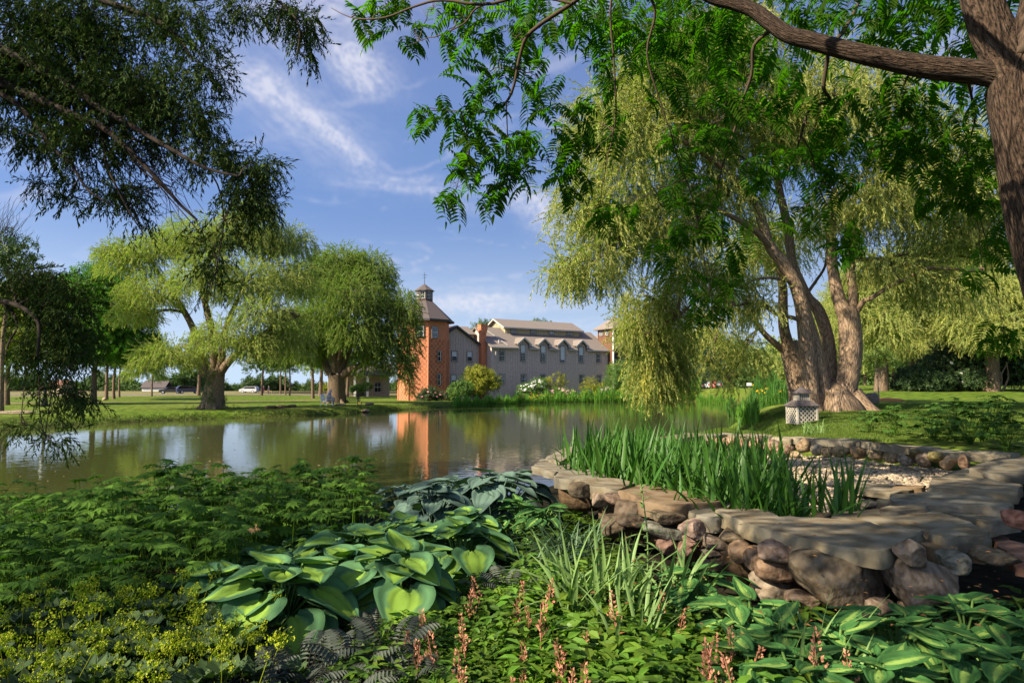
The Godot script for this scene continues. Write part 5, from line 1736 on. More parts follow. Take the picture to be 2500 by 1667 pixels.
	# field stones of the near face: [px, py, distance, width, height, depth, boxy, cuts, tone, turn]
	var face := [[2040, 1418, 3.22, 230, 118, 0.30, 4.0, 3, brown * 1.0, 0.12], [2255, 1418, 3.12, 172, 125, 0.28, 2.8, 7, Color(0.27, 0.20, 0.155), -0.05], [2272, 1487, 3.12, 150, 48, 0.26, 4.5, 3, Color(0.30, 0.21, 0.16), 0.0], [2224, 1354, 3.05, 78, 62, 0.14, 4.0, 5, Color(0.30, 0.22, 0.17), 0.5], [2440, 1358, 3.25, 96, 34, 0.2, 4.5, 4, brown, 0.1], [2325, 1372, 3.3, 60, 50, 0.16, 2.6, 2, greyc * 1.1, 0.0], [1702, 1290, 4.05, 94, 45, 0.22, 3.6, 4, Color(0.40, 0.27, 0.22), 0.06], [1623, 1298, 4.2, 94, 30, 0.2, 4.5, 3, greyc, 0.22], [1632, 1266, 4.35, 72, 32, 0.2, 3.6, 3, brown * 0.8, 0.1], [1754, 1319, 3.85, 76, 32, 0.2, 4.2, 4, Color(0.29, 0.21, 0.16), 0.10], [1695, 1322, 3.95, 42, 22, 0.15, 3.6, 3, red, 0.1], [1741, 1345, 3.8, 68, 30, 0.2, 4.5, 4, Color(0.25, 0.18, 0.145), 0.18], [1785, 1306, 3.85, 58, 27, 0.2, 3.4, 3, brown, 0.15], [1808, 1347, 3.7, 54, 54, 0.2, 2.1, 1, Color(0.25, 0.16, 0.105), 0.0], [1900, 1338, 3.5, 122, 52, 0.25, 3.2, 6, Color(0.31, 0.21, 0.165), 0.08], [1850, 1364, 3.6, 64, 58, 0.22, 2.2, 1, Color(0.27, 0.17, 0.115), 0.0], [1890, 1384, 3.5, 92, 56, 0.22, 2.3, 2, Color(0.31, 0.19, 0.125), 0.0], [1676, 1340, 4.0, 42, 36, 0.16, 2.8, 3, red, 0.0], [1463, 1221, 5.4, 44, 32, 0.2, 2.6, 3, Color(0.38, 0.27, 0.2), 0.0], [1502, 1216, 5.3, 48, 26, 0.2, 3.4, 3, Color(0.33, 0.22, 0.16), 0.1], [1560, 1256, 4.75, 110, 56, 0.25, 3.4, 3, Color(0.17, 0.12, 0.085), 0.1], [1520, 1284, 4.7, 100, 50, 0.25, 3.0, 3, Color(0.16, 0.115, 0.08), 0.0], [1640, 1335, 4.1, 60, 40, 0.2, 3.0, 3, red * 0.8, 0.0], [1960, 1470, 3.3, 70, 44, 0.2, 2.8, 3, Color(0.34, 0.23, 0.17), 0.0], [2150, 1478, 3.25, 60, 36, 0.2, 3.4, 4, Color(0.32, 0.22, 0.16), 0.2], [2100, 1496, 3.3, 90, 40, 0.2, 3.4, 3, brown * 0.7, 0.0], [1880, 1430, 3.5, 80, 60, 0.2, 3.0, 3, Color(0.40, 0.30, 0.22), 0.0], [1760, 1380, 3.85, 90, 40, 0.2, 3.0, 3, brown * 0.8, 0.0], [1420, 1196, 5.9, 60, 34, 0.2, 3.2, 3, brown * 0.8, 0.0], [2490, 1268, 4.4, 44, 40, 0.2, 2.5, 3, Color(0.45, 0.2, 0.14), 0.0]]
	for k in face.size():
		var q: Array = face[k]
		var d: float = rim(q[0]) + q[5] * 0.42 - 0.02
		var p := at(q[0], q[1], d)
		var m := rock(860 + k, Vector3(q[3] * d / F * 1.04, q[4] * d / F * 1.06, q[5] * 1.0), q[6] * 1.35 if q[7] > 1 else q[6], q[7] * 2 if q[7] > 1 else 1, 0.07 if q[7] > 1 else 0.04, q[8] * Color(0.78, 0.90, 1.04), 3)
		part("stone", m, M.stone, o, Transform3D(Basis(Vector3.BACK, -q[9]) * Basis(Vector3.UP, R(-0.25, 0.25)), p))
	# hidden core of rubble that the coping rests on
	var run := [[1420, 1168], [1520, 1200], [1640, 1240], [1740, 1275], [1820, 1310], [1960, 1352], [2100, 1372], [2180, 1374]]
	for k in run.size():
		var g := gp(run[k][0], run[k][1], 1.40)
		part("stone", rock(910 + k, Vector3(0.5, 0.34, 0.42), 3.0, 3, 0.1, brown * 0.55, 2), M.stone, o, Transform3D(Basis(Vector3.UP, k * 1.3), Vector3(g.x + 0.05, 1.21, g.z - 0.32)))
	# cobbles along the far inside
	var cob := [[1918, 1097, 40, 24, Color(0.42, 0.28, 0.24)], [1962, 1086, 36, 34, Color(0.36, 0.28, 0.2)], [1995, 1098, 28, 26, Color(0.42, 0.37, 0.31)], [2021, 1104, 26, 24, Color(0.52, 0.38, 0.24)], [2054, 1103, 40, 26, Color(0.38, 0.30, 0.21)], [2094, 1105, 42, 28, Color(0.33, 0.25, 0.17)], [2139, 1107, 46, 30, Color(0.43, 0.35, 0.25)], [2179, 1116, 40, 27, Color(0.44, 0.35, 0.24)], [2166, 1099, 34, 12, Color(0.38, 0.35, 0.31)], [2214, 1122, 38, 29, Color(0.40, 0.37, 0.34)], [2258, 1124, 40, 32, Color(0.27, 0.22, 0.19)], [2317, 1130, 42, 31, Color(0.52, 0.38, 0.26)], [2356, 1128, 24, 32, Color(0.36, 0.24, 0.18)], [1885, 1088, 44, 30, Color(0.40, 0.29, 0.24)], [1850, 1085, 40, 26, Color(0.48, 0.32, 0.26)], [1815, 1082, 36, 24, Color(0.44, 0.28, 0.22)], [1780, 1080, 36, 24, Color(0.5, 0.35, 0.28)], [1745, 1080, 30, 22, Color(0.42, 0.26, 0.2)], [2235, 1108, 40, 22, Color(0.2, 0.17, 0.1)], [2285, 1115, 36, 26, Color(0.22, 0.2, 0.1)], [1940, 1110, 30, 16, Color(0.48, 0.38, 0.28)], [2120, 1232, 40, 22, Color(0.30, 0.28, 0.26)], [2085, 1238, 30, 16, Color(0.33, 0.31, 0.29)]]
	for k in cob.size():
		var q: Array = cob[k]
		var d := 0.78 * F / (lerpf(1063, 1110, clampf((q[0] - 1800.0) / 550.0, 0.0, 1.0)) + 3.0 - 938.0) - 0.04
		if q[1] > 1200:
			d = 1.0 * F / (q[1] + 8.0 - 938.0)
		var g := at(q[0], q[1], d)
		part("cobble", rock(940 + k, Vector3(q[2], q[3] * 1.05, (q[2] + q[3]) * 0.5) * d / F * 1.05, 2.4, 3, 0.08, q[4], 2), M.stone, o, Transform3D(Basis(Vector3.UP, k * 0.7), g))
	# earth retained behind the far coping is the lawn; gravel fills the basin
	var peb := rock(990, Vector3(0.05, 0.03, 0.042), 2.4, 2, 0.1, Color.WHITE, 0)
	var where := []
	var tint := PackedColorArray()
	rng.seed = 991
	while where.size() < 9000:
		var x := R(0.5, 8.0)
		var z := R(-11.0, -3.4)
		if not Geometry2D.is_point_in_polygon(Vector2(x, z), basin):
			continue
		var s := R(0.6, 1.4)
		where.append(Transform3D(Basis(Vector3.UP, R(0, TAU)) * Basis(Vector3.RIGHT, R(-0.4, 0.4)) * s, Vector3(x, FLOOR + R(0, 0.012), z)))
		var tn := R(0.55, 1.15)
		tint.push_back(Color(tn, tn * R(0.93, 1.0), tn * R(0.85, 1.0)))
	var gv := scatter("gravel", peb, M.pebble, where, tint, self)
	gv.name = "gravel"

# ---------------------------------------------------------------- leaves that rise from a root
# blade of a grassy plant: height, reach outwards along +z, width
func blade(h: float, reach: float, w: float, drop: float, twist: float, seg := 7, fold := 0.25) -> ArrayMesh:
	var mb := MB.new()
	var rows := []
	var cols := []
	for k in seg + 1:
		var s := float(k) / seg
		var c := Vector3(0, h * (s - drop * pow(s, 3.0)) , reach * (0.25 * s + 0.75 * s * s))
		var ww := w * 0.5 * minf(1.0, (1.0 - s) * 2.6 + 0.02) * (0.75 + 0.25 * minf(1.0, s * 5.0))
		var a := twist * s
		var side := Vector3(cos(a), 0, sin(a)) * ww
		var cup := Vector3(0, 0, -ww * fold)
		rows.append([c - side, c + cup, c + side])
		var tone := lerpf(0.85, 1.06, s)
		cols.append([Color(tone, tone, tone * 0.9), Color(tone * 1.1, tone * 1.1, tone), Color(tone, tone, tone * 0.9)])
	mb.sheet(rows, cols)
	return mb.done()

# a hosta leaf with its stalk: the stalk rises from the root, the blade arches outwards along +z
func hosta_leaf(seed_: int, out: float, h: float, length: float, w: float, tipdrop: float, mid: Color, rim: Color, band: float, heart: float) -> ArrayMesh:
	rng.seed = seed_
	var mb := MB.new()
	var nz := noise(1.2, 3, seed_)
	mb.col = mid.lerp(rim, 0.5)
	var root := Vector3.ZERO
	var neck := Vector3(0, h, out)
	mb.tube(curve([root, Vector3(0, h * 0.55, out * 0.35), neck]), taper(9, 0.009, 0.006), 5)
	var rows := []
	var cols := []
	var n := 15
	var m := 19
	var wave := R(0, 6)
	for y in n:
		var s := float(y) / (n - 1)
		var hw := w * 0.5 * pow(sin(PI * pow(s * 0.985 + 0.015, 0.60)), 0.85)
		if y == n - 1:
			hw = 0.001
		var row := []
		var crow := []
		for x in m:
			var t := float(x) / (m - 1) * 2.0 - 1.0
			var along := length * (s - heart * t * t * pow(1.0 - s, 2.0))
			var arch := length * (0.10 * s - tipdrop * (0.55 * s + 0.45 * s * s))
			var cup := hw * (0.34 * t * t - 0.10) * (1.0 - 0.5 * s) + sin(s * 9.0 + wave + t * 2.0) * 0.022 * absf(t) * length
			var veins := 0.0060 * sin(absf(t) * 17.0) * (1.0 - s) * (length / 0.28)
			var p := neck + Vector3(t * hw, arch + cup + veins, along * (1.0 - 0.35 * tipdrop))
			row.append(p)
			var edge := absf(t) + 0.22 * nz.get_noise_2d(t * 5.0, s * 7.0) + maxf(0.0, s - 0.72) * 0.9
			var k := smooth(band - 0.10, band + 0.10, edge)
			var tone := 1.0 + 0.10 * nz.get_noise_2d(t * 9.0, s * 4.0) + (0.10 if x == m / 2 else 0.0) + 0.13 * sin(absf(t) * 17.0) * (1.0 - 0.6 * s)
			crow.append(mid.lerp(rim, k) * tone)
		rows.append(row)
		cols.append(crow)
	mb.sheet(rows, cols)
	return mb.done()

# plants with a rosette of leaves, every leaf a part
func rosette(o: Node, meshes: Array, m: Material, count: int, scale: float, lean := 0.12, called := "leaf") -> void:
	var off := R(0, TAU)
	for k in count:
		var j: int = k * meshes.size() / count
		var a := off + k * 2.39996 + R(-0.25, 0.25)
		var b := Basis(Vector3.UP, a) * Basis(Vector3.RIGHT, R(-lean, lean)) * Basis(Vector3.BACK, R(-0.18, 0.18))
		part(called, meshes[j], m, o, Transform3D(b * (scale * R(0.82, 1.12)), Vector3(R(-.03, .03), -0.02, R(-.03, .03))))

func hostas() -> void:
	var mid := Color(0.22, 0.36, 0.055)
	var rim_ := Color(0.090, 0.195, 0.085)
	var gold := []
	for k in 7:
		gold.append(hosta_leaf(1000 + k, [0.05, 0.10, 0.15, 0.20, 0.25, 0.29, 0.32][k], [0.42, 0.42, 0.39, 0.34, 0.28, 0.20, 0.13][k], [0.18, 0.22, 0.26, 0.28, 0.28, 0.27, 0.25][k], [0.18, 0.24, 0.30, 0.32, 0.31, 0.30, 0.27][k], [-0.1, 0.15, 0.35, 0.55, 0.70, 0.85, 0.95][k], mid * (0.9 + 0.05 * (k % 3)), rim_, [0.62, 0.52, 0.46, 0.52, 0.44, 0.50, 0.55][k], 0.34))
	var spots := [[700, 3.42, "front hosta with the largest yellow-centred heart leaves, above the dark ferns"], [980, 3.75, "yellow-centred hosta next behind and right of the largest one"], [850, 4.75, "yellow-centred hosta behind the two biggest, leaves standing upright"], [1130, 4.7, "yellow-centred hosta beside the narrow-leaved grassy clump"], [780, 5.6, "small yellow-centred hosta touching the leafy green perennials"], [990, 5.6, "yellow-centred hosta just below the blue-grey hostas"], [1150, 5.7, "greener yellow-centred hosta between the blue hostas and the stone wall"], [560, 3.75, "yellow-centred hosta reaching over the lime flowers"], [860, 4.05, "yellow-centred hosta between the two biggest front ones"], [640, 4.6, "yellow-centred hosta under the withered orange leaf"], [1010, 4.9, "yellow-centred hosta in the middle of its group"]]
	for k in spots.size():
		rng.seed = 1020 + k
		var s: Array = spots[k]
		var o := thing("hosta", s[2], "hosta", foot(s[0], s[1]), 0.0, "yellow-centred hostas")
		rosette(o, gold, M.hosta, 44, [0.93, 0.90, 0.85, 0.82, 0.70, 0.75, 0.72, 0.72, 0.75, 0.74, 0.74][k], 0.25)
	var blue := []
	for k in 5:
		blue.append(hosta_leaf(1040 + k, [0.08, 0.16, 0.24, 0.32, 0.36][k], [0.52, 0.50, 0.42, 0.30, 0.18][k], [0.22, 0.27, 0.29, 0.29, 0.26][k], [0.17, 0.22, 0.24, 0.24, 0.22][k], [0.15, 0.4, 0.6, 0.8, 0.9][k], Color(0.115, 0.18, 0.140), Color(0.105, 0.165, 0.130), 0.6, 0.28))
	spots = [[1060, 6.5, "blue-grey hosta with wavy leaves in front of the tower's reflection"], [1195, 6.7, "blue-grey hosta nearest the stone wall's far tip"], [1000, 7.3, "blue-green hosta at the water's edge, next to the leafy perennials"], [1120, 7.8, "dark blue-green hosta in the middle of the pond edge"], [1235, 7.6, "tall blue-green hosta whose top meets the barn's reflection"], [1110, 7.1, "blue-grey hosta in the middle of its group"]]
	for k in spots.size():
		rng.seed = 1060 + k
		var s: Array = spots[k]
		var o := thing("blue_hosta", s[2], "hosta", foot(s[0], s[1]), 0.0, "blue-grey hostas")
		rosette(o, blue, M.hosta, 34, [1.0, 1.05, 0.95, 1.0, 1.2, 1.0][k], 0.2)
	var stripe := []
	for k in 6:
		stripe.append(hosta_leaf(1080 + k, [0.05, 0.10, 0.15, 0.19, 0.22, 0.24][k], [0.30, 0.29, 0.26, 0.22, 0.17, 0.11][k], [0.18, 0.20, 0.21, 0.22, 0.20, 0.18][k], [0.095, 0.11, 0.115, 0.12, 0.11, 0.10][k], [0.0, 0.2, 0.35, 0.5, 0.65, 0.8][k], Color(0.22, 0.34, 0.08), Color(0.055, 0.145, 0.040), [0.30, 0.24, 0.28, 0.20, 0.26, 0.22][k], 0.12))
	spots = [[1690, 3.75, "striped hosta tucked under the pinkish wall stone"], [1800, 3.2, "striped hosta below the round brown wall stones"], [1900, 2.9, "striped hosta beneath the long mossy boulder"], [2040, 2.75, "striped hosta before the gap between the two boulders"], [2170, 2.85, "striped hosta right under the pale flat stone"], [2330, 3.0, "striped hosta climbing beside the angular boulder"], [2420, 3.1, "striped hosta below the reddish slab, beyond the angular boulder"], [2500, 2.9, "striped hosta cut by the photo's edge below the stone wall"], [2300, 2.55, "shaded striped hosta at the bottom of the photo, right of centre of the group"], [2440, 2.5, "darkest striped hosta in the photo's bottom corner"], [2120, 2.45, "shaded striped hosta at the photo's bottom edge under the boulders"], [1960, 2.5, "striped hosta at the photo's bottom edge behind strap-like leaves"], [1830, 2.65, "striped hosta beside the pink plumes"], [1330, 5.9, "small light green hosta at the end of the slab wall"], [1270, 6.3, "light green hosta next to the blue-grey ones"]]
	for k in spots.size():
		rng.seed = 1100 + k
		var s: Array = spots[k]
		var o := thing("striped_hosta", s[2], "hosta", foot(s[0], s[1]), 0.0, "striped hostas along the stone wall")
		rosette(o, stripe, M.hosta, 32, 0.84 if k < 13 else 0.9, 0.28)

# a three-part lobed leaf on a stalk
func lobed_leaf(seed_: int, out: float, h: float, size: float) -> ArrayMesh:
	rng.seed = seed_
	var mb := MB.new()
	mb.col = Color(1.2, 1.15, 0.7)
	var neck := Vector3(0, h, out)
	mb.tube(curve([Vector3.ZERO, Vector3(0, h * 0.6, out * 0.25), neck]), taper(9, 0.006, 0.003), 4)
	for k in 3:
		var a := (k - 1) * 1.05 + R(-0.1, 0.1)
		var fwd := Vector3(sin(a), R(-0.35, 0.05), cos(a)).normalized()
		var side := fwd.cross(Vector3.UP).normalized()
		var up := side.cross(fwd)
		var b := neck + fwd * size * 0.12
		var s := size * (1.0 if k == 1 else 0.85)
		var tone := R(0.88, 1.12)
		mb.col = Color(tone, tone, tone)
		var tips := [[-0.62, 0.42, -0.10], [-0.40, 0.86, -0.10], [0.0, 1.0, -0.16], [0.40, 0.86, -0.10], [0.62, 0.42, -0.10]]
		var dips := [[-0.30, 0.46, 0.02], [-0.14, 0.68, 0.0], [0.14, 0.68, 0.0], [0.30, 0.46, 0.02]]
		var ctr := b + fwd * s * 0.34 + up * 0.012
		var P := func(q: Array) -> Vector3: return b + (side * q[0] + fwd * q[1] + up * q[2]) * s
		mb.tri(b, P.call(tips[0]), ctr)
		mb.tri(b, ctr, P.call(tips[4]))
		for j in 4:
			mb.tri(P.call(tips[j]), P.call(dips[j]), ctr)
			mb.tri(P.call(dips[j]), P.call(tips[j + 1]), ctr)
	return mb.done()

func perennials() -> void:
	var meshes := []
	for k in 8:
		meshes.append(lobed_leaf(1200 + k, [0.04, 0.10, 0.16, 0.22, 0.28, 0.33, 0.36, 0.38][k], [0.85, 0.84, 0.80, 0.74, 0.66, 0.56, 0.44, 0.32][k], [0.14, 0.16, 0.18, 0.19, 0.19, 0.18, 0.17, 0.16][k]))
	var spots := [[60, 4.6, 0.62], [-60, 5.2, 0.7], [190, 4.9, 0.66], [330, 4.4, 0.62], [140, 5.8, 0.75], [300, 5.5, 0.78], [470, 5.0, 0.72], [560, 4.5, 0.6], [30, 3.9, 0.5], [210, 4.0, 0.5], [400, 6.2, 0.88], [540, 6.0, 0.85], [650, 5.6, 0.75], [520, 7.2, 1.0], [650, 7.0, 0.95], [740, 6.5, 0.82], [760, 7.6, 0.95], [860, 7.2, 0.75], [400, 7.4, 0.98], [870, 8.2, 0.85], [250, 6.6, 0.8], [60, 6.6, 0.7]]
	var words := ["front leafy perennial in deep shade at the photo's edge", "leafy perennial cut by the photo's edge above the water", "leafy perennial between the water corner and the lime flowers", "shaded leafy perennial just above the lime flowers", "sunlit-tipped leafy perennial by the near water corner", "leafy perennial with yellow-lit stalks in the middle of the shade", "leafy perennial near the withered orange leaf", "low leafy perennial touching the biggest hosta", "lowest leafy perennial in the dark corner", "low leafy perennial behind the first lime flowers", "leafy perennial rising against the pond, third from the corner", "leafy perennial rising against the willow trunk's reflection", "leafy perennial next to the small hosta", "tallest leafy perennial, before the reflected sky", "tall leafy perennial before the second willow's reflection", "leafy perennial behind the upright hosta leaves", "bright leafy perennial with whitish lit leaves by the water", "low leafy perennial beside the blue-grey hostas", "tall leafy perennial before the first willow's reflection", "last leafy perennial on the pond edge, by the blue-green hosta", "leafy perennial leaning over the water at the bank's bend", "leafy perennial standing in the water's edge corner"]
	for k in spots.size():
		rng.seed = 1220 + k
		var s: Array = spots[k]
		var o := thing("leafy_perennial", words[k], "perennial", foot(s[0], s[1]), 0.0, "leafy perennials on the pond bank")
		rosette(o, meshes, M.peren, 26, s[2], 0.3)
	var where := [[], [], [], []]
	rng.seed = 1250
	for k in 1500:
		var d := R(3.4, 8.6)
		var px := R(-220, 900)
		if d < 4.2 and px > 420 or d < 5.2 and px > 640:
			continue
		var p := foot(px, d)
		var s := R(0.45, 0.8) * lerpf(0.75, 1.1, smooth(3.5, 7.5, d))
		where[k % 4].append(Transform3D(Basis(Vector3.UP, R(0, TAU)) * Basis(Vector3.RIGHT, R(-0.3, 0.3)) * s, p))
	var o := thing("perennial_undergrowth", "mass of smaller leaves filling in under the leafy perennials", "undergrowth")
	for k in 4:
		var tint := PackedColorArray()
		for j in where[k].size():
			tint.push_back(Color(1, 1, 1) * R(0.7, 1.1))
		scatter("foliage", meshes[1 + k * 2], M.peren, where[k], tint, o)
	# the same kind behind the far coping
	spots = [[2180, 10.6, 0.55], [2270, 10.0, 0.62], [2360, 9.4, 0.65], [2450, 8.6, 0.6], [2120, 11.2, 0.45], [2320, 10.8, 0.65], [2420, 10.2, 0.7]]
	words = ["low leafy plant behind the raised coping stone", "low leafy plant behind the far coping, above the dark cobble", "low leafy plant over the orange-brown cobble", "low leafy plant at the far coping's end by the photo's edge", "smallest low leafy plant on the lawn's edge behind the wall", "low leafy plant one step back on the lawn's edge", "low leafy plant furthest along the lawn's edge, near the photo's edge"]
	for k in spots.size():
		rng.seed = 1270 + k
		var s: Array = spots[k]
		var q := thing("low_perennial", words[k], "perennial", foot(s[0], s[1]), 0.0, "low leafy plants behind the far coping")
		rosette(q, meshes, M.low_green, 40, s[2], 0.5)
	# one withered orange leaf
	rng.seed = 1290
	var w := thing("withered_leaf", "withered orange leaf hanging among green perennials beside the hosta", "leaf", at(626, 1280, 4.4))
	part("blade", lobed_leaf(1291, 0.03, -0.02, 0.05), M.dry, w)

func irises() -> void:
	var kinds := []
	for k in 7:
		kinds.append(blade([0.62, 0.70, 0.56, 0.74, 0.66, 0.60, 0.58][k], [0.06, 0.12, 0.16, 0.08, 0.2, 0.30, 0.36][k], [0.030, 0.033, 0.028, 0.034, 0.030, 0.024, 0.022][k], [0.0, 0.0, 0.03, 0.0, 0.06, 0.25, 0.40][k], [0.3, -0.4, 0.8, -0.2, 0.5, -0.8, 1.0][k]))
	var line := [[1415, 1142], [1485, 1156], [1550, 1176], [1620, 1194], [1690, 1210], [1760, 1224], [1840, 1242], [1925, 1258]]
	var where := [[], [], [], [], [], [], []]
	rng.seed = 1300
	var n := 0
	var words := ["iris clump at the end of the stone wall", "iris clump second along the slabs from the wall's far tip", "iris clump behind the tan slab with the notch", "iris clump behind the long brown slab", "iris clump behind the middle of the brown slab's right half", "iris clump where the brown slab meets the big slab", "iris clump behind the biggest slab's near end", "iris clump beside the lone tuft, right end of the thick bed"]
	for k in line.size():
		var g := gp(line[k][0], line[k][1], 1.5)
		var back := Vector3(0.42, 0, -1).normalized()
		for r in 5:
			if k >= 6 and r > 1 or k == 7 and r > 0:
				continue
			var p := g + back * (0.22 + r * 0.42) + Vector3(R(-.12, .12), 0, R(-.1, .1))
			p.y = FLOOR - 0.02
			if r == 0:
				var o := thing("iris_clump", words[k], "iris", p, R(0, TAU), "irises in the stone basin")
				for j in 26:
					var m: int = rng.randi() % 7
					part("blade", kinds[m], M.iris, o, Transform3D(Basis(Vector3.UP, R(0, TAU)) * Basis(Vector3.RIGHT, R(-0.05, 0.4)) * R(0.66, 1.0), Vector3(R(-.16, .16), 0, R(-.12, .12))))
			for j in (26 if r == 0 else 44):
				where[rng.randi() % 7].append(Transform3D(Basis(Vector3.UP, R(0, TAU)) * Basis(Vector3.RIGHT, R(-0.05, 0.38)) * R(0.62, 1.02), p + Vector3(R(-.32, .32), 0, R(-.24, .24))))
	var bed := thing("iris_bed", "thick bed of upright iris blades filling the stone basin's near half", "iris")
	for m in 7:
		var tint := PackedColorArray()
		for j in where[m].size():
			var tn := R(0.75, 1.15)
			tint.push_back(Color(tn * R(0.9, 1.1), tn, tn))
		scatter("foliage", kinds[m], M.iris, where[m], tint, bed)
	var q := thing("iris_clump", "lone bright iris tuft at the gravel's edge, apart from the thick bed", "iris", gp(2050, 1252, 1.5) + Vector3(0.05, -0.28, -0.12), 0.0, "irises in the stone basin")
	for j in 22:
		part("blade", kinds[j % 5], M.iris, q, Transform3D(Basis(Vector3.UP, R(0, TAU)) * Basis(Vector3.RIGHT, R(0.0, 0.18)) * R(0.85, 1.1), Vector3(R(-.10, .10), 0, R(-.06, .06))))
	q = thing("iris_clump", "small iris tuft growing outside the wall's far tip against the water", "iris", foot(1395, 9.6), 0.0, "irises in the stone basin")
	for j in 12:
		part("blade", kinds[j % 5], M.iris, q, Transform3D(Basis(Vector3.UP, R(0, TAU)) * Basis(Vector3.RIGHT, R(0.0, 0.2)) * R(0.9, 1.3), Vector3(R(-.2, .2), 0, R(-.1, .1))))

func grassy_clump(label: String, group: String, px: float, d: float, n: int, m: Material, kinds: Array, spread: float, scale: float, seed_: int, called := "daylily") -> void:
	rng.seed = seed_
	var o := thing(called, label, "grassy plant", foot(px, d), 0.0, group)
	for j in n:
		part("blade", kinds[rng.randi() % kinds.size()], m, o, Transform3D(Basis(Vector3.UP, R(0, TAU)) * Basis(Vector3.RIGHT, R(-0.1, 0.45)) * (scale * R(0.75, 1.15)), Vector3(R(-1, 1), 0, R(-1, 1)) * spread))

func grassy() -> void:
	var strap := []
	for k in 6:
		strap.append(blade([0.52, 0.58, 0.50, 0.46, 0.42, 0.48][k], [0.12, 0.2, 0.30, 0.38, 0.44, 0.26][k], [0.020, 0.022, 0.021, 0.019, 0.020, 0.018][k], [0.02, 0.10, 0.28, 0.52, 0.78, 0.15][k], [0.3, -0.4, 0.5, -0.6, 0.2, 0.9][k], 9, 0.4))
	grassy_clump("sunlit daylily clump of pale strap leaves in front of the wall", "daylily clumps", 1450, 3.55, 120, M.daylily, strap, 0.17, 1.0, 1401)
	grassy_clump("daylily clump reaching over the pink plumes", "daylily clumps", 1530, 3.1, 26, M.daylily, strap, 0.08, 0.85, 1402)
	grassy_clump("daylily clump growing through the striped hostas below the mossy boulder", "daylily clumps", 1930, 2.85, 20, M.daylily, strap, 0.12, 0.8, 1403)
	grassy_clump("daylily clump at the bottom edge with long drooping straps", "daylily clumps", 2000, 2.55, 16, M.daylily, strap, 0.10, 0.7, 1404)
	grassy_clump("daylily leaves between the lit clump and the round wall stones", "daylily clumps", 1640, 3.7, 30, M.daylily, strap, 0.12, 0.9, 1405)
	var thin := []
	for k in 5:
		thin.append(blade([0.36, 0.40, 0.34, 0.30, 0.32][k], [0.14, 0.2, 0.28, 0.34, 0.30][k], [0.011, 0.012, 0.011, 0.010, 0.011][k], [0.1, 0.2, 0.45, 0.8, 0.6][k], [0.3, -0.4, 0.5, -0.6, 0.2][k], 8, 0.3))
	grassy_clump("dark narrow-leaved grassy clump beside the wall, behind the lit daylily", "narrow grassy clumps", 1390, 5.0, 110, M.liriope, thin, 0.16, 1.15, 1411, "lily_turf")
	grassy_clump("narrow-leaved grassy clump between the hostas and the daylily", "narrow grassy clumps", 1330, 4.4, 70, M.liriope, thin, 0.14, 1.0, 1412, "lily_turf")
	grassy_clump("pale grass tuft on the lawn's edge behind the far coping", "narrow grassy clumps", 1985, 11.2, 60, M.daylily, strap, 0.16, 0.5, 1413, "grass_tuft")
	# the tall single stalk before the wall
	rng.seed = 1420
	var o := thing("tall_stalk_plant", "single tall stalk with whorls of narrow leaves standing before the wall", "plant", foot(1572, 4.0))
	var stem := MB.new()
	stem.col = Color(1.2, 1.15, 0.9)
	var h := 0.70
	stem.tube(curve([Vector3.ZERO, Vector3(0.01, h * 0.5, 0), Vector3(-0.03, h, 0)]), taper(9, 0.006, 0.003), 6)
	part("stem", stem.done(), M.daylily, o)
	var lv := [blade(0.03, 0.16, 0.022, 1.5, 0.1, 7, 0.2), blade(0.05, 0.13, 0.018, 0.6, -0.1, 7, 0.2), blade(0.09, 0.07, 0.014, 0.1, 0.0, 7, 0.2)]
	for k in 26:
		var s := 0.22 + 0.78 * k / 25.0
		part("leaf", lv[0 if s < 0.75 else (1 if s < 0.93 else 2)], M.daylily, o, Transform3D(Basis(Vector3.UP, k * 2.4) * lerpf(1.1, 0.8, s), Vector3(-0.03 * s * s, h * s, 0)))

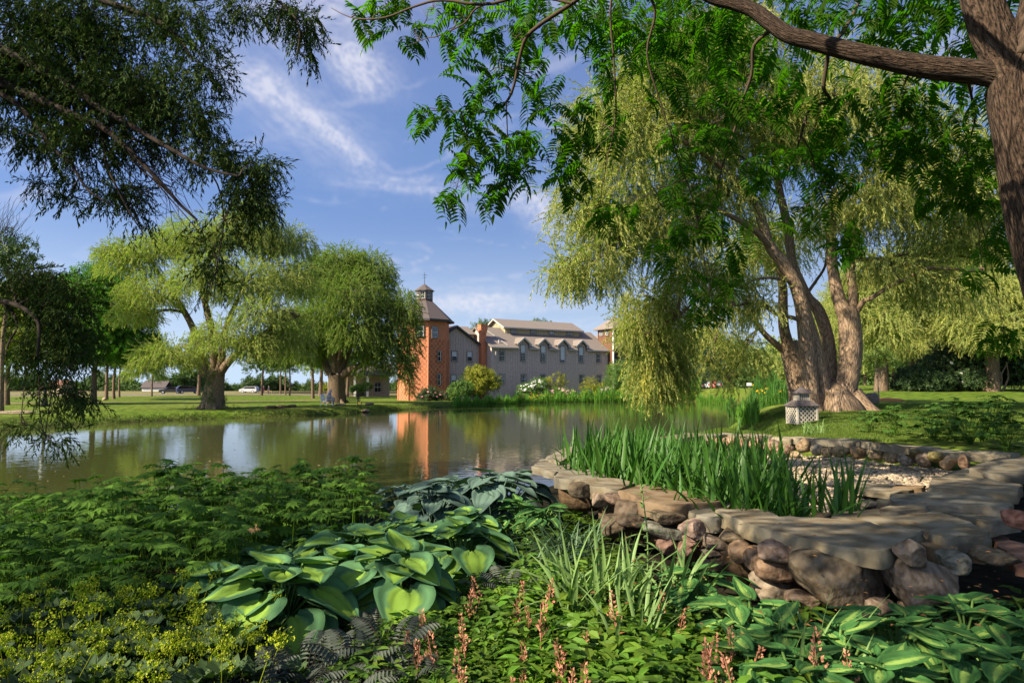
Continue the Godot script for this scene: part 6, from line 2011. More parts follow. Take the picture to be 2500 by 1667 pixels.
func low_cover() -> void:
	# astilbe-like leaves over the ground, in clumps of three
	var tri := []
	for k in 3:
		rng.seed = 1500 + k
		var mb := MB.new()
		mb.col = Color(0.9, 0.6, 0.4)
		mb.tube([Vector3.ZERO, Vector3(0, 0.10, 0.01)], [0.002, 0.0015], 3)
		for j in 7:
			var a := j * TAU / 7.0 + R(-0.3, 0.3)
			var up := 0.11 - 0.02 * (j % 3)
			var d := Vector3(cos(a), R(-0.25, 0.3), sin(a)).normalized() * R(0.06, 0.092)
			var side := d.cross(Vector3.UP).normalized() * R(0.015, 0.023)
			var tone := R(0.8, 1.2)
			mb.col = Color(tone * R(0.9, 1.15), tone, tone * 0.9)
			mb.leaf4(Vector3(0, up, 0) + d * 0.25, d, side, Vector3(0, 0.005, 0), Vector3(0, -0.012, 0))
		tri.append(mb.done())
	rng.seed = 1510
	var where := [[], [], []]
	var tint := [PackedColorArray(), PackedColorArray(), PackedColorArray()]
	for k in 4200:
		var d := R(2.35, 4.4)
		var px := R(820, 2000)
		var lim := lerpf(820, 1250, smooth(2.6, 4.4, d))
		if px < lim or px > lerpf(1980, 1560, smooth(2.4, 3.6, d)):
			continue
		var p := foot(px, d)
		var s := R(0.5, 1.15) * (0.75 if px < 1250 else 1.0)
		where[k % 3].append(Transform3D(Basis(Vector3.UP, R(0, TAU)) * Basis(Vector3.RIGHT, R(-0.5, 0.5)) * s, p + Vector3(0, R(-0.05, 0.10), 0)))
		var tn := R(0.55, 1.25)
		tint[k % 3].push_back(Color(tn * R(0.85, 1.2), tn, tn))
	var o := thing("leafy_groundcover", "carpet of small glossy leaves at the bottom of the photo, under the pink plumes", "groundcover")
	for k in 3:
		scatter("foliage", tri[k], M.cover, where[k], tint[k], o)
	# filler under everything in the bed
	where = [[], [], []]
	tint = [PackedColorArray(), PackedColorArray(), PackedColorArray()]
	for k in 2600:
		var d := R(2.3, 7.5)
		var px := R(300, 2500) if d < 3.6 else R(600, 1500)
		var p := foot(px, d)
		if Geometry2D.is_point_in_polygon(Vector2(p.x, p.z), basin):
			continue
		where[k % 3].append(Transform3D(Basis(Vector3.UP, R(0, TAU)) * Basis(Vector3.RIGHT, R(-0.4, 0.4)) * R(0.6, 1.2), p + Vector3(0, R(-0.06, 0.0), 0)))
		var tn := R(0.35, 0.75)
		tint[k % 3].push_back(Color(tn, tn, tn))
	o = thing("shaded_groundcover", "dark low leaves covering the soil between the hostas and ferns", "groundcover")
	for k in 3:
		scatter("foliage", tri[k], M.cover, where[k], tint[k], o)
	# plumes
	var plumes := []
	for v in 3:
		rng.seed = 1520 + v
		var mb := MB.new()
		mb.col = Color(0.65, 0.6, 0.6)
		var h := 0.24 + 0.03 * v
		mb.tube(curve([Vector3.ZERO, Vector3(R(-.02, .02), h * 0.5, 0), Vector3(R(-.03, .03), h, 0)]), taper(9, 0.0032, 0.0018), 5)
		var stem := mb.done()
		mb = MB.new()
		for j in 46:
			var s := R(0.0, 1.0)
			var a := R(0, TAU)
			var r := 0.010 * (1.0 - s) + 0.002
			var d := Vector3(cos(a) * 0.7, 0.8, sin(a) * 0.7).normalized() * R(0.010, 0.018)
			var tone := R(0.75, 1.25)
			mb.col = Color(tone, tone * R(0.85, 1.15), tone)
			mb.leaf(Vector3(cos(a) * r, h - 0.085 + 0.10 * s, sin(a) * r), d, d.cross(Vector3(R(-1, 1), 0, R(-1, 1))).normalized() * 0.004, Vector3.ZERO)
		for j in 4:
			var a := R(0, TAU)
			var b := Vector3(0, h - R(0.09, 0.13), 0)
			for i in 6:
				var q := b + Vector3(cos(a), 1.1, sin(a)) * (0.006 * i)
				mb.leaf(q, Vector3(R(-.3, .3), 1, R(-.3, .3)).normalized() * 0.014, Vector3(R(-1, 1), 0, R(-1, 1)).normalized() * 0.0045, Vector3.ZERO)
		plumes.append([stem, mb.done()])
	var at_px := [[985, 1500], [1050, 1490], [1075, 1560], [1110, 1500], [1095, 1610], [1145, 1515], [1275, 1405], [1262, 1440], [1295, 1455], [1290, 1540], [1255, 1570], [1310, 1520], [1345, 1545], [1405, 1510], [1400, 1590], [1440, 1610], [1385, 1640], [1515, 1470], [1610, 1430], [1650, 1480], [1700, 1565], [1725, 1590], [1740, 1610], [1790, 1560], [1815, 1575], [1770, 1640], [2000, 1620], [2035, 1610], [2095, 1620], [1190, 1400], [1140, 1420], [1330, 1420], [1120, 1580], [1250, 1620], [1470, 1650], [1020, 1560], [1365, 1600], [1820, 1625]]
	for k in at_px.size():
		rng.seed = 1540 + k
		var q: Array = at_px[k]
		# stand it so that its head comes out a hand's breadth above the leaves
		var p := gp(q[0], q[1] + 20, 1.30)
		if p.z < -3.9:
			p = gp(q[0], q[1] + 20, 1.24)
		var g := on(p.x, p.z)
		var t := thing("pink_plume", "small upright pinkish flower plume above the groundcover", "flower", g, R(0, TAU), "pink plumes among the groundcover")
		t.rotation.z = R(-0.25, 0.25)
		t.rotation.x = R(-0.2, 0.2)
		var s := R(0.70, 1.15)
		var v: Array = plumes[k % 3]
		part("stem", v[0], M.plume, t, Transform3D(Basis().scaled(Vector3.ONE * s), Vector3.ZERO))
		part("flower_head", v[1], M.plume, t, Transform3D(Basis().scaled(Vector3.ONE * s), Vector3.ZERO))

	# painted ferns in the dark under the first hosta
	var fronds := []
	for v in 3:
		rng.seed = 1560 + v
		var mb := MB.new()
		var pts := []
		var L := 0.30
		for k in 8:
			var s := k / 7.0
			pts.append(Vector3(0, 0.16 * sin(s * 2.2) * L * 3.0, s * L))
		mb.col = Color(0.5, 0.3, 0.35)
		mb.tube(pts, taper(8, 0.003, 0.001), 3)
		for k in 30:
			var s := 0.15 + 0.85 * (k / 2) / 15.0
			var f := s * 7.0
			var j := mini(int(f), 6)
			var p: Vector3 = pts[j].lerp(pts[j + 1], f - j)
			var sx := -1.0 if k % 2 else 1.0
			var ll := 0.075 * sin(PI * clampf(1.05 - s * 0.92, 0.05, 0.95))
			var d := Vector3(sx, -0.25, 0.35).normalized() * ll
			var tone := R(0.7, 1.15)
			mb.col = Color(tone, tone * 1.02, tone)
			mb.leaf4(p, d, Vector3(0, 0, 1) * ll * 0.12, Vector3(0, 0.002, 0), Vector3(0, -ll * 0.2, 0))
		fronds.append(mb.done())
	var fs := [[640, 2.75], [760, 2.85], [870, 2.8], [960, 2.95], [720, 2.6], [860, 2.55], [1010, 2.7], [930, 3.3], [1240, 3.9]]
	var words := ["silvery fern nearest the lime flowers", "silvery fern right under the biggest hosta's lowest leaf", "silvery fern in the darkest gap below the hosta", "silvery fern beside the first pink plumes", "silvery fern at the bottom edge below the lowest hosta leaf", "silvery fern at the bottom edge under the dark gap", "grey fern spreading onto the groundcover", "silvery fern just under the second hosta", "small grey fern in the shade before the narrow grassy clump"]
	for k in fs.size():
		rng.seed = 1580 + k
		var t := thing("painted_fern", words[k], "fern", foot(fs[k][0], fs[k][1]), 0.0, "silvery ferns")
		for j in 10:
			part("frond", fronds[j % 3], M.fern, t, Transform3D(Basis(Vector3.UP, j * 0.66 + R(-.2, .2)) * Basis(Vector3.RIGHT, R(-0.5, 0.1)) * R(0.6, 0.95), Vector3(0, 0.02, 0)))

	# lime-flowered lady's mantle
	rng.seed = 1600
	var mb2 := MB.new()
	for j in 14:
		var d := Vector3(R(-1, 1), R(-0.3, 1), R(-1, 1)).normalized()
		for i in 4:
			var a := i * TAU / 4 + j
			var x := d.cross(Vector3(cos(a), sin(a), 0.3)).normalized()
			var tone := R(0.75, 1.2)
			mb2.col = Color(tone, tone, tone)
			mb2.leaf(d * 0.016, x * 0.0065 + d * 0.003, d.cross(x) * 0.0028, Vector3.ZERO)
	var puff := mb2.done()
	var rounds := []
	for v in 2:
		rng.seed = 1610 + v
		var mb := MB.new()
		mb.col = Color(1.1, 1.1, 0.8)
		mb.tube([Vector3.ZERO, Vector3(0, 0.1, 0.04), Vector3(0, 0.17, 0.1)], [0.003, 0.0025, 0.002], 4)
		var rows := []
		for y in 4:
			var row := []
			for x in 19:
				var a := (x / 18.0) * TAU * 0.94 + 0.19
				var r := 0.055 * y / 3.0 * (1.0 + (0.10 * cos(a * 9.0) if y == 3 else 0.0))
				row.append(Vector3(0, 0.17, 0.1) + Vector3(sin(a) * r, 0.012 * cos(a * 9.0) * y / 3.0 + 0.012 * y, -cos(a) * r + 0.01))
			rows.append(row)
		mb.col = Color(1, 1, 1)
		mb.sheet(rows)
		rounds.append(mb.done())
	var ms := [[60, 3.05], [230, 2.9], [390, 2.85], [120, 2.6], [300, 2.5], [470, 2.7], [540, 3.05], [20, 2.35], [430, 3.35], [250, 3.3], [560, 2.55], [60, 3.5]]
	words = ["lime-flowered plant at the photo's edge, above the corner", "lime-flowered plant in the middle of the group", "lime-flowered plant with pale round leaves beneath", "lime-flowered plant low near the photo's corner", "lime-flowered plant at the bottom edge", "lime-flowered plant next to the ferns", "lime-flowered plant in front of the biggest hosta's lower leaves", "lime-flowered plant filling the photo's bottom corner", "lime-flowered plant furthest back, by the dark perennials", "lime-flowered plant behind the middle of the group", "lime-flowered plant beside the silvery fern at the bottom edge", "lime-flowered plant at the photo's edge below the perennials"]
	for k in ms.size():
		rng.seed = 1620 + k
		var t := thing("lime_flower_plant", words[k], "flowering plant", foot(ms[k][0], ms[k][1]), 0.0, "lime-flowered plants")
		var w1 := []
		var t1 := PackedColorArray()
		for j in 26:
			w1.append(Transform3D(Basis(Vector3.UP, R(0, TAU)) * R(0.7, 1.3), Vector3(R(-.18, .18), 0, R(-.15, .15))))
			t1.push_back(Color.WHITE * R(0.7, 1.1))
		scatter("foliage", rounds[k % 2], M.mantle, w1, t1, t)
		var w2 := []
		var t2 := PackedColorArray()
		var st := MB.new()
		st.col = Color(0.8, 0.8, 0.6)
		for j in 12:
			var c := Vector3(R(-.24, .24), R(0.20, 0.38), R(-.2, .2))
			st.tube([Vector3(c.x * 0.4, 0.0, c.z * 0.4), c], [0.0022, 0.0014], 3)
			for i in 9:
				w2.append(Transform3D(Basis(Vector3.UP, R(0, TAU)).rotated(Vector3.RIGHT, R(0, 3)) * R(0.5, 0.9), c + Vector3(R(-.035, .035), R(-.03, .04), R(-.03, .03))))
				t2.push_back(Color.WHITE * R(0.75, 1.15))
		part("stems", st.done(), M.lime, t)
		scatter("flowers", puff, M.lime, w2, t2, t)

# ---------------------------------------------------------------- far bank planting
func reeds(label: String, px0: float, px1: float, d0: float, d1: float, n: int, h: float, m: Material, seed_: int, blooms := 0) -> void:
	rng.seed = seed_
	var kinds := [blade(h, h * 0.08, 0.05, 0.0, 0.4, 4), blade(h * 0.9, h * 0.25, 0.05, 0.08, -0.4, 4), blade(h * 0.8, h * 0.4, 0.045, 0.3, 0.6, 4)]
	var o := thing("reed_bed", label, "reeds", foot((px0 + px1) / 2, (d0 + d1) / 2), 0.0, "reeds and irises along the pond edge")
	var where := [[], [], []]
	var tint := [PackedColorArray(), PackedColorArray(), PackedColorArray()]
	for k in n:
		var s := R(0, 1)
		var d := lerpf(d0, d1, s) + absf(R(-1, 1)) * 2.6 - 0.6
		var p := foot(lerpf(px0, px1, s), d) - o.position
		p.y = maxf(p.y, -0.1 - o.position.y)
		var j := k % 3
		where[j].append(Transform3D(Basis(Vector3.UP, R(0, TAU)) * Basis(Vector3.RIGHT, R(-0.1, 0.15)) * (R(0.7, 1.15) * (0.85 + 0.2 * sin(s * 23.0 + seed_))), p))
		var tn := R(0.75, 1.15)
		tint[j].push_back(Color(tn * R(0.85, 1.2), tn, tn))
	for j in 3:
		scatter("foliage", kinds[j], m, where[j], tint[j], o)
	if blooms:
		var fl := MB.new()
		fl.col = Color(0.95, 0.62, 0.02)
		for k in 6:
			var a := k * TAU / 6
			fl.leaf(Vector3.ZERO, Vector3(cos(a), 0.4 if k % 2 else -0.4, sin(a)) * 0.10, Vector3(-sin(a), 0, cos(a)) * 0.05, Vector3.ZERO)
		var w := []
		for k in blooms:
			var s := R(0, 1)
			var p := foot(lerpf(px0, px1, s), lerpf(d0, d1, s) + R(-0.4, 0.9)) - o.position
			w.append(Transform3D(Basis(Vector3.UP, R(0, 6)) * R(0.8, 1.5), p + Vector3(0, h * R(0.45, 0.95), 0)))
		scatter("flowers", fl.done(), M.petal, w, PackedColorArray(), o)

func far_bank() -> void:
	reeds("dark green iris bed at the pond edge before the grey wing", 1106, 1190, 67.5, 75.5, 1500, 1.25, M.reed, 1701)
	reeds("bright green iris bed in front of the barn's first windows", 1190, 1265, 75.5, 82.5, 1300, 1.3, M.reed, 1702, 6)
	reeds("low iris bed with a row of orange-yellow flowers", 1265, 1330, 82.8, 85.5, 900, 1.1, M.reed, 1703, 40)
	reeds("iris bed below the pink shrubs", 1330, 1450, 85.5, 88.5, 1900, 1.45, M.reed, 1704, 14)
	reeds("tall pale reeds standing in the water before the brown corner", 1450, 1500, 87.6, 88, 700, 1.8, M.reed, 1705, 6)
	reeds("iris bed beneath the spreading green conifer", 1500, 1590, 88.4, 88.8, 1500, 1.5, M.reed, 1706, 12)
	reeds("yellow-flowered reeds to the right of the willow curtain", 1625, 1710, 88.8, 91, 1500, 1.5, M.reed, 1707, 30)
	reeds("loose reeds at the far pond corner", 1700, 1790, 88, 74, 1300, 1.3, M.reed, 1708, 10)
	reeds("tall blue-green reeds on the near right bank", 1775, 1900, 50, 40, 1700, 1.45, M.iris, 1709, 3)
	reeds("dark iris clump with three yellow flowers on the near right bank", 1835, 1925, 34, 29, 1100, 1.05, M.iris, 1710, 9)
	reeds("grassy reeds at the water's edge left of the lattice lantern", 1800, 1850, 26.5, 22.5, 500, 0.8, M.reed, 1711)
	bush("golden_shrub", "round yellow-green shrub in front of the chimney", "shrub", "", [[1175, 925, 82, 34, 26, 1.8], [1160, 912, 82, 22, 18, 1.4], [1195, 935, 82, 26, 22, 1.4], [1165, 945, 82, 30, 18, 1.4]], 1500, small_sprays, M.bush_gold, 1721, 1.3)
	bush("green_shrub", "light green shrub between the tower and the yellow-green shrub", "shrub", "", [[1122, 955, 79, 24, 18, 1.4], [1135, 950, 79, 18, 14, 1.2]], 700, small_sprays, M.bush_green, 1722, 1.3)
	bush("dark_shrub", "dark shrub in shadow behind the yellow-green shrub", "shrub", "", [[1138, 935, 84, 16, 22, 1.2], [1150, 955, 83, 30, 18, 1.2]], 500, small_sprays, M.bush_dark, 1723, 1.3)
	bush("rose_bush", "dark bush with a few pink flowers at the tower's foot", "shrub", "", [[1050, 965, 80, 22, 18, 1.3], [1032, 972, 80, 16, 10, 1], [1080, 970, 80, 24, 10, 1.2]], 700, small_sprays, M.bush_dark, 1724, 1.1, Color(0.7, 0.25, 0.3), 16)
	bush("white_flower_shrub", "shrub covered in white flowers below the first dormer", "shrub", "", [[1290, 952, 90, 24, 14, 1.2], [1315, 945, 90, 20, 18, 1.2]], 700, small_sprays, M.bush_green, 1725, 1.2, Color(0.9, 0.9, 0.85), 90)
	bush("twiggy_shrub", "thin twiggy shrub before the lower barn windows", "shrub", "", [[1360, 935, 91, 26, 24, 1.2], [1335, 940, 91, 16, 16, 1]], 300, small_sprays, M.bush_gold, 1726, 1.0)
	bush("pink_flower_shrub", "pink-flowered shrub under the third dormer", "shrub", "", [[1362, 958, 90, 24, 10, 1.0], [1390, 960, 90, 14, 8, 1]], 350, small_sprays, M.bush_green, 1727, 1.0, Color(0.9, 0.55, 0.5), 80)
	bush("twiggy_shrub", "yellow-green twiggy shrub by the barn's last window", "shrub", "", [[1440, 940, 93, 24, 20, 1.2], [1465, 950, 93, 18, 16, 1]], 320, small_sprays, M.bush_gold, 1728, 1.0)
	bush("pale_flower_shrub", "pale pink flower bush at the white stone post", "shrub", "", [[1480, 958, 92, 14, 12, 0.9], [1503, 965, 92, 16, 8, 0.9]], 260, small_sprays, M.bush_green, 1729, 1.0, Color(0.85, 0.65, 0.6), 70)
	bush("spreading_conifer", "bright green layered conifer before the brown barn", "shrub", "", [[1520, 905, 93, 34, 16, 1.8], [1545, 920, 93, 26, 16, 1.6], [1510, 930, 92, 30, 16, 1.6], [1530, 945, 92, 34, 12, 1.6]], 1500, needle_sprays, M.bush_green, 1730, 1.5)
	bush("grey_conifer", "grey-green spreading conifer to the right of the willow curtain", "shrub", "", [[1690, 905, 95, 34, 18, 1.8], [1705, 920, 95, 34, 16, 1.8], [1680, 930, 95, 40, 14, 1.8]], 1500, needle_sprays, M.conifer, 1731, 1.5)
	bush("bare_shrub", "leafless grey weeping shrub behind the willow curtain", "shrub", "", [[1560, 925, 92, 18, 26, 1.0]], 60, small_sprays, M.conifer, 1732, 0.8)
	bush("clipped_shrub", "rounded clipped green shrub by the tan building", "shrub", "clipped shrubs by the tan building", [[893, 945, 98, 14, 9, 1.2]], 420, small_sprays, M.bush_green, 1733, 1.0)
	bush("clipped_shrub", "low pale green clipped shrub next to the rounded one", "shrub", "clipped shrubs by the tan building", [[872, 950, 98, 14, 7, 1.0]], 420, small_sprays, M.bush_green, 1734, 1.0)
	bush("clipped_shrub", "small upright golden shrub beside the second willow's trunk", "shrub", "clipped shrubs by the tan building", [[796, 945, 110, 8, 10, 0.8]], 260, small_sprays, M.bush_gold, 1735, 1.0)
	# dark bank of bushes on the right lawn
	var dark := [[[2235, 925, 46, 45, 28, 1.6], [2215, 945, 46, 30, 14, 1.2]], [[2300, 895, 47, 50, 36, 1.8], [2330, 930, 46, 45, 26, 1.5]], [[2280, 935, 45, 36, 20, 1.2]], [[2380, 880, 46, 55, 46, 2.0], [2370, 930, 45, 45, 28, 1.5]], [[2450, 860, 46, 55, 60, 2.2], [2480, 910, 45, 45, 34, 1.6]], [[2340, 845, 50, 60, 36, 2.0], [2420, 820, 50, 60, 40, 2.0]], [[2520, 900, 44, 50, 60, 2.0]]]
	var words := ["low dark bush at the end of the rhododendron bank towards the lawn", "dark round rhododendron with white speckles below", "small brownish bush in front of the rhododendrons", "large dark rhododendron in the middle of the bank", "tall dark rhododendron above the reddish bare stems", "dark rhododendron standing behind the rest of the bank", "dark rhododendron cut by the photo's edge"]
	for k in dark.size():
		var ls: Array = dark[k]
		bush("rhododendron", words[k], "shrub", "dark bushes on the right lawn", ls, 1500, leafy_sprays, M.bush_dark, 1740 + k, 0.42, Color(0.8, 0.8, 0.75) if k == 1 else null, 14)
	var st := MB.new()
	rng.seed = 1760
	for k in 5:
		st.tube(curve([foot(2425 + k * 5, 44), foot(2425 + k * 8, 44) + Vector3(R(-.3, .3), 0.9, 0), foot(2410 + k * 14, 44) + Vector3(R(-.4, .4), 1.9, 0)]), taper(9, 0.07, 0.04), 6)
	st.col = Color(1.3, 0.8, 0.6)
	part("bare_stems", st.done(), M.bark, get_node("rhododendron_004"), get_node("rhododendron_004").transform.affine_inverse())

# ---------------------------------------------------------------- things
func car(called: String, label: String, where: Vector3, turn: float, paint: Color, van: bool, group := "parked cars") -> Node3D:
	var o := thing(called, label, "car", where, turn, group)
	var side: PackedVector2Array
	if van:
		side = V2([[-2.45, 0.32], [2.4, 0.32], [2.48, 0.7], [2.3, 0.98], [1.55, 1.12], [0.75, 1.66], [-1.9, 1.72], [-2.3, 1.45], [-2.5, 0.95]])
	else:
		side = V2([[-2.3, 0.3], [2.25, 0.3], [2.33, 0.62], [2.1, 0.86], [1.15, 0.96], [0.45, 1.38], [-0.85, 1.42], [-1.65, 1.02], [-2.25, 0.92], [-2.36, 0.6]])
	var mb := MB.new()
	mb.col = paint
	mb.prism(side, -0.86, 0.86)
	part("body", mb.done(), M.paint, o)
	var glass: PackedVector2Array
	if van:
		glass = V2([[1.32, 1.12], [0.70, 1.57], [-1.85, 1.62], [-2.12, 1.42], [-2.15, 1.12]])
	else:
		glass = V2([[0.98, 0.98], [0.40, 1.32], [-0.80, 1.35], [-1.42, 1.02]])
	for s in [-1.0, 1.0]:
		var g := MB.new()
		g.prism(glass, s * 0.862 - 0.008, s * 0.862 + 0.008)
		part("side_window", g.done(false), M.pane_dark, o)
	var ws := MB.new()
	var a := Vector3(1.40, 1.16, 0) if van else Vector3(1.08, 0.99, 0)
	var b := Vector3(0.82, 1.6, 0) if van else Vector3(0.50, 1.35, 0)
	var nn := Vector3(0.02, 0.03, 0)
	ws.quad(a + nn + Vector3(0, 0, 0.72), a + nn - Vector3(0, 0, 0.72), b + nn - Vector3(0, 0, 0.68), b + nn + Vector3(0, 0, 0.68))
	part("windscreen", ws.done(false), M.pane, o)
	for x in [-1.45, 1.45]:
		for s in [-1.0, 1.0]:
			var t := MB.new()
			t.tube([Vector3(x, 0.33, s * 0.70), Vector3(x, 0.33, s * 0.885)], [0.33, 0.33], 16)
			var fan := MB.new()
			for k in 16:
				var u := TAU * k / 16
				var v := TAU * (k + 1) / 16
				t.tri(Vector3(x, 0.33, s * 0.885), Vector3(x + cos(u) * 0.33, 0.33 + sin(u) * 0.33, s * 0.885), Vector3(x + cos(v) * 0.33, 0.33 + sin(v) * 0.33, s * 0.885))
				fan.tri(Vector3(x, 0.33, s * 0.892), Vector3(x + cos(u) * 0.2, 0.33 + sin(u) * 0.2, s * 0.892), Vector3(x + cos(v) * 0.2, 0.33 + sin(v) * 0.2, s * 0.892))
			var w := part("wheel", t.done(false), M.tyre, o)
			part("rim", fan.done(false), M.blind, w)
	for s in [-1.0, 1.0]:
		var h := MB.new()
		h.box(Vector3(2.36 if van else 2.22, 0.72, s * 0.62), Vector3(0.06, 0.09, 0.17))
		part("headlight", h.done(false), M.white, o)
		h = MB.new()
		h.box(Vector3(-2.42 if van else -2.3, 0.95 if van else 0.78, s * 0.72), Vector3(0.06, 0.16, 0.10))
		part("tail_light", h.done(false), M.lamp_red, o)
	return o

# a figure as one skin over tapered bones: [from, to, radius, radius, colour]
func figure(bones: Array, cell: float) -> ArrayMesh:
	var lo := Vector3(1e9, 1e9, 1e9)
	var hi := -lo
	for b in bones:
		for e in 2:
			lo = lo.min(b[e] - Vector3.ONE * (b[2 + e] + cell * 2.5))
			hi = hi.max(b[e] + Vector3.ONE * (b[2 + e] + cell * 2.5))
	var nx := int((hi.x - lo.x) / cell) + 2
	var ny := int((hi.y - lo.y) / cell) + 2
	var nz := int((hi.z - lo.z) / cell) + 2
	var f := PackedFloat32Array()
	f.resize(nx * ny * nz)
	for z in nz:
		for y in ny:
			for x in nx:
				var p := lo + Vector3(x, y, z) * cell
				var s := 0.0
				for b in bones:
					var ab: Vector3 = b[1] - b[0]
					var t := clampf((p - b[0]).dot(ab) / maxf(ab.length_squared(), 1e-6), 0.0, 1.0)
					s += exp(-(p.distance_to(b[0] + ab * t) - lerpf(b[2], b[3], t)) / (cell * 0.9))
				f[(z * ny + y) * nx + x] = -log(maxf(s, 1e-9))
	var mb := MB.new()
	var id := {}
	var corner := [[0, 0, 0], [1, 0, 0], [0, 1, 0], [1, 1, 0], [0, 0, 1], [1, 0, 1], [0, 1, 1], [1, 1, 1]]
	var edge := [[0, 1], [2, 3], [4, 5], [6, 7], [0, 2], [1, 3], [4, 6], [5, 7], [0, 4], [1, 5], [2, 6], [3, 7]]
	for z in nz - 1:
		for y in ny - 1:
			for x in nx - 1:
				var v := []
				var neg := 0
				for c in corner:
					var w := f[((z + c[2]) * ny + y + c[1]) * nx + x + c[0]]
					v.append(w)
					neg += 1 if w < 0.0 else 0
				if neg == 0 or neg == 8:
					continue
				var sum := Vector3.ZERO
				var cnt := 0
				for e in edge:
					if (v[e[0]] < 0.0) != (v[e[1]] < 0.0):
						var t: float = v[e[0]] / (v[e[0]] - v[e[1]])
						var ca: Array = corner[e[0]]
						var cb: Array = corner[e[1]]
						sum += Vector3(ca[0], ca[1], ca[2]).lerp(Vector3(cb[0], cb[1], cb[2]), t)
						cnt += 1
				var p := lo + (Vector3(x, y, z) + sum / cnt) * cell
				var g := Vector3(v[1] - v[0] + v[7] - v[6], v[2] - v[0] + v[7] - v[5], v[4] - v[0] + v[7] - v[3])
				var best := 1e9
				for b in bones:
					var q := Geometry3D.get_closest_point_to_segment(p, b[0], b[1])
					var dd: float = q.distance_to(p) - b[2]
					if dd < best:
						best = dd
						mb.col = b[4]
				id[(z * ny + y) * nx + x] = mb.vert(p, g.normalized())
	for key in id:
		var x: int = key % nx
		var y: int = (key / nx) % ny
		var z: int = key / (nx * ny)
		var a := f[key]
		for ax in 3:
			var step: int = [1, nx, nx * ny][ax]
			var o1: int = [nx, nx * ny, 1][ax]
			var o2: int = [nx * ny, 1, nx][ax]
			if key + step >= f.size():
				continue
			var b := f[key + step]
			if (a < 0.0) == (b < 0.0):
				continue
			if not (id.has(key - o1) and id.has(key - o2) and id.has(key - o1 - o2)):
				continue
			var q := [id[key], id[key - o1], id[key - o1 - o2], id[key - o2]]
			if a < 0.0:
				q.reverse()
			mb.i.append_array(PackedInt32Array([q[0], q[1], q[2], q[0], q[2], q[3]]))
	return mb.done()

func people() -> void:
	var skin := Color(0.45, 0.28, 0.2)
	# seated, facing right, leaning forward a little
	var top := Color(0.36, 0.34, 0.36)
	var leg := Color(0.33, 0.31, 0.30)
	var hair := Color(0.5, 0.47, 0.44)
	var o := thing("person", "person in grey clothes sitting on the white bench, leaning forward, facing right", "person", foot(802, 56.0), 0.0)
	var b := [[Vector3(0, 0.52, 0), Vector3(0.06, 0.78, 0), 0.17, 0.17, top], [Vector3(0.06, 0.78, 0), Vector3(0.10, 1.02, 0), 0.17, 0.13, top], [Vector3(0.10, 1.02, -0.14), Vector3(0.10, 1.02, 0.14), 0.08, 0.08, top], [Vector3(0.12, 1.08, 0), Vector3(0.15, 1.16, 0), 0.055, 0.055, skin], [Vector3(0.17, 1.25, 0), Vector3(0.18, 1.29, 0), 0.09, 0.10, hair], [Vector3(0.23, 1.21, 0), Vector3(0.22, 1.25, 0), 0.06, 0.06, skin]]
	for s in [-1.0, 1.0]:
		b.append_array([[Vector3(0, 0.50, s * 0.1), Vector3(0.44, 0.50, s * 0.13), 0.10, 0.075, leg], [Vector3(0.44, 0.50, s * 0.13), Vector3(0.42, 0.08, s * 0.13), 0.07, 0.045, leg], [Vector3(0.42, 0.05, s * 0.13), Vector3(0.58, 0.03, s * 0.15), 0.045, 0.035, Color(0.05, 0.05, 0.05)], [Vector3(0.10, 1.02, s * 0.18), Vector3(0.18, 0.76, s * 0.22), 0.06, 0.045, top], [Vector3(0.18, 0.76, s * 0.22), Vector3(0.42, 0.66, s * 0.12), 0.045, 0.035, top], [Vector3(0.42, 0.66, s * 0.12), Vector3(0.50, 0.65, s * 0.10), 0.038, 0.03, skin]])
	part("body", figure(b, 0.035), M.body, o)
	# two figures standing on the road past the first willow
	for k in 2:
		var shirt := [Color(0.16, 0.05, 0.10), Color(0.03, 0.03, 0.04)][k] as Color
		var pants := [Color(0.22, 0.12, 0.09), Color(0.03, 0.03, 0.04)][k] as Color
		var p := thing("person", ["person in a dark red top standing by the small tables on the road", "person all in black standing between the two small tables"][k], "person", foot([644, 657][k], 148), [0.4, -0.6][k])
		var c := [[Vector3(0, 0.95, 0), Vector3(0, 1.15, 0), 0.15, 0.14, shirt], [Vector3(0, 1.15, 0), Vector3(0, 1.40, 0), 0.15, 0.13, shirt], [Vector3(-0.15, 1.42, 0), Vector3(0.15, 1.42, 0), 0.07, 0.07, shirt], [Vector3(0, 1.46, 0), Vector3(0, 1.54, 0), 0.055, 0.055, skin], [Vector3(0, 1.62, -0.01), Vector3(0, 1.68, -0.01), 0.09, 0.095, Color(0.05, 0.04, 0.03)], [Vector3(0, 1.60, 0.05), Vector3(0, 1.64, 0.05), 0.06, 0.06, skin]]
		for s in [-1.0, 1.0]:
			c.append_array([[Vector3(s * 0.09, 0.92, 0), Vector3(s * 0.10, 0.5, 0.02), 0.095, 0.07, pants], [Vector3(s * 0.10, 0.5, 0.02), Vector3(s * 0.11, 0.08, 0), 0.065, 0.045, pants], [Vector3(s * 0.11, 0.05, -0.02), Vector3(s * 0.12, 0.035, 0.15), 0.045, 0.035, Color(0.04, 0.04, 0.04)], [Vector3(s * 0.20, 1.40, 0), Vector3(s * 0.25, 1.12, 0), 0.055, 0.045, shirt], [Vector3(s * 0.25, 1.12, 0), Vector3(s * 0.24, 0.87, 0.08), 0.042, 0.034, shirt], [Vector3(s * 0.24, 0.87, 0.08), Vector3(s * 0.235, 0.79, 0.10), 0.036, 0.03, skin]])
		part("body", figure(c, 0.04), M.body, p)

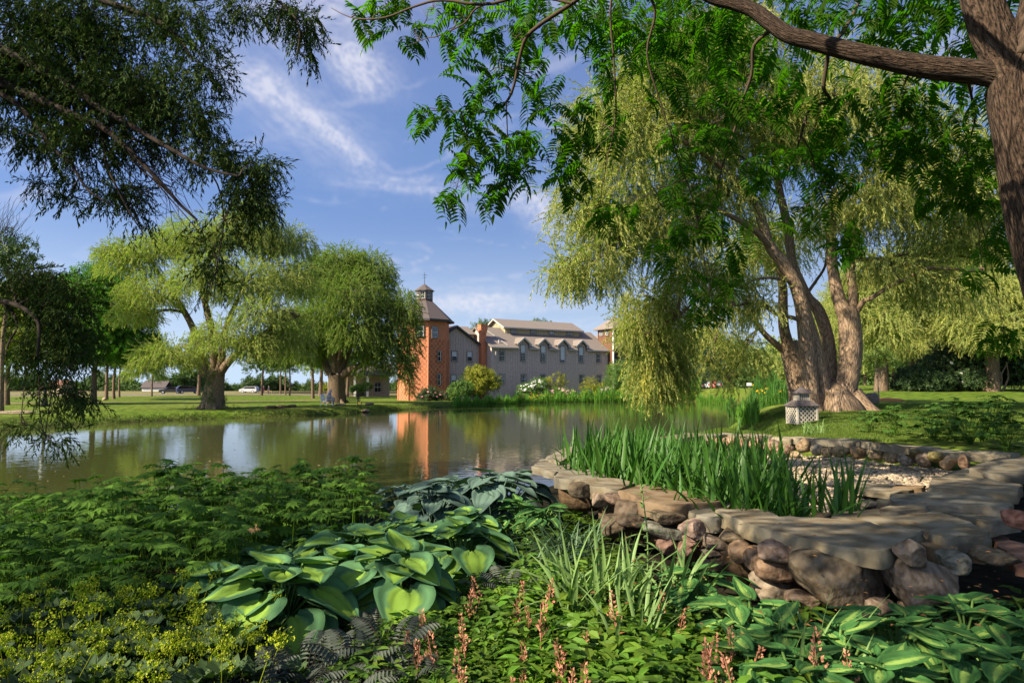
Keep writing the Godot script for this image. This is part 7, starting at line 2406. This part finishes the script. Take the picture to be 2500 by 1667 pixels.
func bench(label: String, where: Vector3, turn: float, m: Material) -> void:
	var o := thing("garden_bench", label, "bench", where, turn, "")
	var mb := MB.new()
	mb.bx(Vector3(-0.62, 0.40, -0.22), Vector3(0.62, 0.44, 0.22))
	part("seat", mb.done(false), m, o)
	mb = MB.new()
	for k in 17:
		var s := k / 16.0 * 2.0 - 1.0
		var h := 0.50 + 0.16 * (1.0 - s * s)
		mb.tube([Vector3(s * 0.6, 0.44, -0.20), Vector3(s * 0.6, 0.44 + h - 0.12, -0.27)], [0.014, 0.014], 5)
	var arc := []
	for k in 13:
		var s := k / 12.0 * 2.0 - 1.0
		arc.append(Vector3(s * 0.62, 0.82 + 0.16 * (1.0 - s * s), -0.27))
	mb.tube(arc, taper(13, 0.028, 0.028), 6)
	for k in 6:
		var s := k / 5.0 * 2.0 - 1.0
		mb.tube([Vector3(s * 0.5 - 0.1, 0.5, -0.21), Vector3(s * 0.5 + 0.1, 0.85, -0.27)], [0.012, 0.012], 4)
	part("backrest", mb.done(false), m, o)
	for s in [-1.0, 1.0]:
		var a := MB.new()
		a.tube(curve([Vector3(s * 0.6, 0.44, 0.2), Vector3(s * 0.62, 0.64, 0.2), Vector3(s * 0.62, 0.66, 0.0), Vector3(s * 0.6, 0.66, -0.25)]), taper(13, 0.02, 0.02), 6)
		part("armrest", a.done(false), m, o)
		for z in [-0.2, 0.2]:
			var l := MB.new()
			l.tube(curve([Vector3(s * 0.56, 0.42, z), Vector3(s * 0.58, 0.2, z * 1.05), Vector3(s * 0.62, 0.0, z * 1.25)]), taper(9, 0.026, 0.02), 6)
			part("leg", l.done(false), m, o)

func lantern() -> void:
	var o := thing("lattice_lantern", "brown two-tiered wooden garden lantern with white lattice sides beside the big willow", "lantern", foot(1955, 16.6), 0.12)
	var w := 0.245
	var h := 0.42
	var mb := MB.new()
	mb.bx(Vector3(-w + 0.02, 0.0, -w + 0.02), Vector3(w - 0.02, h, w - 0.02))
	part("core", mb.done(false), mat(lin(0.05, 0.045, 0.04), 0.9), o)
	mb = MB.new()
	for sx in [-1, 1]:
		for sz in [-1, 1]:
			mb.box(Vector3(sx * w, h / 2, sz * w), Vector3(0.022, h / 2 + 0.004, 0.022))
	part("corner_post", mb.done(false), M.lattice, o)
	for f in 4:
		var b := Basis(Vector3.UP, f * PI / 2)
		for dir in [-1.0, 1.0]:
			for k in 13:
				var c := -0.62 + k * 0.103
				# a slat along x + dir*y = c, cut to the panel
				var lo := maxf(-w, c - (h if dir > 0 else 0.0)) if dir > 0 else maxf(-w, c)
				var hi := minf(w, c) if dir > 0 else minf(w, c + h)
				if hi - lo < 0.03:
					continue
				var y0: float = (c - lo) * dir
				var y1: float = (c - hi) * dir
				var p := Vector3(lo, y0, w + (0.004 if dir > 0 else -0.004))
				var q := Vector3(hi, y1, w + (0.004 if dir > 0 else -0.004))
				var s := MB.new()
				s.box(b * ((p + q) / 2), Vector3(0.013, 0.0035, (q - p).length() / 2), b * Basis.looking_at(q - p, Vector3.BACK))
				part("slat", s.done(false), M.lattice, o)
	var hip := func(y: float, e: float, t: float, rise: float) -> ArrayMesh:
		var m := MB.new()
		var c := [Vector3(-e, y, e), Vector3(e, y, e), Vector3(e, y, -e), Vector3(-e, y, -e)]
		var d := [Vector3(-t, y + rise, t), Vector3(t, y + rise, t), Vector3(t, y + rise, -t), Vector3(-t, y + rise, -t)]
		for k in 4:
			var j := (k + 1) % 4
			m.quad(c[k], c[j], d[j], d[k])
			m.quad(c[k] - Vector3(0, 0.025, 0), c[j] - Vector3(0, 0.025, 0), c[j], c[k])
		m.quad(c[3] - Vector3(0, 0.025, 0), c[2] - Vector3(0, 0.025, 0), c[1] - Vector3(0, 0.025, 0), c[0] - Vector3(0, 0.025, 0))
		m.quad(d[0], d[1], d[2], d[3])
		return m.done(false)
	part("lower_roof", hip.call(h + 0.03, 0.30, 0.15, 0.12), M.roof_dark, o)
	mb = MB.new()
	mb.bx(Vector3(-0.12, h + 0.152, -0.12), Vector3(0.12, h + 0.33, 0.12))
	part("upper_core", mb.done(false), mat(lin(0.06, 0.05, 0.045), 0.9), o)
	for f in 4:
		var b := Basis(Vector3.UP, f * PI / 2)
		for k in 6:
			var s := MB.new()
			s.box(b * Vector3(-0.125 + k * 0.05, h + 0.24, 0.126), Vector3(0.012, 0.09, 0.006), b)
			part("slat", s.done(false), M.lattice, o)
	part("upper_roof", hip.call(h + 0.335, 0.185, 0.008, 0.15), M.roof_dark, o)

func things_around() -> void:
	bench("white ornate garden bench on the far bank with a seated person", foot(796, 56.2), PI / 2, M.white)
	bench("dark iron garden bench with a round back, seen from behind", foot(862, 57), PI + 0.25, M.iron)
	people()
	lantern()
	# black cast-iron lamp post with a flared foot
	var o := thing("lamp_post", "black cast-iron lamp post with flared base behind the dark hanging shoots", "lamp post", foot(112, 54))
	var mb := MB.new()
	mb.tube([Vector3(0, 0, 0), Vector3(0, 0.12, 0), Vector3(0, 0.2, 0), Vector3(0, 0.6, 0), Vector3(0, 0.7, 0), Vector3(0, 0.8, 0)], [0.36, 0.35, 0.25, 0.19, 0.21, 0.14], 12)
	part("base", mb.done(false), M.iron, o)
	mb = MB.new()
	mb.tube([Vector3(0, 0.8, 0), Vector3(0, 3.3, 0), Vector3(0, 3.35, 0), Vector3(0, 3.5, 0)], [0.13, 0.07, 0.12, 0.06], 12)
	part("pole", mb.done(false), M.iron, o)
	mb = MB.new()
	mb.tube([Vector3(0, 3.5, 0), Vector3(0, 3.6, 0), Vector3(0, 3.95, 0), Vector3(0, 4.05, 0)], [0.08, 0.17, 0.22, 0.12], 10)
	part("glass_globe", mb.done(false), M.blind, o)
	mb = MB.new()
	mb.tube([Vector3(0, 4.02, 0), Vector3(0, 4.08, 0), Vector3(0, 4.3, 0), Vector3(0, 4.45, 0)], [0.24, 0.22, 0.06, 0.01], 10)
	part("cap", mb.done(false), M.iron, o)
	# bird feeder post
	o = thing("garden_post", "dark carved post with a narrow arm near the second willow", "post", foot(875, 58))
	mb = MB.new()
	mb.tube([Vector3(0, 0, 0), Vector3(0, 0.5, 0), Vector3(0, 0.56, 0), Vector3(0, 0.8, 0), Vector3(0, 0.95, 0), Vector3(0, 1.02, 0)], [0.05, 0.05, 0.08, 0.075, 0.05, 0.01], 8)
	part("post", mb.done(false), M.dark_trim, o)
	mb = MB.new()
	mb.tube([Vector3(-0.16, 0.52, 0), Vector3(0.02, 0.55, 0)], [0.018, 0.03], 6)
	part("arm", mb.done(false), M.dark_trim, o)
	o = thing("garden_sign", "small yellow board on dark legs by the iron bench", "sign", foot(879, 56.5))
	mb = MB.new()
	mb.bx(Vector3(-0.12, 0.28, 0.0), Vector3(0.12, 0.44, 0.03))
	part("board", mb.done(false), mat(lin(0.5, 0.36, 0.06), 0.7), o)
	for s in [-1.0, 1.0]:
		mb = MB.new()
		mb.bx(Vector3(s * 0.16 - 0.02, 0, 0), Vector3(s * 0.16 + 0.02, 0.5, 0.03))
		part("leg", mb.done(false), M.dark_trim, o)
	# stones by the water and on the lawns
	var rocks := [[40, 40.5, 2.6, 0.28, 1.2, Color(0.40, 0.34, 0.28), "long flat pale rock at the water's edge on the far left bank"], [664, 50.5, 0.9, 0.3, 0.6, Color(0.20, 0.16, 0.12), "dark low boulder first in the row on the far bank"], [690, 51.5, 0.8, 0.3, 0.6, Color(0.22, 0.17, 0.13), "dark low boulder in the middle of the row on the far bank"], [716, 52.5, 0.9, 0.32, 0.6, Color(0.22, 0.17, 0.13), "dark low boulder nearest the bench on the far bank"], [903, 60, 1.3, 0.22, 0.7, Color(0.20, 0.17, 0.14), "flat grey rock on the lawn before the tower"], [893, 56, 0.9, 0.3, 0.6, Color(0.36, 0.29, 0.22), "pale rounded rock just past the iron bench"], [832, 56.3, 1.0, 0.26, 0.6, Color(0.18, 0.15, 0.13), "dark rock by the seated person's feet"], [258, 78, 0.5, 0.4, 0.4, Color(0.55, 0.45, 0.36), "small pale stone between two trunks on the far lawn"], [2093, 27.0, 0.62, 0.62, 0.5, Color(0.30, 0.26, 0.23), "smaller of the two grey boulders, half behind the big willow"], [2118, 27.3, 0.85, 0.62, 0.6, Color(0.29, 0.255, 0.23), "larger grey boulder on the lawn next to the staked sapling"], [1650, 90, 6.0, 0.25, 0.5, Color(0.42, 0.33, 0.24), "thin pale stone edging along the far shore"]]
	for k in rocks.size():
		var q: Array = rocks[k]
		var p := foot(q[0], q[1])
		p.y = maxf(p.y, 0.02) + q[3] * 0.28
		var r := part("boulder", rock(2000 + k, Vector3(q[2], q[3], q[4]), 3.0, 4, 0.10, q[5], 3), M.stone, self)
		r.position = p
		r.rotation.y = k * 0.4
		tag(r, q[6], "boulder", "")
	# staked sapling in its ring of mulch
	o = thing("staked_sapling", "young tree tied to a brown stake in orange mulch on the right lawn", "tree", foot(2143, 31))
	mb = MB.new()
	mb.tube([Vector3(0.02, -0.1, 0), Vector3(0, 0.9, 0), Vector3(-0.02, 1.6, 0)], [0.03, 0.025, 0.015], 6)
	part("trunk", mb.done(false), M.twig, o)
	mb = MB.new()
	mb.bx(Vector3(-0.06, -0.1, 0.05), Vector3(-0.02, 1.0, 0.09))
	part("stake", mb.done(false), M.wood, o)
	crown(o, [[Vector3(0, 1.75, 0), Vector3(0.7, 0.5, 0.6)], [Vector3(-0.3, 1.5, 0), Vector3(0.5, 0.3, 0.5)]], 160, small_sprays, M.willow_green, 2101, false, 1.0)
	var mul := rock(2102, Vector3(1.5, 0.22, 1.0), 2.2, 0, 0.12, Color(1, 1, 1), 3)
	var mo := part("mulch_ring", mul, M.mulch, self)
	mo.position = foot(2163, 31.2, 0.0)
	tag(mo, "low heap of orange bark mulch round the staked sapling", "mulch")
	# cars
	car("minivan", "silver minivan parked on the road between the two willows", foot(609, 182), PI - 0.12, Color(0.42, 0.42, 0.43), true)
	car("parked_car", "dark sedan with its nose to the left, first car left of the first willow", foot(418, 150), PI + 0.35, Color(0.035, 0.025, 0.025), false)
	car("parked_van", "dark blue minivan seen from behind, left of the first willow's trunk", foot(462, 150), 0.6, Color(0.03, 0.04, 0.09), true)
	car("parked_car", "dark sedan partly hidden by the first willow's trunk", foot(496, 156), 0.1, Color(0.02, 0.03, 0.05), false)
	var right := [[1712, Color(0.05, 0.05, 0.055), "black car nearest the grey conifer, far right lawn"], [1726, Color(0.45, 0.45, 0.46), "silver car second in the far right row"], [1740, Color(0.5, 0.08, 0.10), "red car in the far right row"], [1754, Color(0.05, 0.07, 0.07), "dark green car in the far right row"], [1766, Color(0.10, 0.18, 0.28), "blue car last in the far right row"]]
	for q in right:
		car("parked_car", q[2], foot(q[0], 128), 1.1, q[1], false, "cars parked beyond the far right pond edge")
	# small tables by the two people
	for k in 2:
		o = thing("small_table", ["small wooden table left of the person in black", "small wooden table right of the person in black"][k], "table", foot([651, 662][k], 147))
		mb = MB.new()
		mb.bx(Vector3(-0.32, 0.66, -0.3), Vector3(0.32, 0.72, 0.3))
		part("table_top", mb.done(false), mat(lin(0.45, 0.27, 0.10), 0.7), o)
		for s in [[-1, -1], [1, -1], [-1, 1], [1, 1]]:
			mb = MB.new()
			mb.bx(Vector3(s[0] * 0.27 - 0.03, 0, s[1] * 0.25 - 0.03), Vector3(s[0] * 0.27 + 0.03, 0.66, s[1] * 0.25 + 0.03))
			part("leg", mb.done(false), M.wood, o)
	o = thing("white_mailbox", "small white box on a dark post far across the right lawn", "mailbox", foot(1829, 96))
	mb = MB.new()
	mb.bx(Vector3(-0.3, 0.55, -0.2), Vector3(0.3, 0.95, 0.2))
	part("box", mb.done(false), M.white, o)
	mb = MB.new()
	mb.bx(Vector3(-0.08, -0.1, -0.05), Vector3(0.02, 0.55, 0.05))
	part("post", mb.done(false), M.wood, o)
	# a low grey house and the hedges at the end of the field
	o = thing("far_house", "low pale house with a grey roof at the field's edge, left of the parked cars", "house", foot(384, 230), 0.1)
	mb = MB.new()
	mb.bx(Vector3(-3.5, -1, -3), Vector3(3.5, 1.3, 3))
	part("wall", mb.done(false), M.white, o)
	slope(o, Vector3(-4, 1.2, 3.5), Vector3(4, 1.2, 3.5), Vector3(4, 3.4, 0), Vector3(-4, 3.4, 0), 0.2, M.roof_dark)
	slope(o, Vector3(4, 1.2, -3.5), Vector3(-4, 1.2, -3.5), Vector3(-4, 3.4, 0), Vector3(4, 3.4, 0), 0.2, M.roof_dark)
	o = thing("far_house", "small reddish farm building seen under the dark hanging shoots", "house", foot(152, 200), -0.2)
	mb = MB.new()
	mb.bx(Vector3(-2, -1, -2), Vector3(2.6, 2.0, 2))
	part("wall", mb.done(false), M.tan, o)
	slope(o, Vector3(-2.4, 1.9, 2.3), Vector3(3.0, 1.9, 2.3), Vector3(3.0, 3.3, 0), Vector3(-2.4, 3.3, 0), 0.2, M.shingle)
	slope(o, Vector3(3.0, 1.9, -2.3), Vector3(-2.4, 1.9, -2.3), Vector3(-2.4, 3.3, 0), Vector3(3.0, 3.3, 0), 0.2, M.shingle)

func treeline() -> void:
	rng.seed = 2200
	var where := [[], [], []]
	var tint := [PackedColorArray(), PackedColorArray(), PackedColorArray()]
	for k in 9000:
		var s := R(0, 1)
		var px := lerpf(-700, 1150, s)
		var d := 290.0 + 40.0 * sin(px * 0.011) + R(-6, 6)
		var hh := 4.0 + 2.5 * sin(px * 0.031) + 1.6 * sin(px * 0.083 + 1.0) + 1.2 * sin(px * 0.21)
		var p := foot(px, d) + Vector3(0, R(0, 1) * hh, 0)
		where[k % 3].append(Transform3D(Basis(Vector3(R(-1, 1), R(-1, 1), R(-1, 1)).normalized(), R(0, 6)) * R(2.2, 4.0), p))
		var tn := R(0.6, 1.1)
		tint[k % 3].push_back(Color(tn, tn, tn * 1.1))
	for k in 7000:
		var px := R(1540, 3200)
		var d := 170.0 + 20.0 * sin(px * 0.013) + R(-6, 6)
		var hh := 9.0 + 3.0 * sin(px * 0.023) + 2.0 * sin(px * 0.07)
		var p := foot(px, d) + Vector3(0, R(0, 1) * hh, 0)
		where[k % 3].append(Transform3D(Basis(Vector3(R(-1, 1), R(-1, 1), R(-1, 1)).normalized(), R(0, 6)) * R(2.5, 4.5), p))
		var tn := R(0.6, 1.1)
		tint[k % 3].push_back(Color(tn, tn, tn * 1.1))
	var o := thing("distant_treeline", "long low line of far trees and hedge along the horizon", "treeline")
	for k in 3:
		scatter("foliage", leafy_sprays[k], M.tree_green, where[k], tint[k], o)

func lawns() -> void:
	rng.seed = 2300
	var tufts := []
	for v in 3:
		var mb := MB.new()
		for k in 9:
			var a := R(0, TAU)
			var d := Vector3(cos(a) * R(0.1, 0.7), 1.0, sin(a) * R(0.1, 0.7)).normalized() * R(0.022, 0.042)
			var tone := R(0.75, 1.2)
			mb.col = Color(tone * R(0.9, 1.15), tone, tone)
			mb.leaf(Vector3(R(-.05, .05), -0.005, R(-.05, .05)), d, Vector3(-sin(a), 0, cos(a)) * 0.0035, Vector3.ZERO)
		tufts.append(mb.done())
	var where := [[], [], []]
	var tint := [PackedColorArray(), PackedColorArray(), PackedColorArray()]
	while where[0].size() < 17000:
		var d := 10.0 + 17.0 * pow(R(0, 1), 1.3)
		var px := R(1650, 2540)
		var p := foot(px, d)
		if p.y < 0.3 or Geometry2D.is_point_in_polygon(Vector2(p.x, p.z + 0.3), basin):
			continue
		for k in 3:
			var q := on(p.x + R(-.2, .2), p.z + R(-.2, .2))
			where[k].append(Transform3D(Basis(Vector3.UP, R(0, TAU)) * R(0.8, 1.4), q))
			var tn := R(0.8, 1.15)
			tint[k].push_back(Color(tn, tn, tn))
	for k in 3:
		scatter("lawn_grass", tufts[k], M.grass, where[k], tint[k], self)
	# longer grass along the far shore
	where = [[], [], []]
	tint = [PackedColorArray(), PackedColorArray(), PackedColorArray()]
	for k in 16:
		var a := pond[16 + k]
		var b := pond[17 + k]
		var n := int((b - a).length() * 36.0)
		for j in n:
			var s := a.lerp(b, R(0, 1)) + Vector2(R(-0.3, 0.9), R(-0.9, 0.3)) * (1.0 if k > 5 else 0.5)
			var p := on(s.x, s.y)
			if p.y < -0.02:
				continue
			where[j % 3].append(Transform3D(Basis(Vector3.UP, R(0, TAU)) * Basis(Vector3.RIGHT, R(-.3, .3)) * R(3.0, 6.5), p))
			var tn := R(0.7, 1.15)
			tint[j % 3].push_back(Color(tn, tn, tn))
	for k in 3:
		scatter("shore_grass", tufts[k], M.grass, where[k], tint[k], self)
	# withered leaves and twigs fallen on the slabs and into the bed
	var lf := MB.new()
	lf.leaf(Vector3(-0.015, 0, 0), Vector3(0.03, 0.002, 0), Vector3(0, 0, 0.006), Vector3(0, 0.004, 0))
	var w := []
	var t := PackedColorArray()
	for k in 420:
		var px := R(1380, 2480)
		var py := R(1120, 1560)
		var p := gp(px, py, 1.525)
		if Geometry2D.is_point_in_polygon(Vector2(p.x, p.z), basin):
			p.y = 1.245
		elif k % 3:
			p = on(p.x, p.z, 0.02)
		w.append(Transform3D(Basis(Vector3.UP, R(0, TAU)) * Basis(Vector3.RIGHT, R(-.3, .3)) * R(0.5, 1.1), p))
		t.push_back(Color(0.5, 0.22, 0.07) * R(0.4, 1.1))
	var lfm := lf.done()
	scatter("leaf_litter", lfm, M.petal, w, t, self)
	# flecks afloat on the pond
	w = []
	t = PackedColorArray()
	for k in 260:
		var p := gp(R(0, 1700), R(1000, 1180), 0.006)
		if sdist(pond, Vector2(p.x, p.z)) > -0.5:
			continue
		w.append(Transform3D(Basis(Vector3.UP, R(0, TAU)) * R(1.2, 3.5), p))
		t.push_back(Color(0.5, 0.45, 0.22) * R(0.5, 1.3))
	scatter("floating_leaves", lfm, M.petal, w, t, self)

func _ready() -> void:
	lay_out()
	set_up()
	materials()
	ground()
	barn()
	tower()
	brown_barn()
	porch_wing()
	pieces()
	treeline()
	far_trees()
	big_willow()
	hanging_willow()
	walnut()
	ico()
	stone_basin()
	far_bank()
	things_around()
	hostas()
	perennials()
	irises()
	grassy()
	low_cover()
	lawns()
